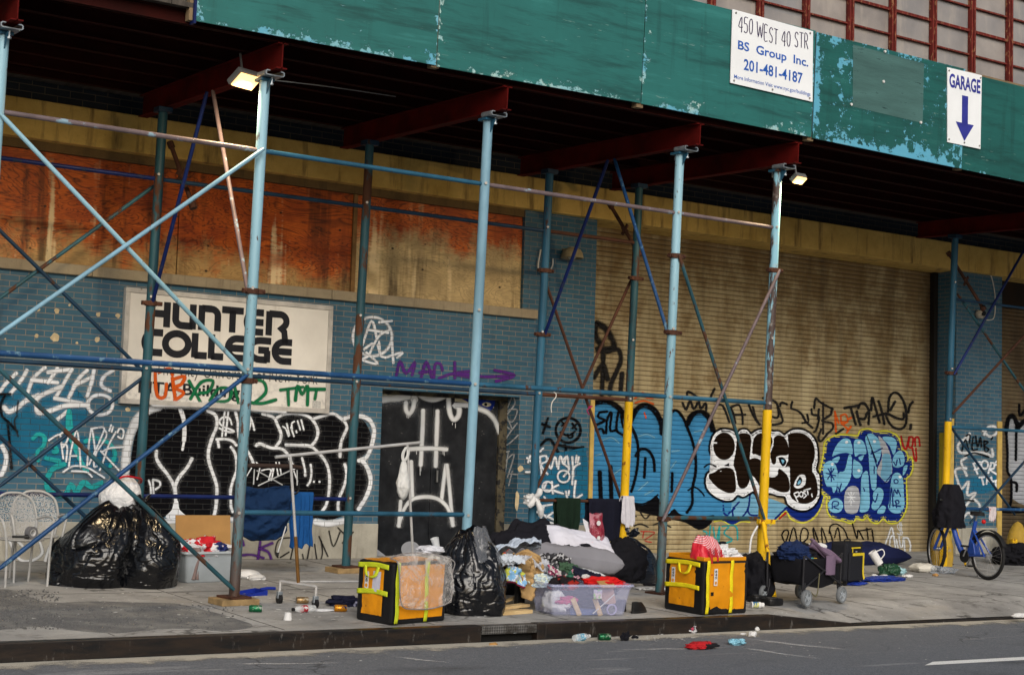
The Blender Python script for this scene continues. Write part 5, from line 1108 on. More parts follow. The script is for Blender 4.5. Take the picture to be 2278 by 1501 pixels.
MB().lathe([(.035,-.03),(.06,-.03),(.06,.03),(.035,.03),(.035,-.03)], 24, Mx).build('tape', pm('grey_tape', (.14,.14,.15), .4), t, smooth=True)
MB().lathe([(.030,-.031),(.0345,-.031),(.0345,.031),(.030,.031),(.030,-.031)], 24, Mx).build('core', pm('white_card', (.55,.55,.55), .7), t, smooth=True)
t = thing('torch', 'small black torch lying on the white chair seat', 'torch', (4.84,15.70,.462), R(-8)); blk = pm('black_plastic', (.012,.012,.013), .4)
MB().lathe([(.013,-.08),(.013,.03),(.022,.05),(.022,.08)], 14, Matrix.Translation((0,0,.022)) @ Matrix.Rotation(R(90), 4, 'Y')).build('barrel', blk, t, smooth=True)
MB().lathe([(.001,.081),(.019,.081)], 14, Matrix.Translation((0,0,.022)) @ Matrix.Rotation(R(90), 4, 'Y')).build('lens', pm('clear_lens', (.4,.4,.42), .1), t)
# ------------------------------------------------------------------ bin bags on the left
bag('bin_bag', 'left one of two bulging shiny black bin bags beside the white chair', blackbag, (5.62,15.75,0), .46, .42, .80, 1.3, (.22,.0), False, .30, .20)
bag('bin_bag', 'right one of two bulging shiny black bin bags, knotted, beside the grey tub', blackbag, (6.08,15.62,0), .40, .42, .80, 2.7, (-.05,.05), True, .28, .16)
t = bag('carrier_bag', 'stuffed white plastic bag with red drawstring sitting on the black bin bags', whitebag, (5.93,15.95,.735), .235, .22, .34, 4.1, (.0,0), False, .4, .45, 90, 60, 'plastic bag', wr=.8)
redp = pm('red_plastic', (.42,.012,.02), .35)
MB().tube(catmull([(5.80,15.80,1.06),(5.90,15.76,1.10),(6.0,15.78,1.09),(6.10,15.84,1.07),(6.13,15.92,1.03)], 6), [.012]*25, 6).build('drawstring', redp, t, smooth=True)
# ------------------------------------------------------------------ grey tub with clothes, cardboard behind
def tub(t, w, d, h, mt, flare=.06, th=.006, lip=.03, open_=True):
    """open moulded box in local frame: origin at the front left bottom corner region centre"""
    def ring(z, g_, rr=.035):
        P = []
        for cx, cy, a0 in ((w/2-rr+g_, d/2-rr+g_, 0), (-w/2+rr-g_, d/2-rr+g_, 90), (-w/2+rr-g_, -d/2+rr-g_, 180), (w/2-rr+g_, -d/2+rr-g_, 270)):
            for i in range(5): a = R(a0+i*22.5); P.append((cx+rr*math.cos(a), cy+rr*math.sin(a), z))
        return P
    rings = [ring(.0,-.01), ring(.012,0), ring(h-.045, flare*.8), ring(h-.044, flare*.8+.006), ring(h-.003, flare+.008), ring(h-.003, flare+lip*.6), ring(h-.02, flare+lip*.7), ring(h-.02, flare+lip*.7-.003), ring(h+.002, flare+lip*.55), ring(h+.002, flare-.002), ring(.02, -th)]
    vs = [p for r_ in rings for p in r_]; n = 20; fs = [(i*n+k, i*n+(k+1)%n, (i+1)*n+(k+1)%n, (i+1)*n+k) for i in range(len(rings)-1) for k in range(n)]
    fs += [tuple(range(n-1,-1,-1)), tuple(range((len(rings)-1)*n, len(rings)*n))]
    return MB().add(vs, fs).build('tub', mt, t, smooth=True)
gy = pm('grey_tub_plastic', (.36,.40,.43), .5, .15, 4)
t = thing('storage_tub', 'pale grey plastic tub of clothes against the cardboard sheet', 'storage tub', (6.86,15.93,0), R(9))
tub(t, .56, .38, .33, gy)
MB().box((0,0,.008), (.50,.32,.014)).build('base', blk, t)
pile = cloth_mat('red_white_blue_knit', (.55,.02,.03), (.62,.62,.66), 7, .5)
crumple('clothing', 'red, white and navy clothes heaped in the grey tub', 'clothes', pile, (6.86,15.93,.24), (.60,.40,.26), 3, .35, R(9), 5, fr=1.5)
crumple('clothing', 'crumpled navy garment on the right of the grey tub', 'clothes', cloth_mat('navy_knit', (.02,.03,.13)), (7.0,15.86,.32), (.20,.20,.14), 6, .35, 0, 4)
crumple('clothing', 'off white cloth bundle on the clothes in the grey tub', 'clothes', cloth_mat('white_cotton', (.60,.61,.63)), (6.76,15.82,.33), (.24,.18,.10), 8, .4, 0, 4)
def sock(u, v):
    s = v*.50; return (6.70+(u-.5)*.10*(1+.2*math.sin(v*6)), 15.70-.015*math.sin(u*9+v*4)-.012*math.sin(v*3.1), .365-.0-s*.72+.03*math.sin(v*1.57)) if v > .08 else (6.70+(u-.5)*.10, 15.74-.5*(v), .365)
sheetm('cloth_strip', sock, 14, 30, cloth_mat('taupe_knit', (.22,.16,.15)), None, .008, 'taupe trouser leg hanging down the front of the grey tub', 'clothes')
cb_ = pm('cardboard', (.36,.20,.07), .85, .15, 5, .1, 30)
t = thing('cardboard_sheet', 'tan cardboard sheet leaning behind the grey tub', 'cardboard', (6.95,16.3,0))
MB().box((7.02,16.26,.335), (.66,.012,.67), R(4), None, R(-8)).build('sheet', cb_, t); MB().box((7.2,16.21,.10), (.42,.01,.20), R(4), None, R(-10)).build('flap', cb_, t)
# ------------------------------------------------------------------ folded camp chair hanging on the rail and blue jumper
t = thing('camp_chair', 'navy canvas camp chair hung upside down on the back rail', 'camp chair', (7.1,16.3,.3))
navy = cloth_mat('navy_canvas', (.006,.024,.075), None, 1, 1, 5, .6); tubew = pm('chair_tube', (.5,.52,.54), .35, metal=.4); dkb = pm('dark_brown_strip', (.035,.022,.018), .6)
YB = 16.36
def cw(px, py, y=YB): return fp(px, py, y)
def canv(u, v):
    top = 1077+8*math.sin(u*3.14); bot = 1180+24*math.sin(u*3.14)**.6; px = 527+ (u*118) - (2 if v < .5 else 8*v*u); p = cw(px, top+(bot-top)*v+ (0 if v > .02 else 0)); return (p.x, p.y-.10*math.sin(v*3.14)*(.6+.4*math.sin(u*3.14))-.02*math.sin(v*15+u*5)-.05*fb((u*2.2,v*3.5,0), 91, 1.2, 4)-.02*(1-abs(math.sin(u*4+v*7)))**2, p.z+.02*fb((u*3,v*2,1), 93, 1.0, 3))
MB().grid(canv, 44, 48).build('seat_canvas', navy, t, smooth=True, solid=.006)
MB().tube([cw(545,1036), cw(560,1035), cw(650,1037), cw(672,1040)], [.022,.026,.026,.022], 10).build('top_bar', dkb, t, smooth=True)
for a, b in (((571,1046),(628,1078)),((644,1047),(574,1080)),((566,1043),(564,1077)),((661,1045),(661,1079)),((548,1060),(560,1040))): MB().tube([cw(*a, YB-.03), cw(*b, YB-.03)], .008, 8).build('strut', tubew, t, smooth=True)
o = MB().tube([cw(636,1170,YB-.05), cw(617,1232,YB-.05)], .009, 8).build('leg', tubew, t, smooth=True); MB().tube([cw(618,1228,YB-.05), cw(616,1236,YB-.05)], .018, 10).build('foot', blk, o, smooth=True)
MB().tube(catmull([cw(640,1086),(cw(655,1098)),cw(664,1090),cw(660,1078)], 5), .012, 8).build('clip', blk, t, smooth=True)
blu_c = cloth_mat('bright_blue_fleece', (.008,.07,.24), None, 1, 1, 5, .5)
x0_, x1_ = fp(655,1100,16.4).x, fp(703,1100,16.4).x
hang('jumper', 'bright blue jumper slung over the dark blue back rail', 'jumper', blu_c, x0_, x1_, BY, .90, .66, .30, 3.2, .035, -.10)
# ------------------------------------------------------------------ chrome clothes rack
t = thing('clothes_rack', 'chrome clothes rack on castors, leaning, with a white bag on its rail', 'clothes rack', (7.4,13.9,0))
chrome = pm('chrome', (.62,.61,.60), .25, .2, 6, metal=.45, wear=(.20,.10,.05), wthr=.66); brz = pm('tan_tube', (.20,.10,.03), .35, .3, 6, metal=.4)
yl, yr = 13.78, 14.02
A, B = fp(613,1016,yl), fp(934,984,yr+.03); MB().tube([A,B], .016, 14).build('top_rail', chrome, t, smooth=True)
p0, p1 = fp(646,1014,yl), fp(664,1297,yl); pm_ = p0+(p1-p0)*.63
MB().tube([p0,pm_], .014, 10).build('upright', chrome, t, smooth=True); MB().tube([pm_,p1], .018, 10).build('upright', brz, t, smooth=True)['label'] = 'tan lower tube'
q0, q1 = fp(906,988,yr), fp(920,1262,yr); MB().tube([q0,q1], .014, 10).build('upright', chrome, t, smooth=True)
MB().tube([fp(664,1293,yl), Vector((q1.x,yr,p1.z-.03))], .012, 10).build('base_rail', chrome, t, smooth=True)
for (cx, cy) in ((p1.x,yl),(q1.x+.03,yr)):
    a, b = Vector((cx-.10,cy+.19,.215)), Vector((cx+.09,cy-.20,.205)); MB().tube([a,b], .014, 8).build('foot_bar', chrome, t, smooth=True)
    for e in (a, b):
        w_ = MB().tube([e, e-Vector((0,0,.10))], .014, 8).build('caster', chrome, t, smooth=True)
        MB().tube([(e.x-.018,e.y,.045),(e.x+.018,e.y,.045)], .045, 18).build('wheel', blk, w_, smooth=True)
        MB().b2((e.x-.025,e.y-.02,.05), (e.x+.025,e.y+.02,.115)).build('fork', galv, w_, bevel=.004)
# plastic bag on the rack
hb = fp(897,1100,yr-.03); zt = fp(900,996,yr-.03).z; zb_ = fp(897,1112,yr-.03).z
t = thing('carrier_bag', 'thin white carrier bag hanging by its handles from the chrome rack', 'plastic bag', (hb.x,hb.y,zb_))
def cbg(u, v):
    a = u*2*math.pi; r = .085*math.sin(min(1,v*1.25+.12)*1.9)**.8*(1-.72*max(0,v-.35)/.65)+.004; d = Vector((math.cos(a),math.sin(a),v*3)); r *= 1+.22*fb(d, 3, 1.3, 4)
    if v < .1: r *= (v/.1)**.4 if v > 0 else .02
    return (hb.x+r*math.cos(a)-.015*v, hb.y+r*.75*math.sin(a), zb_+(zt-zb_-.14)*v)
k = N('thin_white_film'); k.col((.62,.62,.60)); k.set(Roughness=.4, Alpha=.86); k.bump(k.noise(22,5,.6,k.mp((1,1,.3)),1.2), .6, .03); film = k.m
MB().grid(cbg, 36, 40, wrap=True).build('bag_body', film, t, smooth=True)
for s in (-1, 1):
    def hd(u, v): p = Vector((hb.x-.015, hb.y, zb_+(zt-zb_-.15)))*(1-v)+Vector((hb.x+.02+s*.012, hb.y+.01, zt+.01))*v; return (p.x+s*.03*math.sin(v*3.14)+(u-.5)*.035, p.y+s*.01, p.z)
    MB().grid(hd, 4, 12).build('handle', film, t, smooth=True, solid=.002)
# ------------------------------------------------------------------ orange delivery boxes
org = pm('orange_pvc', (.64,.25,.006), .42, .22, 3, .5, 7, wear=(.34,.13,.01), wthr=.66, wsc=10); blkp = pm('black_pvc', (.010,.010,.011), .4, .3, 5, .2, 20); lime = pm('lime_webbing', (.48,.55,.02), .7, .15, 30, .3, 120); ylw = pm('yellow_webbing', (.72,.60,.01), .7, .15, 30, .3, 120)
tagw = pm('white_label', (.6,.6,.6), .5, .1)
def dbox(label, loc, rz, w, d, h, web, num, both, lidopen):
    """insulated delivery box: front face at y=0 looking to -y, left end at x=0; origin at the front left bottom corner"""
    t = thing('delivery_box', label, 'delivery box', loc, rz, 'orange delivery boxes')
    def bulge(lo, hi, ax, mt, nm, amt=.012, seed=1):
        pass
    MB().b2((0,0,.0), (w,d,h-.03)).build('box_body', blkp, t, bevel=.022)
    def face(x0, x1, z0, z1, side):
        def fn(u, v):
            b = .014*math.sin(u*3.14)*math.sin(v*3.14)+.009*fb((u*2,v*2,side), num, 1.3, 4)+.006*abs(fb((u*1.2,v*3,side), num+3, 1.8, 2)); a = x0+(x1-x0)*u; z = z0+(z1-z0)*v
            return (a, -.003-b, z) if side == 0 else (-.003-b, a, z) if side == 1 else (a, z, h-.028+b*1.2)
        return fn
    MB().grid(face(.075, w-.05, .05, h-.05, 0), 16, 16).build('front_panel', org, t, smooth=True)
    MB().grid(face(.115, d-.075, .07, h-.065, 1), 16, 16).build('side_panel', org, t, smooth=True)
    if not lidopen: MB().grid(face(.03, w-.03, .03, d-.03, 2), 16, 16).build('lid', org, t, smooth=True)
    else:
        o = MB(); o.b2((.02,.018,h-.03), (w-.02,.03,h+.01)); o.b2((.018,.02,h-.03), (.03,d-.02,h+.012)); o.b2((.02,d-.03,h-.03), (w-.02,d-.018,h+.012)); o.b2((w-.03,.03,h-.03), (w-.018,d-.03,h+.01)); o.build('lid_rim', org, t, bevel=.004)
    def strap(x, z0, z1, wv=.045):
        b = MB().grid(lambda u, v: (x+(u-.5)*wv+.006*math.sin(v*7), -.016-.005*math.sin(v*9)**2, z0+(z1-z0)*v), 4, 20).build('strap', web, t, smooth=True, solid=.003)
    strap(.05, .015, h-.02); strap(w*.60, .015, h-.02)
    def sstrap(z, y0=.04, y1=d-.02): MB().grid(lambda u, v: (-.018-.004*math.sin(v*8)**2, y0+(y1-y0)*v, z+(u-.5)*.045+.01*math.sin(v*4)), 4, 16).build('strap', web, t, smooth=True, solid=.003)
    sstrap(h*.88); sstrap(h*.47)
    # loop handle on the end
    L = catmull([(-.02,.17,h*.87),(-.035,.19,h*.74),(-.04,.25,h*.70),(-.035,.31,h*.74),(-.02,.34,h*.87)], 6); mb = MB()
    vs = []
    for p in L: vs += [(p[0],p[1]-.016,p[2]-.006), (p[0]-.006,p[1]+.016,p[2]+.006)]
    mb.add(vs, [(2*i,2*i+1,2*i+3,2*i+2) for i in range(len(L)-1)]); mb.build('handle', web, t, smooth=True, solid=.004)
    def label_(pl, u0, u1, v0, v1, s, nm='number_tag'):
        o = MB().add([pl(u0,v0,0),pl(u1,v0,0),pl(u1,v1,0),pl(u0,v1,0),pl(u0,v0,-.002),pl(u1,v0,-.002),pl(u1,v1,-.002),pl(u0,v1,-.002)], [(0,1,2,3),(4,7,6,5),(0,4,5,1),(1,5,6,2),(2,6,7,3),(3,7,4,0)]).build(nm, tagw, t)
        hgt = v1-v0; rot = lambda a, b: pl(u1-.010-(b)*(u1-u0-.02), v0+a*hgt, .002)
        txt(s, pm('sign_black', (.012,.013,.018)), o, rot, .38, .92, 0, 1, .02)
        c = MB(); uu, vv = (u0+u1)/2, v0+.17*hgt; c.add([pl(uu+.017*math.cos(i*.3927), vv+.017*math.sin(i*.3927), .0025) for i in range(16)], [tuple(range(16))]); c.build('tag_dot', org if not both else pm('orange_dot', (.6,.25,.05)), o, alpha=[1.0]*16)
    ps = lambda y, z, o: (-.0195-o, y, z); pf = lambda x, z, o: (x, -.0195-o, z)
    psd = lambda y, z, o: (-.0195-o, d-y, z)
    label_(psd, .115, .165, h*.52 if not both else h*.50, h*.78, str(num))
    if both: label_(pf, .135, .185, h*.52, h*.82, str(num))
    else:
        MB().add([psd(.215,h*.50,0),psd(.315,h*.47,0),psd(.325,h*.80,0),psd(.225,h*.80,0)], [(0,1,2,3)]).build('paper_label', pm('lilac_paper', (.52,.52,.62), .7), t, solid=.001)
    return t
D8 = dbox('orange delivery box numbered 807 on the kerb under a clear plastic cover', (7.16,12.34,0), R(14), .70, .46, .58, lime, 807, False, False)
k = N('clear_cover'); k.col((.75,.72,.70)); k.set(Roughness=.12, Alpha=.30, Specular_IOR_Level=.8); k.bump(k.noise(9,5,.6,None,1.5), .9, .05); n1 = k.noise(5, 5, .65, None, 1.5); k.set(Alpha=k.ramp(n1, .45, .7, .22, .62)); clearp = k.m
def cov(u, v):
    x = .02+u*.68; s = v*.72
    z = .60-.0 if s < .14 else .60-(s-.14)*(.72+.10*math.sin(u*3.0)); y = (.12-s) if s < .14 else -.035-.03*math.sin((s-.14)*4)-.018*fb((u*3,v*3,0), 2, 1.6, 4)
    z += .012*fb((u*4,v*4,3), 5, 1.3, 3)+(.03*math.sin(u*3.1) if s < .14 else 0); z = max(z, .13+.05*(1-math.sin(u*3.14)))
    return (x-.02+.03*math.sin(v*2), y-.004, z)
MB().grid(cov, 30, 34).build('clear_cover', clearp, D8, smooth=True)
edge = catmull([cov(0,.25),cov(0,.5),cov(0,.8),cov(.08,1),cov(.3,1),cov(.6,1),cov(.9,1),cov(1,.9),cov(1,.5),cov(1,.25),cov(.5,.0),cov(0,.1)], 5, True)
MB().tube(edge, .006, 6, closed=True).build('cover_piping', pm('grey_piping', (.2,.19,.19), .6), D8, smooth=True)
D2 = dbox('orange delivery box numbered 269 standing open on the kerb near the yellow posts', (10.78,12.29,0), R(4.5), .66, .56, .575, ylw, 269, True, True)
MB().b2((.10,-.022,.20), (.135,-.016,.235)).build('buckle', blkp, D2)
# red bag with white rings, white and black bags on the open box
k = N('red_ring_print'); w_ = k.n('TexWave'); w_.wave_type = 'RINGS'; w_.rings_direction = 'Y'; w_.inputs['Scale'].default_value = 15; w_.inputs['Distortion'].default_value = 2.0; w_.inputs['Detail'].default_value = 1; k.l(k.mp((1,1,1), (-.02,0,-.30)), w_.inputs['Vector'])
gx = k.xyz('Object'); msk = k.math('GREATER_THAN', k.math('ADD', gx[2], k.math('MULTIPLY', gx[0], .75)), .155)
k.col(k.mix(k.math('MULTIPLY', k.ramp(w_.outputs[1], .5, .56), msk), (.55,.008,.025), (.72,.5,.52))); k.set(Roughness=.5); k.bump(k.noise(8,4,.6,None,1.), .4, .03); ringm = k.m
t = thing('shopping_bag', 'red shopping bag with white concentric rings on the open orange box', 'shopping bag', (10.83,12.35,.56), R(12))
def rb(u, v):
    a = u*2*math.pi; ca, sa = math.cos(a), math.sin(a); q = (abs(ca)**5+abs(sa)**5)**(-1/5); r = 1-.25*v**2
    z = .0+.235*v; return (.17+.19*q*ca*r+.02*fb((ca,sa,v), 3, 1.5, 3), .10+.13*q*sa*(1-.65*v)+.02*fb((ca,sa,v), 5, 1.5, 3), z-.05*v*max(0,ca)*1.6+.015*fb((ca,sa,v), 8, 1.5, 3))
mb = MB().grid(rb, 48, 22, wrap=True); mb.f.append(tuple(range(len(mb.v)-48, len(mb.v)))); mb.build('bag_body', ringm, t, smooth=True)
for dx in (.06, .16):
    P = catmull([(dx-.02,-.03,.12),(dx-.01,-.06,.0),(dx+.0,-.065,-.16),(dx+.035,-.065,-.19),(dx+.06,-.06,-.10),(dx+.08,-.03,.10)], 6); mb = MB(); vs = []
    for p in P: vs += [(p[0]-.012,p[1],p[2]), (p[0]+.012,p[1]-.004,p[2])]
    mb.add(vs, [(2*i,2*i+1,2*i+3,2*i+2) for i in range(len(P)-1)]); mb.build('handle', redp, t, smooth=True, solid=.003)
crumple('carrier_bag', 'crumpled white plastic bag with pink print in the open orange box', 'plastic bag', whitebag, (11.22,12.55,.50), (.42,.34,.24), 12, .35, 0, 5, ridge=1.0)
crumple('carrier_bag', 'black plastic bag bunched at the back of the open orange box', 'plastic bag', blackbag, (11.32,12.74,.52), (.30,.24,.22), 14, .35, 0, 4, ridge=1.0)
crumple('clothing', 'yellow cloth scrap at the back corner of the open orange box', 'clothes', cloth_mat('yellow_cloth', (.6,.5,.03)), (11.38,12.62,.56), (.18,.12,.08), 15, .3, 0, 4)
# ------------------------------------------------------------------ tall bin bag beside the box and bits behind it
t = bag('bin_bag', 'tall black bin bag with grey film top beside the 807 box', blackbag, (8.46,13.02,0), .36, .36, .80, 5.5, (-.02,.05), False, .30, .30, cat='bin bag')
k = N('grey_film'); k.col((.16,.17,.19)); k.set(Roughness=.2, Alpha=.5); k.bump(k.noise(4,2,.5,None,1.6), .4, .05); gfilm = k.m
def gf(u, v):
    a = -2.4+u*2.6; r = .26-.17*v; d = Vector((math.cos(a),math.sin(a),v)); r *= 1+.22*fb(d, 4, 1.4, 4)
    return (8.47+r*math.cos(a), 13.05+r*math.sin(a)-.02, .50+.33*v+.02*fb(d, 9, 2, 3))
MB().grid(gf, 30, 16).build('film_top', gfilm, t, smooth=True)
crumple('paper_heap', 'white paper crumpled on top between the 807 box and the tall black bag', 'paper', cloth_mat('white_paper', (.62,.63,.68)), fp(958,1228,13.2), (.30,.2,.08), 21, .3, 0, 4)
def cup(label, loc, mt, r0=.03, r1=.04, h=.10, tilt=0, rz=0, name='cup'):
    t = tag(MB().lathe([(.001,0),(r0,0),(r1,h),(r1-.003,h),(r0-.003,.004),(.001,.004)], 20, Matrix.Translation(loc) @ Matrix.Rotation(rz, 4, 'Z') @ Matrix.Rotation(tilt, 4, 'Y') @ Matrix.Translation((0,0,0))).build(name, mt, smooth=True), label, 'cup'); return t
k = N('frosted_cup'); k.col((.6,.62,.64)); k.set(Roughness=.3, Alpha=.75); frost = k.m
cup('frosted plastic cup tipped on the white paper beside the tall black bag', fp(972,1218,13.2), frost, .03, .042, .10, R(-20))
# ------------------------------------------------------------------ planks
wd = N('raw_plank'); n1 = wd.noise(4, 4, .6, wd.mp((1,6,6))); wd.col(wd.mix(wd.ramp(n1, .3, .7), (.42,.28,.12), (.62,.46,.24))); wd.set(Roughness=.75); wd = wd.m
for (xa, ya, xb, yb, wv, th, z0, lb) in ((1100,1368,1177,1362,.10,.035,.0,'lowest pale timber offcut lying by the kerb in front of the tall bag'),(1096,1357,1170,1348,.10,.03,.036,'middle pale timber offcut resting across the lowest one'),(1106,1342,1157,1330,.05,.02,.07,'thin topmost timber strip slanting across the offcuts')):
    a, b = g(xa,ya,z0), g(xb,yb,z0); d = b-a; d.z = 0; c = (a+b)/2; c.z = z0+th/2
    tag(MB().box(c, (d.length,wv,th), math.atan2(d.y,d.x), None, 0, R(-3) if z0 > .05 else 0).build('timber_offcut', wd, bevel=.003), lb, 'timber', 'timber offcuts')
# ------------------------------------------------------------------ the heap of bedding and clothes
t = thing('bench', 'low black bench buried under the heap of clothes', 'bench', (9.15,13.35,0), R(8))
MB().box((0,0,.30), (.70,.42,.10)).build('seat', blk, t, bevel=.02)
for sx in (-.30,-.08,.30):
    for sy in (-.18,.18): MB().box((sx,sy,.125), (.06,.05,.25)).build('leg', blk, t, bevel=.004)
blackc = cloth_mat('black_fleece', (.008,.008,.012)); greyc = cloth_mat('grey_duvet', (.20,.20,.225), None, 1, 1, 4, .35); whitec = cloth_mat('white_pillowcase', (.60,.60,.68), None, 1, 1, 3, .25); lb = cloth_mat('pale_blue_shirt', (.46,.53,.64), None, 1, 1, 6, .6)
def W_(px, py, y): return Vector(fp(px, py, y))
crumple('blanket', 'black fleece blanket heaped at the back of the bedding pile', 'blanket', blackc, Vector((W_(1178,1262,14.25).x,14.25,0)), (1.2,.62,W_(1190,1160,14.25).z*1.25), 31, .22, R(-10), 5)
p = W_(1122,1222,13.95); crumple('clothing', 'red and yellow striped cloth end at the left of the black blanket', 'clothes', cloth_mat('red_yellow_cloth', (.40,.03,.01), (.6,.5,.06), 6, .5), p-Vector((0,0,.10)), (.22,.2,.17), 33, .25, 0, 4)
a, b = W_(1128,1235,13.75), W_(1368,1258,13.55)
c = (a+b)/2; pillow('duvet', 'long grey rolled duvet lying across the clothes heap', 'duvet', greyc, c+Vector((0,0,.02)), (b-a).length*1.02, .42, .27, math.atan2(b.y-a.y,b.x-a.x), R(-12), math.atan2(-(b.z-a.z),(b-a).length), 35, .03, 8)
a, b = W_(1222,1195,13.95), W_(1362,1222,13.95); c = (a+b)/2
pillow('pillow', 'plump white pillow leaning on the grey duvet', 'pillow', whitec, c+Vector((0,0,-.01)), (b-a).length*1.05, .40, .16, math.atan2(b.y-a.y,b.x-a.x), R(42), math.atan2(-(b.z-a.z),(b-a).length), 37, 0, 5)
def tshirt(u, v): 
    p = W_(1078+u*125, 1262-34*u-14*math.sin(u*3.14)-(1-v)*10, 13.1+v*.38); r = .045*fb((u*3,v*3,1), 41, 1.3, 4)+.02*math.sin(u*22+v*5+2*fb((u,v,0), 43, 2, 2)); return (p.x, p.y, p.z+.04+r*.9+.05*math.sin(v*3.14))
sheetm('shirt', tshirt, 60, 30, lb, None, .012, 'pale blue shirt rumpled over the left end of the clothes heap', 'shirt')
def sleeve(u, v): p = W_(1078+u*16+3*v, 1258+v*26, 13.08); return (p.x+.01*math.sin(v*6), p.y-.03-.02*math.sin(u*6), p.z)
sheetm('shirt_sleeve', sleeve, 12, 16, lb, None, .01, 'pale blue sleeve hanging at the left end of the clothes heap', 'shirt')
tanc = cloth_mat('tan_cotton', (.42,.27,.12), None, 1, 1, 5, .5)
def trous(u, v):
    if v < .4: q = v/.4; p = W_(1112+q*52+u*4, 1260-15*math.sin(q*1.6)-u*16, 13.08)
    else: q = (v-.4)/.6; p = W_(1152+u*42+q*16-u*q*12+5*math.sin(q*5), 1245+q*84-u*7*(1-q)+4*math.sin(u*5), 12.97)
    f = .035*math.sin(u*13+v*5+3*fb((u*2,v*3,0), 81, 1.0, 3))+.05*fb((u*2.5,v*5,0), 83, 1.2, 4); return (p.x+.02*math.sin(v*9+u*2), p.y-.05*math.sin(u*3.14)-f, p.z+.6*f*(v < .4))
sheetm('trousers', trous, 34, 80, tanc, None, .012, 'tan trousers hanging from the heap down beside the clear tub', 'trousers')
k = N('printed_cotton'); n1 = k.noise(13, 4, .6, None, .8); n2 = k.noise(19, 3, .5, k.mp((1,1,1), (3,1,2)))
c = k.mix(k.ramp(n1, .44, .48), (.50,.56,.64), (.16,.34,.56)); c = k.mix(k.ramp(n2, .56, .59), c, (.42,.46,.06)); c = k.mix(k.ramp(k.noise(31, 2, .5), .62, .64), c, (.62,.62,.66)); k.col(c); k.set(Roughness=.9); k.bump(k.noise(7,3,.5,None,1.2), .5, .03); prt = k.m
def tee(u, v): p = W_(1127+u*46, 1259+v*34+u*9*v+4*u, 13.0); return (p.x, p.y-.04*math.sin(u*3.14)+.03*math.sin(u*10+v*4+2*fb((u*2,v*2,0),87,1,3)), p.z+.012*math.sin(u*7))
T_ = sheetm('printed_shirt', tee, 20, 16, prt, None, .008, 'white shirt with blue and yellow print hanging from the heap', 'shirt')
MB().tube([Vector(tee(i/12, 1.0))+Vector((0,-.008,0)) for i in range(13)], .010, 6).build('hem', pm('maroon_hem', (.13,.01,.03), .8), T_, smooth=True)
for i, (px, py, y, d, c1, c2, lb_) in enumerate(((1206,1262,13.1,(.24,.2,.17),(.20,.12,.30),(.55,.50,.62),'lilac floral cloth bundled in the middle of the heap'),(1234,1272,12.98,(.26,.2,.20),(.03,.035,.04),(.5,.5,.5),'charcoal cloth with white print in the middle of the heap'),(1262,1266,13.0,(.28,.2,.17),(.03,.12,.08),(.5,.25,.33),'green and pink patterned cloth right of the printed charcoal one'),(1207,1288,12.9,(.26,.18,.15),(.42,.52,.60),(.55,.6,.5),'pale blue patterned cloth just above the clear tub'),(1160,1268,13.3,(.4,.3,.22),(.02,.02,.022),None,'black cloth bunched under the pale blue shirt'))):
    p = W_(px, py, y); crumple('clothing', lb_, 'clothes', cloth_mat('heap_cloth_%d' % i, c1, c2, 16, .52), p-Vector((0,0,d[2]*.5)), d, 50+i, .32, i, 5)
for i, (px0, py0, px1, py1, y, wv, c1, c2, lb_) in enumerate(((1150,1243,1215,1262,12.98,.12,(.45,.47,.52),None,'grey white T-shirt sleeve twisted across the middle of the heap'),(1195,1240,1262,1250,13.05,.10,(.03,.03,.035),(.4,.4,.42),'black printed scarf lying over the middle of the heap'),(1238,1258,1300,1282,12.95,.09,(.05,.10,.06),None,'bottle green strap of cloth trailing towards the clear tub'),(1100,1250,1160,1244,12.98,.11,(.50,.55,.62),None,'pale blue cuff folded over the left of the heap'),(1215,1262,1246,1292,12.9,.08,(.35,.08,.16),(.55,.5,.5),'pink patterned cloth hanging from the middle of the heap'),(1270,1270,1330,1292,12.92,.12,(.012,.014,.03),None,'navy trouser leg sprawled towards the red jacket'),(1096,1270,1120,1306,13.02,.10,(.010,.010,.012),None,'black cloth drooping at the left foot of the heap'))):
    def tw(u, v, px0=px0, py0=py0, px1=px1, py1=py1, y=y, wv=wv, i=i):
        p = W_(px0+(px1-px0)*v, py0+(py1-py0)*v-5*math.sin(v*3.1), y); a = v*1.6+i; q = (u-.5)*wv*(1+.35*fb((v*3,u,i), 61, 1.2, 3)); r = .025*fb((u*4,v*5,i), 63, 1.4, 3)+.012*math.sin(u*11+v*4+i)
        return (p.x+.2*q*math.sin(a), p.y-.02-abs(r)-.03*math.sin(u*3.14), p.z+q*.8+r)
    sheetm('clothing', tw, 18, 40, cloth_mat('tangle_%d' % i, c1, c2, 22, .53), None, .012, lb_, 'clothes')
a = W_(1310,1272,13.3); pillow('towel', 'white folded towel poking out under the grey duvet', 'towel', cloth_mat('white_terry', (.5,.53,.56), None, 1, 1, 20, .6), a, .36, .2, .05, R(-15), 0, R(12), 58)
crumple('clothing', 'dark undergarments heaped between the towel and the clear tub', 'clothes', blackc, W_(1290,1300,13.15)-Vector((0,0,.12)), (.75,.45,.30), 60, .25, 0, 5)
for px, py, lb_ in ((1264,1216,'small black scrap of cloth on the edge of the white pillow'),(1302,1214,'larger black bow of cloth on the edge of the white pillow')):
    p = W_(px, py, 13.72); crumple('cloth_scrap', lb_, 'cloth', blackc, p-Vector((0,0,.02)), (.09 if px < 1280 else .15,.04,.055), px, .5, 0, 3)
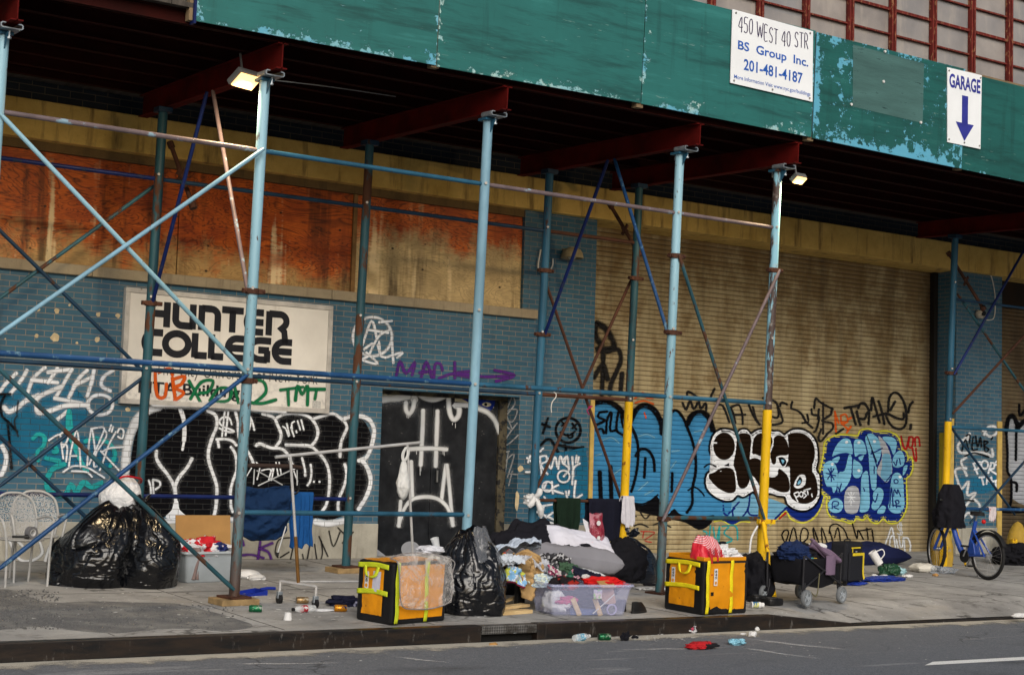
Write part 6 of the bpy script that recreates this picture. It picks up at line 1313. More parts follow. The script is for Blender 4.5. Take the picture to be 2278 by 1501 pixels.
# red crisp bag
t = thing('snack_bag', 'crumpled dark red snack bag standing behind the white pillow', 'snack bag', W_(1328,1205,14.0))
k = N('red_foil'); n1 = k.noise(7, 4, .6); k.col(k.mix(k.ramp(n1, .5, .56), (.22,.012,.03), (.42,.17,.21))); k.set(Roughness=.28); k.bump(k.noise(14,5,.6,None,1.5), .8, .03); foil = k.m
def sb(u, v):
    a = u*2*math.pi; p0, p1 = W_(1312,1206-v*64,14.0), W_(1342-(2*v),1206-v*64,14.0); c = (p0+p1)/2; hw_ = (p1.x-p0.x)/2*(1.05 if v > .9 else 1); th = .07*math.sin(min(1,v*1.2+.15)*3.0)+.006
    return (c.x+hw_*math.cos(a)*(1+.08*fb((math.cos(a),v*3,0),71,1.5,3)), c.y+th*math.sin(a)*(1+.3*fb((math.sin(a),v*3,1),72,1.6,3)), c.z+.01*math.sin(a*3+v*4)*(v > .5))
MB().grid(sb, 40, 30, wrap=True).build('bag_body', foil, t, smooth=True)
def disc(px, py, r, y): c = W_(px,py,y); return [(c.x+r*math.cos(i*.3927), c.y, c.z+r*math.sin(i*.3927)) for i in range(16)]
mb = MB(); mb.add(disc(1332,1163,.028,13.91), [tuple(range(16))]); mb.add(disc(1332,1196,.022,13.91), [tuple(range(16))]); mb.build('print_spot', tagw, t)
sheetm('napkin', lambda u, v: tuple(W_(1303+u*12-v*4, 1199-v*46+u*8, 14.02)+Vector((0,-.02*math.sin(v*5),0))), 6, 12, cloth_mat('white_paper', (.62,.63,.68)), None, .004, 'white napkin propped against the red snack bag', 'napkin')
# dark duffel and chair mass
crumple('duffel_bag', 'big black duffel bag slumped behind the duvet by the shutter', 'duffel bag', cloth_mat('black_nylon', (.007,.007,.010), None, 1, 1, 6, .4), W_(1380,1292,14.6), (.68,.5,.62), 81, .16, 0, 5)
bag('bin_bag', 'dark navy bin bag behind the third front post', navybag, (12.2,15.25,0), .36, .34, .52, 7.3, (-.03,0), True, .35, .2, 110, 80)
# cloths on the brown back rail
hang('garment', 'dark green jersey hanging over the brown rail', 'clothes', cloth_mat('dark_green_jersey', (.006,.017,.010)), fp(1240,1120,16.45).x, fp(1293,1120,16.45).x, BY, .885, .46, .35, 1.7, .03, .18)
hang('garment', 'navy garment hanging over the brown rail beside the green jersey', 'clothes', cloth_mat('navy_dark', (.006,.007,.017)), fp(1311,1120,16.45).x, fp(1384,1120,16.45).x, BY, .885, .55, .4, 4.4, .035, .05)
hang('garment', 'white cloth hanging by the yellow back post', 'clothes', cloth_mat('lilac_white_cotton', (.55,.55,.62)), fp(1383,1115,16.45).x, fp(1407,1115,16.45).x, BY-.06, .93, .42, .3, 6.1, .02, -.25)
c = W_(1186,1108,16.4); t = thing('knotted_cloth', 'white cloth knotted round the blue back post', 'cloth', c)
o = crumple('knot', None, None, cloth_mat('white_cotton', (.60,.61,.63)), c+Vector((0,.03,-.02)), (.20,.20,.14), 91, .35, 0, 4, t, False)
for (dx, dz) in ((.10,-.22),(-.10,-.10),(.06,.12)):
    o = MB().tube(catmull([(c.x,c.y-.03,c.z+.02),(c.x+dx*.6,c.y-.07,c.z+dz*.5),(c.x+dx,c.y-.05,c.z+dz)], 5), [.02,.025,.03,.032,.035,.038,.04,.04,.038,.036,.03], 8).build('cloth_end', cloth_mat('white_cotton', (.60,.61,.63)), t, smooth=True)
# ------------------------------------------------------------------ clear tub
k = N('clear_tub_plastic'); k.col((.58,.62,.88)); k.set(Roughness=.25, Alpha=.19, Specular_IOR_Level=.6); ctub = k.m
TC = (9.53,12.70); TR_ = R(-9)
t = thing('storage_tub', 'clear lilac plastic tub full of odds and ends on the kerb', 'storage tub', (*TC,0), TR_)
tub(t, .80, .42, .315, ctub, .05, .004, .03)
MB().b2((.02,-.243,.175), (.115,-.240,.265)).build('sticker', pm('tub_sticker', (.45,.40,.50), .5, .4, 25, wear=(.2,.4,.2), wthr=.55, wsc=20), t)
Mt = Matrix.Translation((*TC,0)) @ Matrix.Rotation(TR_, 4, 'Z')
def tl(x, y, z): return Mt @ Vector((x,y,z))
crumple('clothing', 'pink cloth pressed against the inside of the clear tub', 'clothes', cloth_mat('pink_cloth', (.52,.05,.16)), tl(-.16,-.06,.10), (.36,.16,.10), 101, .3, R(10), 4)
crumple('clothing', 'white fabric at the left inside the clear tub', 'clothes', cloth_mat('white_cotton', (.60,.61,.63)), tl(-.28,.0,.02), (.24,.3,.26), 102, .25, 0, 4)
tag(MB().box(tl(.0,-.05,.09), (.30,.22,.02), TR_, None, R(62)).build('book', pm('blue_book', (.05,.09,.24), .5)), 'blue book leaning inside the clear tub', 'book')
tag(MB().box(tl(-.12,-.15,.085), (.05,.012,.19), TR_, None, 0, R(-28)).build('wood_strip', wd), 'left of two tan strips inside the clear tub', 'wood strip', 'strips in the tub')
tag(MB().box(tl(.12,-.15,.085), (.05,.012,.19), TR_, None, 0, R(-24)).build('wood_strip', wd), 'right of two tan strips inside the clear tub', 'wood strip', 'strips in the tub')
tag(MB().box(tl(.24,-.02,.19), (.26,.02,.20), TR_, None, R(-15), R(-6)).build('cardboard_piece', pm('pinkish_card', (.42,.27,.22), .8)), 'pinkish card standing at the right inside the clear tub', 'cardboard')
tag(MB().tube([tl(.06,-.17,.02), tl(.33,-.10,.20)], .006, 8).build('plastic_rod', tagw), 'thin white rod slanting inside the clear tub', 'rod')
tag(MB().tube([tl(.27+.05*math.cos(i*.4),-.17,.06+.05*math.sin(i*.4)) for i in range(16)], .008, 6, closed=True).build('plastic_ring', pm('lilac_plastic', (.42,.38,.6), .4)), 'lilac ring at the right inside the clear tub', 'ring')
crumple('clothing', 'navy and black clothes filling the clear tub', 'clothes', cloth_mat('navy_dark', (.006,.007,.017)), tl(.02,.05,.06), (.66,.32,.27), 104, .22, 0, 5)
crumple('clothing', 'black and dark red garment at the left rim of the clear tub', 'clothes', cloth_mat('black_red', (.012,.01,.012), (.25,.015,.01), 6, .52), tl(-.20,.0,.24), (.32,.24,.15), 105, .3, 0, 4)
crumple('jacket', 'bright red jacket hanging over the right rim of the clear tub', 'jacket', cloth_mat('bright_red', (.55,.012,.012), None, 1, 1, 7, .5), tl(.28,.02,.26), (.44,.26,.13), 107, .3, R(-6), 5)
tag(MB().box(tl(.22,-.13,.305), (.20,.10,.008), TR_+.3, None, R(35)).build('cardboard_piece', cb_), 'tan card flap resting on the red jacket in the clear tub', 'cardboard')
tag(MB().box(tl(.08,.05,.36), (.10,.05,.03), TR_+.6, None, R(20)).build('paper_carton', tagw, bevel=.003), 'small white carton on the red jacket', 'carton')
# boots beside the tub
def shoe(label, loc, rz, mt):
    t = thing('shoe', label, 'shoe', loc, rz, 'black shoes beside the tub')
    def up_(u, v):
        a = u*2*math.pi; x = .13*math.cos(a); wv = .042*(1+.15*math.cos(a)); hgt = .04+.055*(1 if math.cos(a) < 0 else (1-math.cos(a)**2*.7)); s = 1-.35*v**2
        return (x*(s if x > 0 else 1-.1*v)-.02*v, wv*math.sin(a)*s, .018+hgt*v)
    mb = MB().grid(up_, 28, 8, wrap=True); mb.f.append(tuple(range(len(mb.v)-28, len(mb.v)))); mb.build('upper', mt, t, smooth=True)
    MB().prism([(.137*math.cos(i*.314), .047*math.sin(i*.314)*(1+.12*math.cos(i*.314))) for i in range(20)], .02).build('sole', blk, t, bevel=.004)
    return t
blkl = pm('black_leather', (.010,.010,.011), .45, .3, 10, .2, 30)
shoe('black shoe lying right of the clear tub, nearest the kerb', (10.22,12.62,0), R(20), blkl); shoe('black shoe pushed behind the other one right of the clear tub', (10.16,12.85,0), R(75), blkl)
# ------------------------------------------------------------------ things by the yellow post
t = thing('pipe_prop', 'rust streaked yellow pipe strut leaning against the yellow based front post', 'pipe strut', (12.35,12.95,0))
a, b = fp(1698,1163,13.9), g(1722,1337); MB().tube([b+Vector((0,0,.06)), a], .026, 12).build('pipe', yel, t, smooth=True)
def base(label, px, py, s=1):
    c = g(px,py); t = thing('rubber_base', label, 'rubber base', c, R(10), 'rubber feet by the yellow post')
    MB().prism([(.13*s*math.copysign(abs(math.cos(i*.2618))**.6, math.cos(i*.2618)), .10*s*math.copysign(abs(math.sin(i*.2618))**.6, math.sin(i*.2618))) for i in range(24)], .075).build('block', blkp, t, bevel=.018)
    MB().prism([(.085*s*math.cos(i*.2618), .06*s*math.sin(i*.2618)) for i in range(24)], .01, Matrix.Translation((0,0,.074))).build('cup', pm('rubber_worn', (.03,.03,.033), .7), t); return t
base('black rubber foot under the yellow pipe strut', 1716, 1345); base('smaller black rubber foot behind the pill bottle', 1684, 1338, .85)
def bottle(name, label, loc, rz, parts, cat='bottle', lying=True, pitch=0):
    t = thing(name, label, cat, loc, rz)
    M = Matrix.Rotation(R(90)-pitch, 4, 'Y') if lying else Matrix.Identity(4)
    for nm, prof, mt in parts: MB().lathe(prof, 18, M).build(nm, mt, t, smooth=True)
    return t
p = g(1682,1352); bottle('pill_bottle', 'white and blue pill bottle lying by the black rubber feet', p+Vector((0,0,.035)), R(-20), (('bottle', [(.001,-.06),(.034,-.06),(.034,.045),(.022,.05)], tagw), ('label', [(.0345,-.045),(.0345,.02)], pm('bottle_label', (.03,.12,.25), .5, wear=(.5,.5,.2), wthr=.5, wsc=14)), ('cap', [(.026,.05),(.026,.085),(.001,.086)], tagw)))
tag(MB().tube(catmull([tuple(fp(1685,1170,13.9)), tuple(fp(1672,1195,13.85)), tuple(fp(1668,1225,13.8)), tuple(fp(1666,1255,13.75))], 6), .012, 7).build('rope_end', cloth_mat('white_cotton', (.60,.61,.63)), smooth=True), 'white cord hanging from the yellow post', 'cord')
# ------------------------------------------------------------------ folding wagon
t = thing('folding_wagon', 'black folding wagon on grey wheels beside the yellow post', 'wagon', (12.88,12.98,0), R(16))
fab = cloth_mat('wagon_fabric', (.008,.008,.011), None, 1, 1, 5, .3); wfr = pm('wagon_frame', (.03,.03,.035), .4, metal=.4); tyre = pm('grey_tyre', (.16,.17,.18), .6); rimm = pm('wheel_grey', (.30,.33,.36), .5)
Lw, Ww = .86, .46
def wb(u, v):
    a = u*2*math.pi; ca, sa = math.cos(a), math.sin(a); q = (abs(ca)**8+abs(sa)**8)**(-1/8); s = 1-.12*(1-v)**2; return (Lw/2*q*ca*s, Ww/2*q*sa*s, .24+.28*v-.05*(1-v)*math.cos(ca*2)+.008*fb((ca,sa,v), 7, 2, 3))
mb = MB().grid(wb, 64, 14, wrap=True); mb.f.append(tuple(range(63,-1,-1))); mb.build('wagon_bed', fab, t, smooth=True, solid=.008)
for sx in (-1, 1):
    for sy in (-1, 1):
        MB().tube([(sx*Lw/2*.98,sy*Ww/2*.98,.17),(sx*Lw/2*1.0,sy*Ww/2*1.0,.56)], .013, 8).build('corner_post', wfr, t, smooth=True)
        x, y = sx*(Lw/2-.03), sy*(Ww/2+.035)
        w_ = MB(); Mw = Matrix.Translation((x,y,.095)) @ Matrix.Rotation(R(90), 4, 'X') @ Matrix.Rotation(0, 4, 'Z')
        w_.lathe([(.072,-.022),(.09,-.022),(.095,-.012),(.095,.012),(.09,.022),(.072,.022),(.072,-.022)], 28, Mw); wo = w_.build('wheel', tyre, t, smooth=True)
        w_ = MB(); w_.lathe([(.001,-.024),(.022,-.024),(.022,.024),(.001,.024)], 14, Mw); w_.lathe([(.062,-.016),(.073,-.016),(.073,.016),(.062,.016),(.062,-.016)], 28, Mw)
        for i in range(5): an = i*1.2566; w_.box((x+.042*math.cos(an), y, .095+.042*math.sin(an)), (.05,.02,.014), 0, None, 0, -an)
        w_.build('rim', rimm, wo)
        MB().tube([(x,y-sy*.035,.095),(x-sx*.02,y-sy*.045,.20),(x-sx*.02,y-sy*.04,.26)], .012, 8).build('fork', wfr, t, smooth=True)
MB().tube([(-Lw/2,-Ww/2-.012,.20),(0,-Ww/2-.018,.38),(Lw/2,-Ww/2-.012,.56)], .009, 8).build('cross_strut', wfr, t, smooth=True); MB().tube([(-Lw/2,-Ww/2-.016,.56),(0,-Ww/2-.024,.38),(Lw/2,-Ww/2-.016,.20)], .009, 8).build('cross_strut', wfr, t, smooth=True)
MB().tube(catmull([(-.30,-Ww/2-.03,.16),(-.2,-Ww/2-.05,.12),(-.14,-Ww/2-.04,.36)], 5), .007, 6).build('lanyard', pm('olive_cord', (.12,.11,.06), .8), t, smooth=True)
Mw_ = Matrix.Translation((12.88,12.98,0)) @ Matrix.Rotation(R(16), 4, 'Z')
def wg(x, y, z): return Mw_ @ Vector((x,y,z))
crumple('clothing', 'black coats piled in the folding wagon', 'clothes', blackc, wg(-.05,.04,.44), (.78,.44,.26), 121, .25, R(16), 5)
crumple('jacket', 'dark navy quilted jacket at the left of the wagon', 'jacket', cloth_mat('navy_shell', (.010,.022,.075), None, 1, 1, 6, .5), wg(-.30,-.02,.50), (.42,.36,.24), 123, .25, R(-12), 5)
crumple('duffel_bag', 'black bag standing behind the yellow post at the wagon end', 'duffel bag', cloth_mat('black_nylon', (.007,.007,.010)), (12.45,13.35,0), (.42,.5,.66), 125, .18, 0, 5)
pur = cloth_mat('mauve_jersey', (.16,.11,.17), None, 1, 1, 6, .5)
def hood(u, v):
    p = Vector(fp(1798+v*62+u*6, 1212+v*40-(18*(1-v*.4))*(u-.2), 12.85)); return (p.x, p.y-.05*math.sin(u*3.14)-.012*math.sin(u*12+v*4), p.z+.015*math.sin(v*7+u*3))
sheetm('jumper', hood, 16, 30, pur, None, .03, 'mauve jumper draped over the front of the wagon', 'jumper')
sheetm('jumper_sleeve', lambda u, v: tuple(fp(1838+u*20-v*2, 1236+v*42, 12.75)+Vector((0,-.02*math.sin(u*3.1),0))), 10, 18, pur, None, .02, 'mauve sleeve dangling over the wagon side', 'jumper')
a, b = fp(1764,1247,12.75), fp(1824,1246,12.75)
t = bottle('spray_bottle', 'white and yellow bottle lying along the wagon edge', (a+b)/2+Vector((0,0,.005)), R(4), (('bottle', [(.001,-.17),(.018,-.168),(.028,-.12),(.030,0),(.03,.07)], tagw), ('band', [(.0302,.06),(.0302,.10)], pm('teal_band', (.03,.2,.2))), ('cap', [(.028,.10),(.025,.16),(.012,.175),(.001,.176)], pm('yellow_cap', (.6,.36,.02)))))
crumple('clothing', 'white cloth bunched at the right end of the wagon', 'clothes', cloth_mat('white_cotton', (.60,.61,.63)), wg(.34,.05,.55), (.26,.2,.13), 127, .35, 0, 4)
# ------------------------------------------------------------------ suitcase with yellow trim
t = thing('suitcase', 'black wheeled suitcase with yellow L shaped trim', 'suitcase', (15.05,14.42,0), R(14))
nyl = pm('suitcase_nylon', (.010,.011,.016), .7, .3, 40, .3, 150); ybr = pm('yellow_trim', (.62,.47,.02), .6)
MB().box((0,0,.30), (.42,.24,.50)).build('shell', nyl, t, bevel=.035); MB().box((0,-.135,.24), (.36,.04,.36)).build('front_pocket', nyl, t, bevel=.018)
MB().b2((-.10,-.129,.472), (.12,-.122,.488)).build('zip', ybr, t); MB().b2((-.08,-.1295,.42), (-.07,-.1225,.472)).build('zip_pull', ybr, t)
mb = MB(); P = [(-.12,.395),(.15,.395),(.15,.14),(.18,.07)]
for i, wv in ((0,.028),(1,.024),(2,.024)):
    pass
ribbon([(-.12,.40),(.165,.40)], .035, lambda u, v: (u,-.1565,v), mb); ribbon(catmull([(.15,.405),(.15,.25),(.152,.17),(.165,.12),(.185,.08)], 4), .035, lambda u, v: (u,-.158,v), mb)
mb.build('trim', ybr, t, solid=.003); MB().b2((-.0,-.128,.425), (.04,-.122,.437)).build('badge', pm('badge_grey', (.35,.35,.37), .4), t)
for sx in (-.16,.16): MB().tube([(sx-.012,-.08,.03),(sx+.012,-.08,.03)], .03, 14).build('wheel', blk, t, smooth=True)
MB().tube(catmull([(-.07,.0,.55),(-.06,-.0,.575),(.06,0,.575),(.07,0,.55)], 4), .010, 8).build('handle', blk, t, smooth=True)
# ------------------------------------------------------------------ bedding and litter by the shutter
a, b = g(1950,1266), g(2062,1262); c = (a+b)/2
pillow('sleeping_mat', 'long navy padded mat lying along the foot of the shutter', 'mat', cloth_mat('navy_mat', (.008,.012,.05), None, 1, 1, 5, .3), (17.55,16.7,.15), 2.1, .55, .30, R(2), R(8), 0, 131, 0, 5)
crumple('tarp', 'bright blue tarpaulin scrap spread beside the suitcase', 'tarpaulin', bagmat('blue_tarp', (.012,.04,.32), .4), g(1965,1290)+Vector((0,0,0)), (1.0,.35,.06), 133, .25, R(15), 5)
crumple('tarp', 'smaller blue tarpaulin scrap under the suitcase wheels', 'tarpaulin', MC['blue_tarp'], g(1905,1300), (.45,.2,.05), 134, .25, R(15), 4)
crumple('carrier_bag', 'bottle green plastic bag beside the white mug', 'plastic bag', bagmat('green_bag', (.012,.06,.03), .35), g(1976,1279), (.3,.26,.20), 135, .3, 0, 4)
crumple('carrier_bag', 'pale turquoise plastic wrap among the litter by the mat', 'plastic bag', bagmat('turquoise_film', (.30,.50,.55), .3), g(1992,1277), (.34,.22,.14), 136, .35, 0, 4)
t = thing('mug', 'white mug with looped handle tipped over on the litter', 'mug', g(1956,1280)+Vector((0,0,.16)), R(-30))
Mm = Matrix.Rotation(R(-35), 4, 'Y'); MB().lathe([(.001,0),(.055,0),(.058,.20),(.05,.20),(.048,.01)], 18, Mm).build('body', tagw, t, smooth=True); MB().tube(catmull([(.05,0,.05),(.13,0,.08),(.14,0,.15),(.055,0,.17)], 5), .008, 7, M=Mm).build('handle', tagw, t, smooth=True)
pillow('pillow', 'flat cream pillow lying before the bicycle wheel', 'pillow', cloth_mat('cream_cotton', (.58,.56,.50)), g(2052,1272)+Vector((0,0,.06)), .34, .24, .13, R(-8), 0, 0, 137)
k = N('clear_film'); k.col((.6,.66,.75)); k.set(Roughness=.12, Alpha=.42); k.bump(k.noise(12,5,.6,None,1.5), 1., .05); cfilm = k.m
crumple('carrier_bag', 'clear plastic film bunched under the bicycle front wheel', 'plastic bag', cfilm, g(2094,1274), (.46,.3,.13), 138, .35, 0, 5)
for i, (px, py, w_, d_, lb_) in enumerate(((1966,1287,.16,.10,'white paper scrap on the blue tarpaulin'),(1945,1286,.07,.12,'upright white scrap next to the suitcase'),(2081,1281,.10,.06,'small beige block beside the clear film'),(2020,1283,.18,.1,'crumpled white wrapper near the cream pillow'))):
    crumple('paper_scrap', lb_, 'paper', tagw if i != 2 else cb_, g(px,py)+Vector((0,0,.02 if i < 2 else 0)), (w_,d_,.05), 140+i, .3, 0, 3)
# ------------------------------------------------------------------ bicycle
RW, FW = Vector((17.97,14.56,0)), Vector((18.14,15.62,0)); dv = FW-RW; L_ = dv.length
t = thing('bicycle', 'blue step-through bicycle with a black jacket over its handlebars', 'bicycle', RW, math.atan2(dv.y,dv.x), None, R(0)); 
bikeb = pm('bike_blue', (.012,.06,.34), .35, .2, 5, spec=.6); rub = pm('tyre_rubber', (.012,.012,.013), .75); spk = pm('spoke_steel', (.45,.45,.46), .35, metal=.8)
def wheel(x, steer=0.0, y=0.0):
    M = Matrix.Translation((x,y,.335)) @ Matrix.Rotation(steer, 4, 'Z') @ Matrix.Rotation(R(90), 4, 'X')
    o = MB().tube([M @ Vector((.31*math.cos(i*.1309), .31*math.sin(i*.1309), 0)) for i in range(48)], .024, 10, closed=True).build('wheel', rub, t, smooth=True)
    MB().tube([M @ Vector((.282*math.cos(i*.1309), .282*math.sin(i*.1309), 0)) for i in range(48)], .011, 8, closed=True).build('rim', spk, o, smooth=True)
    mb = MB()
    for i in range(28): a = i*.2244; s = 1 if i % 2 else -1; mb.tube([M @ Vector((.02*math.cos(a+s*1.2), .02*math.sin(a+s*1.2), s*.025)), M @ Vector((.278*math.cos(a), .278*math.sin(a), 0))], .0016, 4)
    mb.build('spokes', spk, o); MB().tube([M @ Vector((0,0,-.05)), M @ Vector((0,0,.05))], .03, 12).build('hub', spk, o, smooth=True); return o
wheel(0); wheel(L_, R(-18))
BB = Vector((.42,0,.29))
MB().tube(catmull([(L_-.24,0,.93),(L_-.28,0,.80),(L_-.42,0,.52),(.52,0,.33),(.42,0,.29)], 6), [.034]*7+[.038]*6+[.042]*6+[.045]*6, 14).build('frame_tube', bikeb, t, smooth=True)
MB().tube([(.40,0,.30),(.27,0,.80)], .03, 12).build('seat_tube', bikeb, t, smooth=True)
for s in (-1, 1): MB().tube([(.40,s*.03,.30),(0,s*.065,.335)], .016, 8).build('chain_stay', bikeb, t, smooth=True); MB().tube([(.29,s*.02,.66),(0,s*.065,.335)], .014, 8).build('seat_stay', bikeb, t, smooth=True)
def fend(u, v): a = R(18)+u*R(120); return (-(.36)*math.cos(a)*-1*-1+0, (v-.5)*.07*(1-.3*u), .335+.36*math.sin(a))
MB().grid(lambda u, v: (.36*math.cos(R(20)+u*R(135)), (v-.5)*.075, .335+.36*math.sin(R(20)+u*R(135))), 22, 4).build('mudguard', rub, t, smooth=True, solid=.004)
MB().add([(.38,-.05,.32),(.20,-.055,.33),(.25,-.05,.48),(.33,-.045,.56),(.38,.05,.32),(.20,.055,.33),(.25,.05,.48),(.33,.045,.56)], [(0,1,2,3),(7,6,5,4),(0,4,5,1),(1,5,6,2),(2,6,7,3),(3,7,4,0)]).build('wheel_guard', bikeb, t, bevel=.01)
MB().tube([(.27,0,.80),(.25,0,.88)], .014, 8).build('seat_post', spk, t, smooth=True)
def sdl(u, v): a = u*2*math.pi; x = .24+(-.12 if math.cos(a) < 0 else .15)*abs(math.cos(a)); wv = .085 if math.cos(a) < 0 else .085*(1-abs(math.cos(a))**1.2)+.02; return (x*1 if v < .99 else .24+(x-.24)*.4, wv*math.sin(a)*(1-.5*v*v), .875+.06*v)
mb = MB().grid(sdl, 28, 8, wrap=True); mb.f.append(tuple(range(len(mb.v)-28, len(mb.v)))); mb.f.append(tuple(range(27,-1,-1))); mb.build('saddle', rub, t, smooth=True)
o = MB().lathe([(.001,0),(.03,.0),(.032,.02),(.02,.035),(.001,.04)], 14, Matrix.Translation((.12,0,.80)) @ Matrix.Rotation(R(-90), 4, 'Y')).build('rear_light', pm('red_lens', (.5,.01,.01), .2), t, smooth=True)
for s in (-1, 1): MB().tube([(L_-.22,s*.05,.74),(L_-.02,s*.055,.335)], .02, 8).build('fork', bikeb, t, smooth=True)
MB().tube([(L_-.22,0,.66),(L_-.29,0,1.0)], .03, 12).build('head_tube', bikeb, t, smooth=True)
MB().tube(catmull([(L_-.42,.30,1.06),(L_-.32,.22,1.06),(L_-.28,.05,1.03),(L_-.28,-.05,1.03),(L_-.32,-.22,1.06),(L_-.42,-.30,1.06)], 5), .013, 8).build('handlebar', blk, t, smooth=True)
o = MB().lathe([(.001,-.06),(.09,-.06),(.095,-.045),(.09,-.04),(.03,-.035),(.03,.04),(.001,.04)], 24, Matrix.Translation((*BB,)) @ Matrix.Rotation(R(90), 4, 'X')).build('chainset', blk, t, smooth=True)
for s, a in ((-1, R(-60)), (1, R(120))): MB().tube([BB+Vector((0,s*.07,0)), BB+Vector((.17*math.cos(a),s*.075,.17*math.sin(a)))], .011, 8).build('crank', spk, t, smooth=True); c = BB+Vector((.17*math.cos(a),s*.12,.17*math.sin(a))); MB().box(c, (.09,.08,.025)).build('pedal', blk, t, bevel=.004)
MB().tube([(.30,.04,.26),(.36,-.16,.01)], .010, 8).build('kickstand', spk, t, smooth=True)
Mb = Matrix.Translation(RW) @ Matrix.Rotation(math.atan2(dv.y,dv.x), 4, 'Z')
def jk(u, v):
    a = u*2*math.pi; r = .10+.12*math.sin(min(1,v*1.3)*1.57)-.02*v; q = 1+.25*fb((math.cos(a),math.sin(a),v*2), 151, 1.2, 4)+.1*math.sin(a*7+v*3)*v
    p = Mb @ Vector((L_-.26+r*q*math.cos(a)*.9, r*q*math.sin(a)*1.15, 1.28-.62*v)); return tuple(p)
mb = MB().grid(jk, 50, 34, wrap=True); mb.f.append(tuple(range(50))); tag(mb.build('jacket', cloth_mat('black_fleece', (.008,.008,.012)), smooth=True), 'black jacket draped over the bicycle handlebars', 'jacket')
# ------------------------------------------------------------------ yellow wheel guards, bags and cloth at the right
yst = pm('yellow_stone', (.42,.27,.04), .7, .35, 5, .3, 25, wear=(.25,.2,.13), wthr=.6, wsc=8)
def guardstone(label, c, rz): 
    t = thing('wheel_guard', label, 'wheel guard', c, rz, 'yellow wheel guards at the garage piers')
    MB().lathe([(.17,0),(.18,.12),(.17,.30),(.13,.46),(.07,.57),(.001,.61)], 24).build('guard_stone', yst, t, smooth=True); MB().box((-.14,-.12,.16), (.09,.09,.32)).build('steel_tube', yel, t, bevel=.01); return t
G1 = guardstone('rounded yellow wheel guard behind the bicycle', (19.1,16.35,0), R(10)); guardstone_b = dup(G1, (22.15,17.35,0), R(-20), 'rounded yellow wheel guard beyond the bicycle at the second shutter')
t = thing('yellow_stick', 'thin yellow rod leaning behind the bicycle', 'rod', (19.3,15.9,0)); a, b = g(2148,1258), fp(2125,1165,16.1); MB().tube([a+Vector((0,0,.01)),b], .018, 8).build('rod', yel, t, smooth=True)
crumple('duffel_bag', 'black holdall lying on the pavement right of the bicycle', 'duffel bag', cloth_mat('black_nylon', (.007,.007,.010)), (20.9,16.4,0), (.95,.6,.42), 161, .2, R(10), 5)
crumple('cloth_heap', 'beige cloth trailing from behind the black holdall', 'cloth', cloth_mat('beige_cloth', (.40,.32,.20)), (22.0,16.7,0), (.6,.4,.3), 162, .3, 0, 4)
crumple('cloth_heap', 'dark red bundle beside the far yellow wheel guard', 'cloth', cloth_mat('dark_red_cloth', (.22,.015,.012)), (22.5,17.2,0), (.5,.4,.45), 163, .3, 0, 4)
crumple('tent', 'dark green tent shape against the second shutter', 'tent', cloth_mat('tent_green', (.010,.030,.024), None, 1, 1, 4, .3), (23.6,17.3,0), (1.2,.9,1.75), 164, .12, 0, 5)
hang('rag', 'white stained rag hanging on the blue rail right of the bicycle', 'rag', cloth_mat('stained_white', (.58,.52,.54), (.4,.2,.2), 10, .6), fp(2202,1137,16.45).x, fp(2218,1137,16.45).x, BY, .87, .24, .10, 8.8, .015, .1)
# ------------------------------------------------------------------ small litter on the pavement
def can(label, px, py, rz, c1, z=0.0, c2=None):
    p = g(px,py,z); k = pm('can_%d' % px, c1, .3, .2, 8, metal=.5, wear=c2, wthr=.55, wsc=30) ; al_ = pm('can_aluminium', (.55,.55,.55), .3, metal=.8)
    t = thing('drink_can', label, 'drinks can', p+Vector((0,0,.034)), rz, 'dropped drinks cans'); M = Matrix.Rotation(R(90), 4, 'Y')
    MB().lathe([(.026,-.060),(.033,-.052),(.033,.050),(.027,.059)], 20, M).build('can_body', k, t, smooth=True); MB().lathe([(.001,.055),(.024,.055),(.027,.060),(.027,.0585)], 20, M).build('can_top', al_, t, smooth=True); MB().lathe([(.001,-.056),(.022,-.057),(.026,-.060)], 20, M).build('can_base', al_, t, smooth=True); return t
can('green drinks can lying beside the first front post', 568, 1361, R(-25), (.01,.12,.05), 0, (.3,.35,.3)); can('brown and cream drinks can under the clothes rack castors', 672, 1342, R(-15), (.28,.18,.08), 0, (.5,.45,.35)); can('orange and navy drinks can left of the 807 box', 757, 1360, R(-20), (.50,.20,.01), 0, (.02,.03,.10))
can('green drinks can lying in the gutter before the clear tub', 1344, 1424, R(-15), (.008,.09,.035), RZ, (.25,.32,.25))
k = N('clear_pet'); k.col((.75,.78,.8)); k.set(Roughness=.06, Alpha=.35, Specular_IOR_Level=.9); pet = k.m
redl = pm('red_label', (.35,.02,.03), .5, wear=(.6,.6,.6), wthr=.52, wsc=40)
bprof = [(.001,-.115),(.03,-.115),(.034,-.10),(.034,-.02),(.031,0),(.034,.02),(.034,.06),(.026,.09),(.014,.115),(.014,.125)]
p = g(677,1362); bottle('drink_bottle', 'clear plastic bottle with red label and black cap under the clothes rack', p+Vector((0,0,.036)), R(190), (('bottle', bprof, pet), ('label', [(.0348,-.02),(.0348,.03)], redl), ('cap', [(.0155,.118),(.0155,.14),(.001,.141)], blk)))
p = g(1293,1425,RZ); bottle('drink_bottle', 'crushed clear bottle with blue label lying in the gutter', p+Vector((0,0,.036)), R(20), (('bottle', bprof, pet), ('label', [(.0348,-.05),(.0348,.03)], pm('blue_label', (.12,.35,.5), .5, wear=(.6,.6,.6), wthr=.5, wsc=30)), ('cap', [(.0155,.118),(.0155,.14),(.001,.141)], tagw)))
cup('small white paper cup standing near the kerb left of the 807 box', g(640,1378), tagw, .040, .030, .065)
t = thing('dustpan', 'bright blue dustpan lying behind the first front post', 'dustpan', g(553,1322), R(-170)); bp = pm('dustpan_blue', (.012,.03,.27), .4)
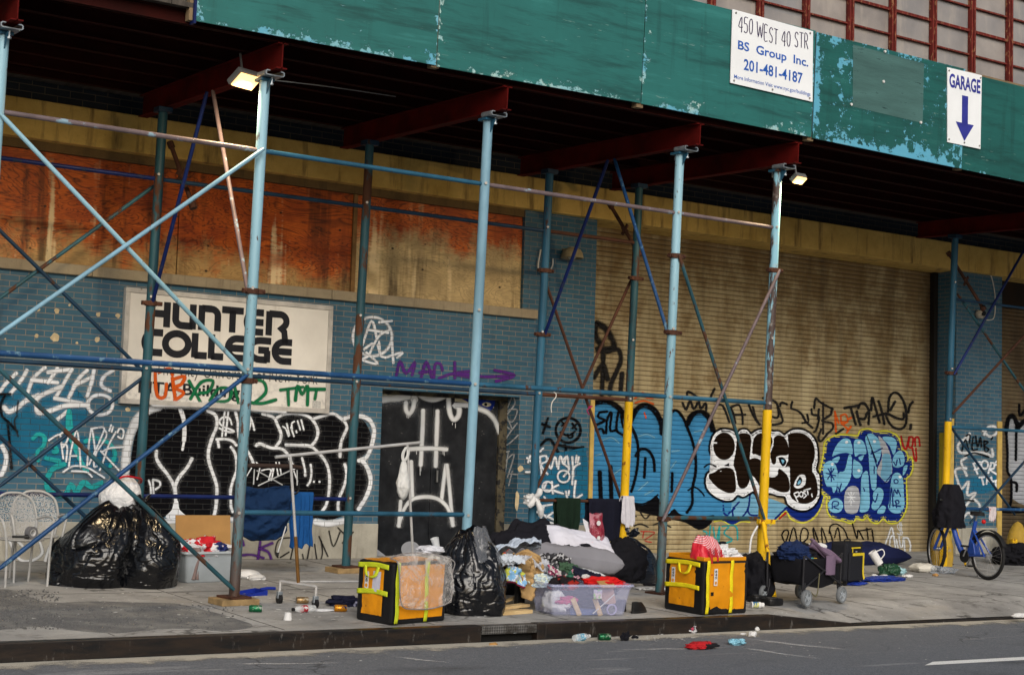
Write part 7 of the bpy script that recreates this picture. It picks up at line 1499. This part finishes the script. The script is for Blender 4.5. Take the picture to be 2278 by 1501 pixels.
MB().add([(-.15,-.11,.0),(.12,-.13,0),(.12,.13,0),(-.15,.11,0),(-.15,-.11,.05),(.12,-.13,.012),(.12,.13,.012),(-.15,.11,.05)], [(3,2,1,0),(0,4,7,3),(0,1,5,4),(2,3,7,6)]).build('pan', bp, t, solid=.004); MB().tube(catmull([(-.14,0,.045),(-.22,0,.055),(-.32,0,.05)], 4), [.016]*9, 8).build('handle', bp, t, smooth=True)
crumple('clothing', 'navy jersey with white stripe dropped behind the orange can', 'clothes', cloth_mat('navy_knit2', (.010,.011,.03), (.45,.45,.6), 4, .66), g(768,1346), (.40,.24,.12), 171, .3, 0, 4)
crumple('cloth_scrap', 'flat white strip of cloth lying beside the clear bottle', 'cloth', cloth_mat('white_cotton', (.60,.61,.63)), g(720,1359), (.26,.06,.03), 172, .3, R(-5), 3)
crumple('foam_block', 'white foam packaging lying behind the first front post', 'packaging', tagw, g(545,1285), (.36,.2,.12), 173, .2, 0, 3)
crumple('paper_scrap', 'crumpled paper beside the white foam packaging', 'paper', tagw, g(570,1289), (.2,.12,.07), 174, .35, 0, 3)
for i, (px, py, w_, d_, lb_, mt) in enumerate(((1435,1310,.30,.18,'torn white paper beside the third front post base','w'),(1470,1312,.22,.14,'second torn paper right of the third front post base','w'),(1447,1302,.2,.1,'dark scrap of cloth lying beside the third front post','k'))):
    crumple('paper_scrap', lb_, 'paper' if mt == 'w' else 'cloth', tagw if mt == 'w' else blackc, g(px,py), (w_,d_,.035), 180+i, .35, 0, 3)
# gutter and road litter
k = N('wrapper_print'); n1 = k.noise(28, 2, .5); k.col(k.mix(k.ramp(n1, .55, .58), k.mix(k.ramp(k.noise(17,2,.5), .5, .53), (.5,.5,.52), (.02,.03,.03)), (.4,.05,.10))); k.set(Roughness=.3); k.bump(k.noise(20,4,.6,None,1), .7, .03)
crumple('sweet_wrapper', 'crumpled silver and pink wrapper against the kerb face', 'wrapper', k.m, g(1538,1406,RZ), (.20,.12,.10), 191, .4, R(30), 4)
crumple('garment', 'red cloth with black panels lying in the road', 'clothes', cloth_mat('red_black', (.42,.015,.02), (.01,.01,.012), 8, .55), g(1558,1442,RZ), (.33,.16,.085), 192, .3, 0, 4)
crumple('shower_cap', 'pale blue plastic cap lying in the road', 'plastic cap', bagmat('pale_blue_film', (.20,.45,.58), .3), g(1639,1433,RZ), (.19,.12,.075), 193, .3, 0, 4)
crumple('paper_ball', 'white paper ball nearest the kerb in the road', 'paper', tagw, g(1684,1402,RZ), (.055,.05,.05), 194, .2, 0, 3); crumple('paper_ball', 'larger white paper ball beside the pale blue cap', 'paper', tagw, g(1674,1415,RZ), (.085,.07,.06), 195, .35, 0, 3)
crumple('paper_scrap', 'thin white scrap left of the two paper balls', 'paper', tagw, g(1653,1411,RZ), (.07,.05,.025), 196, .4, 0, 3)
crumple('cloth_scrap', 'black torn scrap standing in the gutter', 'cloth', blackc, g(1390,1424,RZ), (.09,.06,.10), 197, .6, 0, 4); crumple('cloth_scrap', 'small black scrap right of the torn one in the gutter', 'cloth', blackc, g(1412,1420,RZ), (.08,.05,.04), 198, .5, 0, 3)
crumple('paper_scrap', 'flat white card lying in the gutter at the left', 'paper', tagw, g(174,1453,RZ), (.11,.05,.012), 199, .2, 0, 3); crumple('paper_scrap', 'yellowed scrap beside the storm drain', 'paper', cb_, g(1097,1434,RZ), (.09,.05,.03), 200, .3, 0, 3)
crumple('plastic_bottle', 'flattened white bottle on the kerb edge at far right', 'bottle', tagw, g(2268,1372,-.09), (.26,.09,.06), 201, .2, 0, 3)
# crumbs and scraps nobody could count
cr = MB(); rr = random.Random(11)
def scr(px, py, z, s):
    p = g(px,py,z); a = rr.uniform(0,6.28); P = [(math.cos(a+i*1.57+rr.uniform(-.5,.5))*s*rr.uniform(.5,1.4), math.sin(a+i*1.57+rr.uniform(-.5,.5))*s*rr.uniform(.4,1.1)) for i in range(4)]
    cr.add([(p.x+x,p.y+y,z+.003+rr.uniform(0,.006)) for x, y in P], [(0,1,2,3)])
for i in range(330): scr(rr.uniform(20,1480), rr.triangular(1285,1392,1330), 0, rr.uniform(.006,.024))
for i in range(120): scr(rr.uniform(520,800), rr.uniform(1285,1380), 0, rr.uniform(.008,.03))
for i in range(90): scr(rr.uniform(1690,2250), rr.uniform(1290,1385), 0, rr.uniform(.006,.02))
for i in range(150): scr(rr.gauss(1440,60), rr.gauss(1417,5), RZ, rr.uniform(.006,.022))
for i in range(110): scr(rr.uniform(200,2200), rr.uniform(1400,1470), RZ, rr.uniform(.004,.014))
tag(cr.build('litter_scraps', pm('scrap_white', (.5,.5,.48), .8)), kind='stuff')
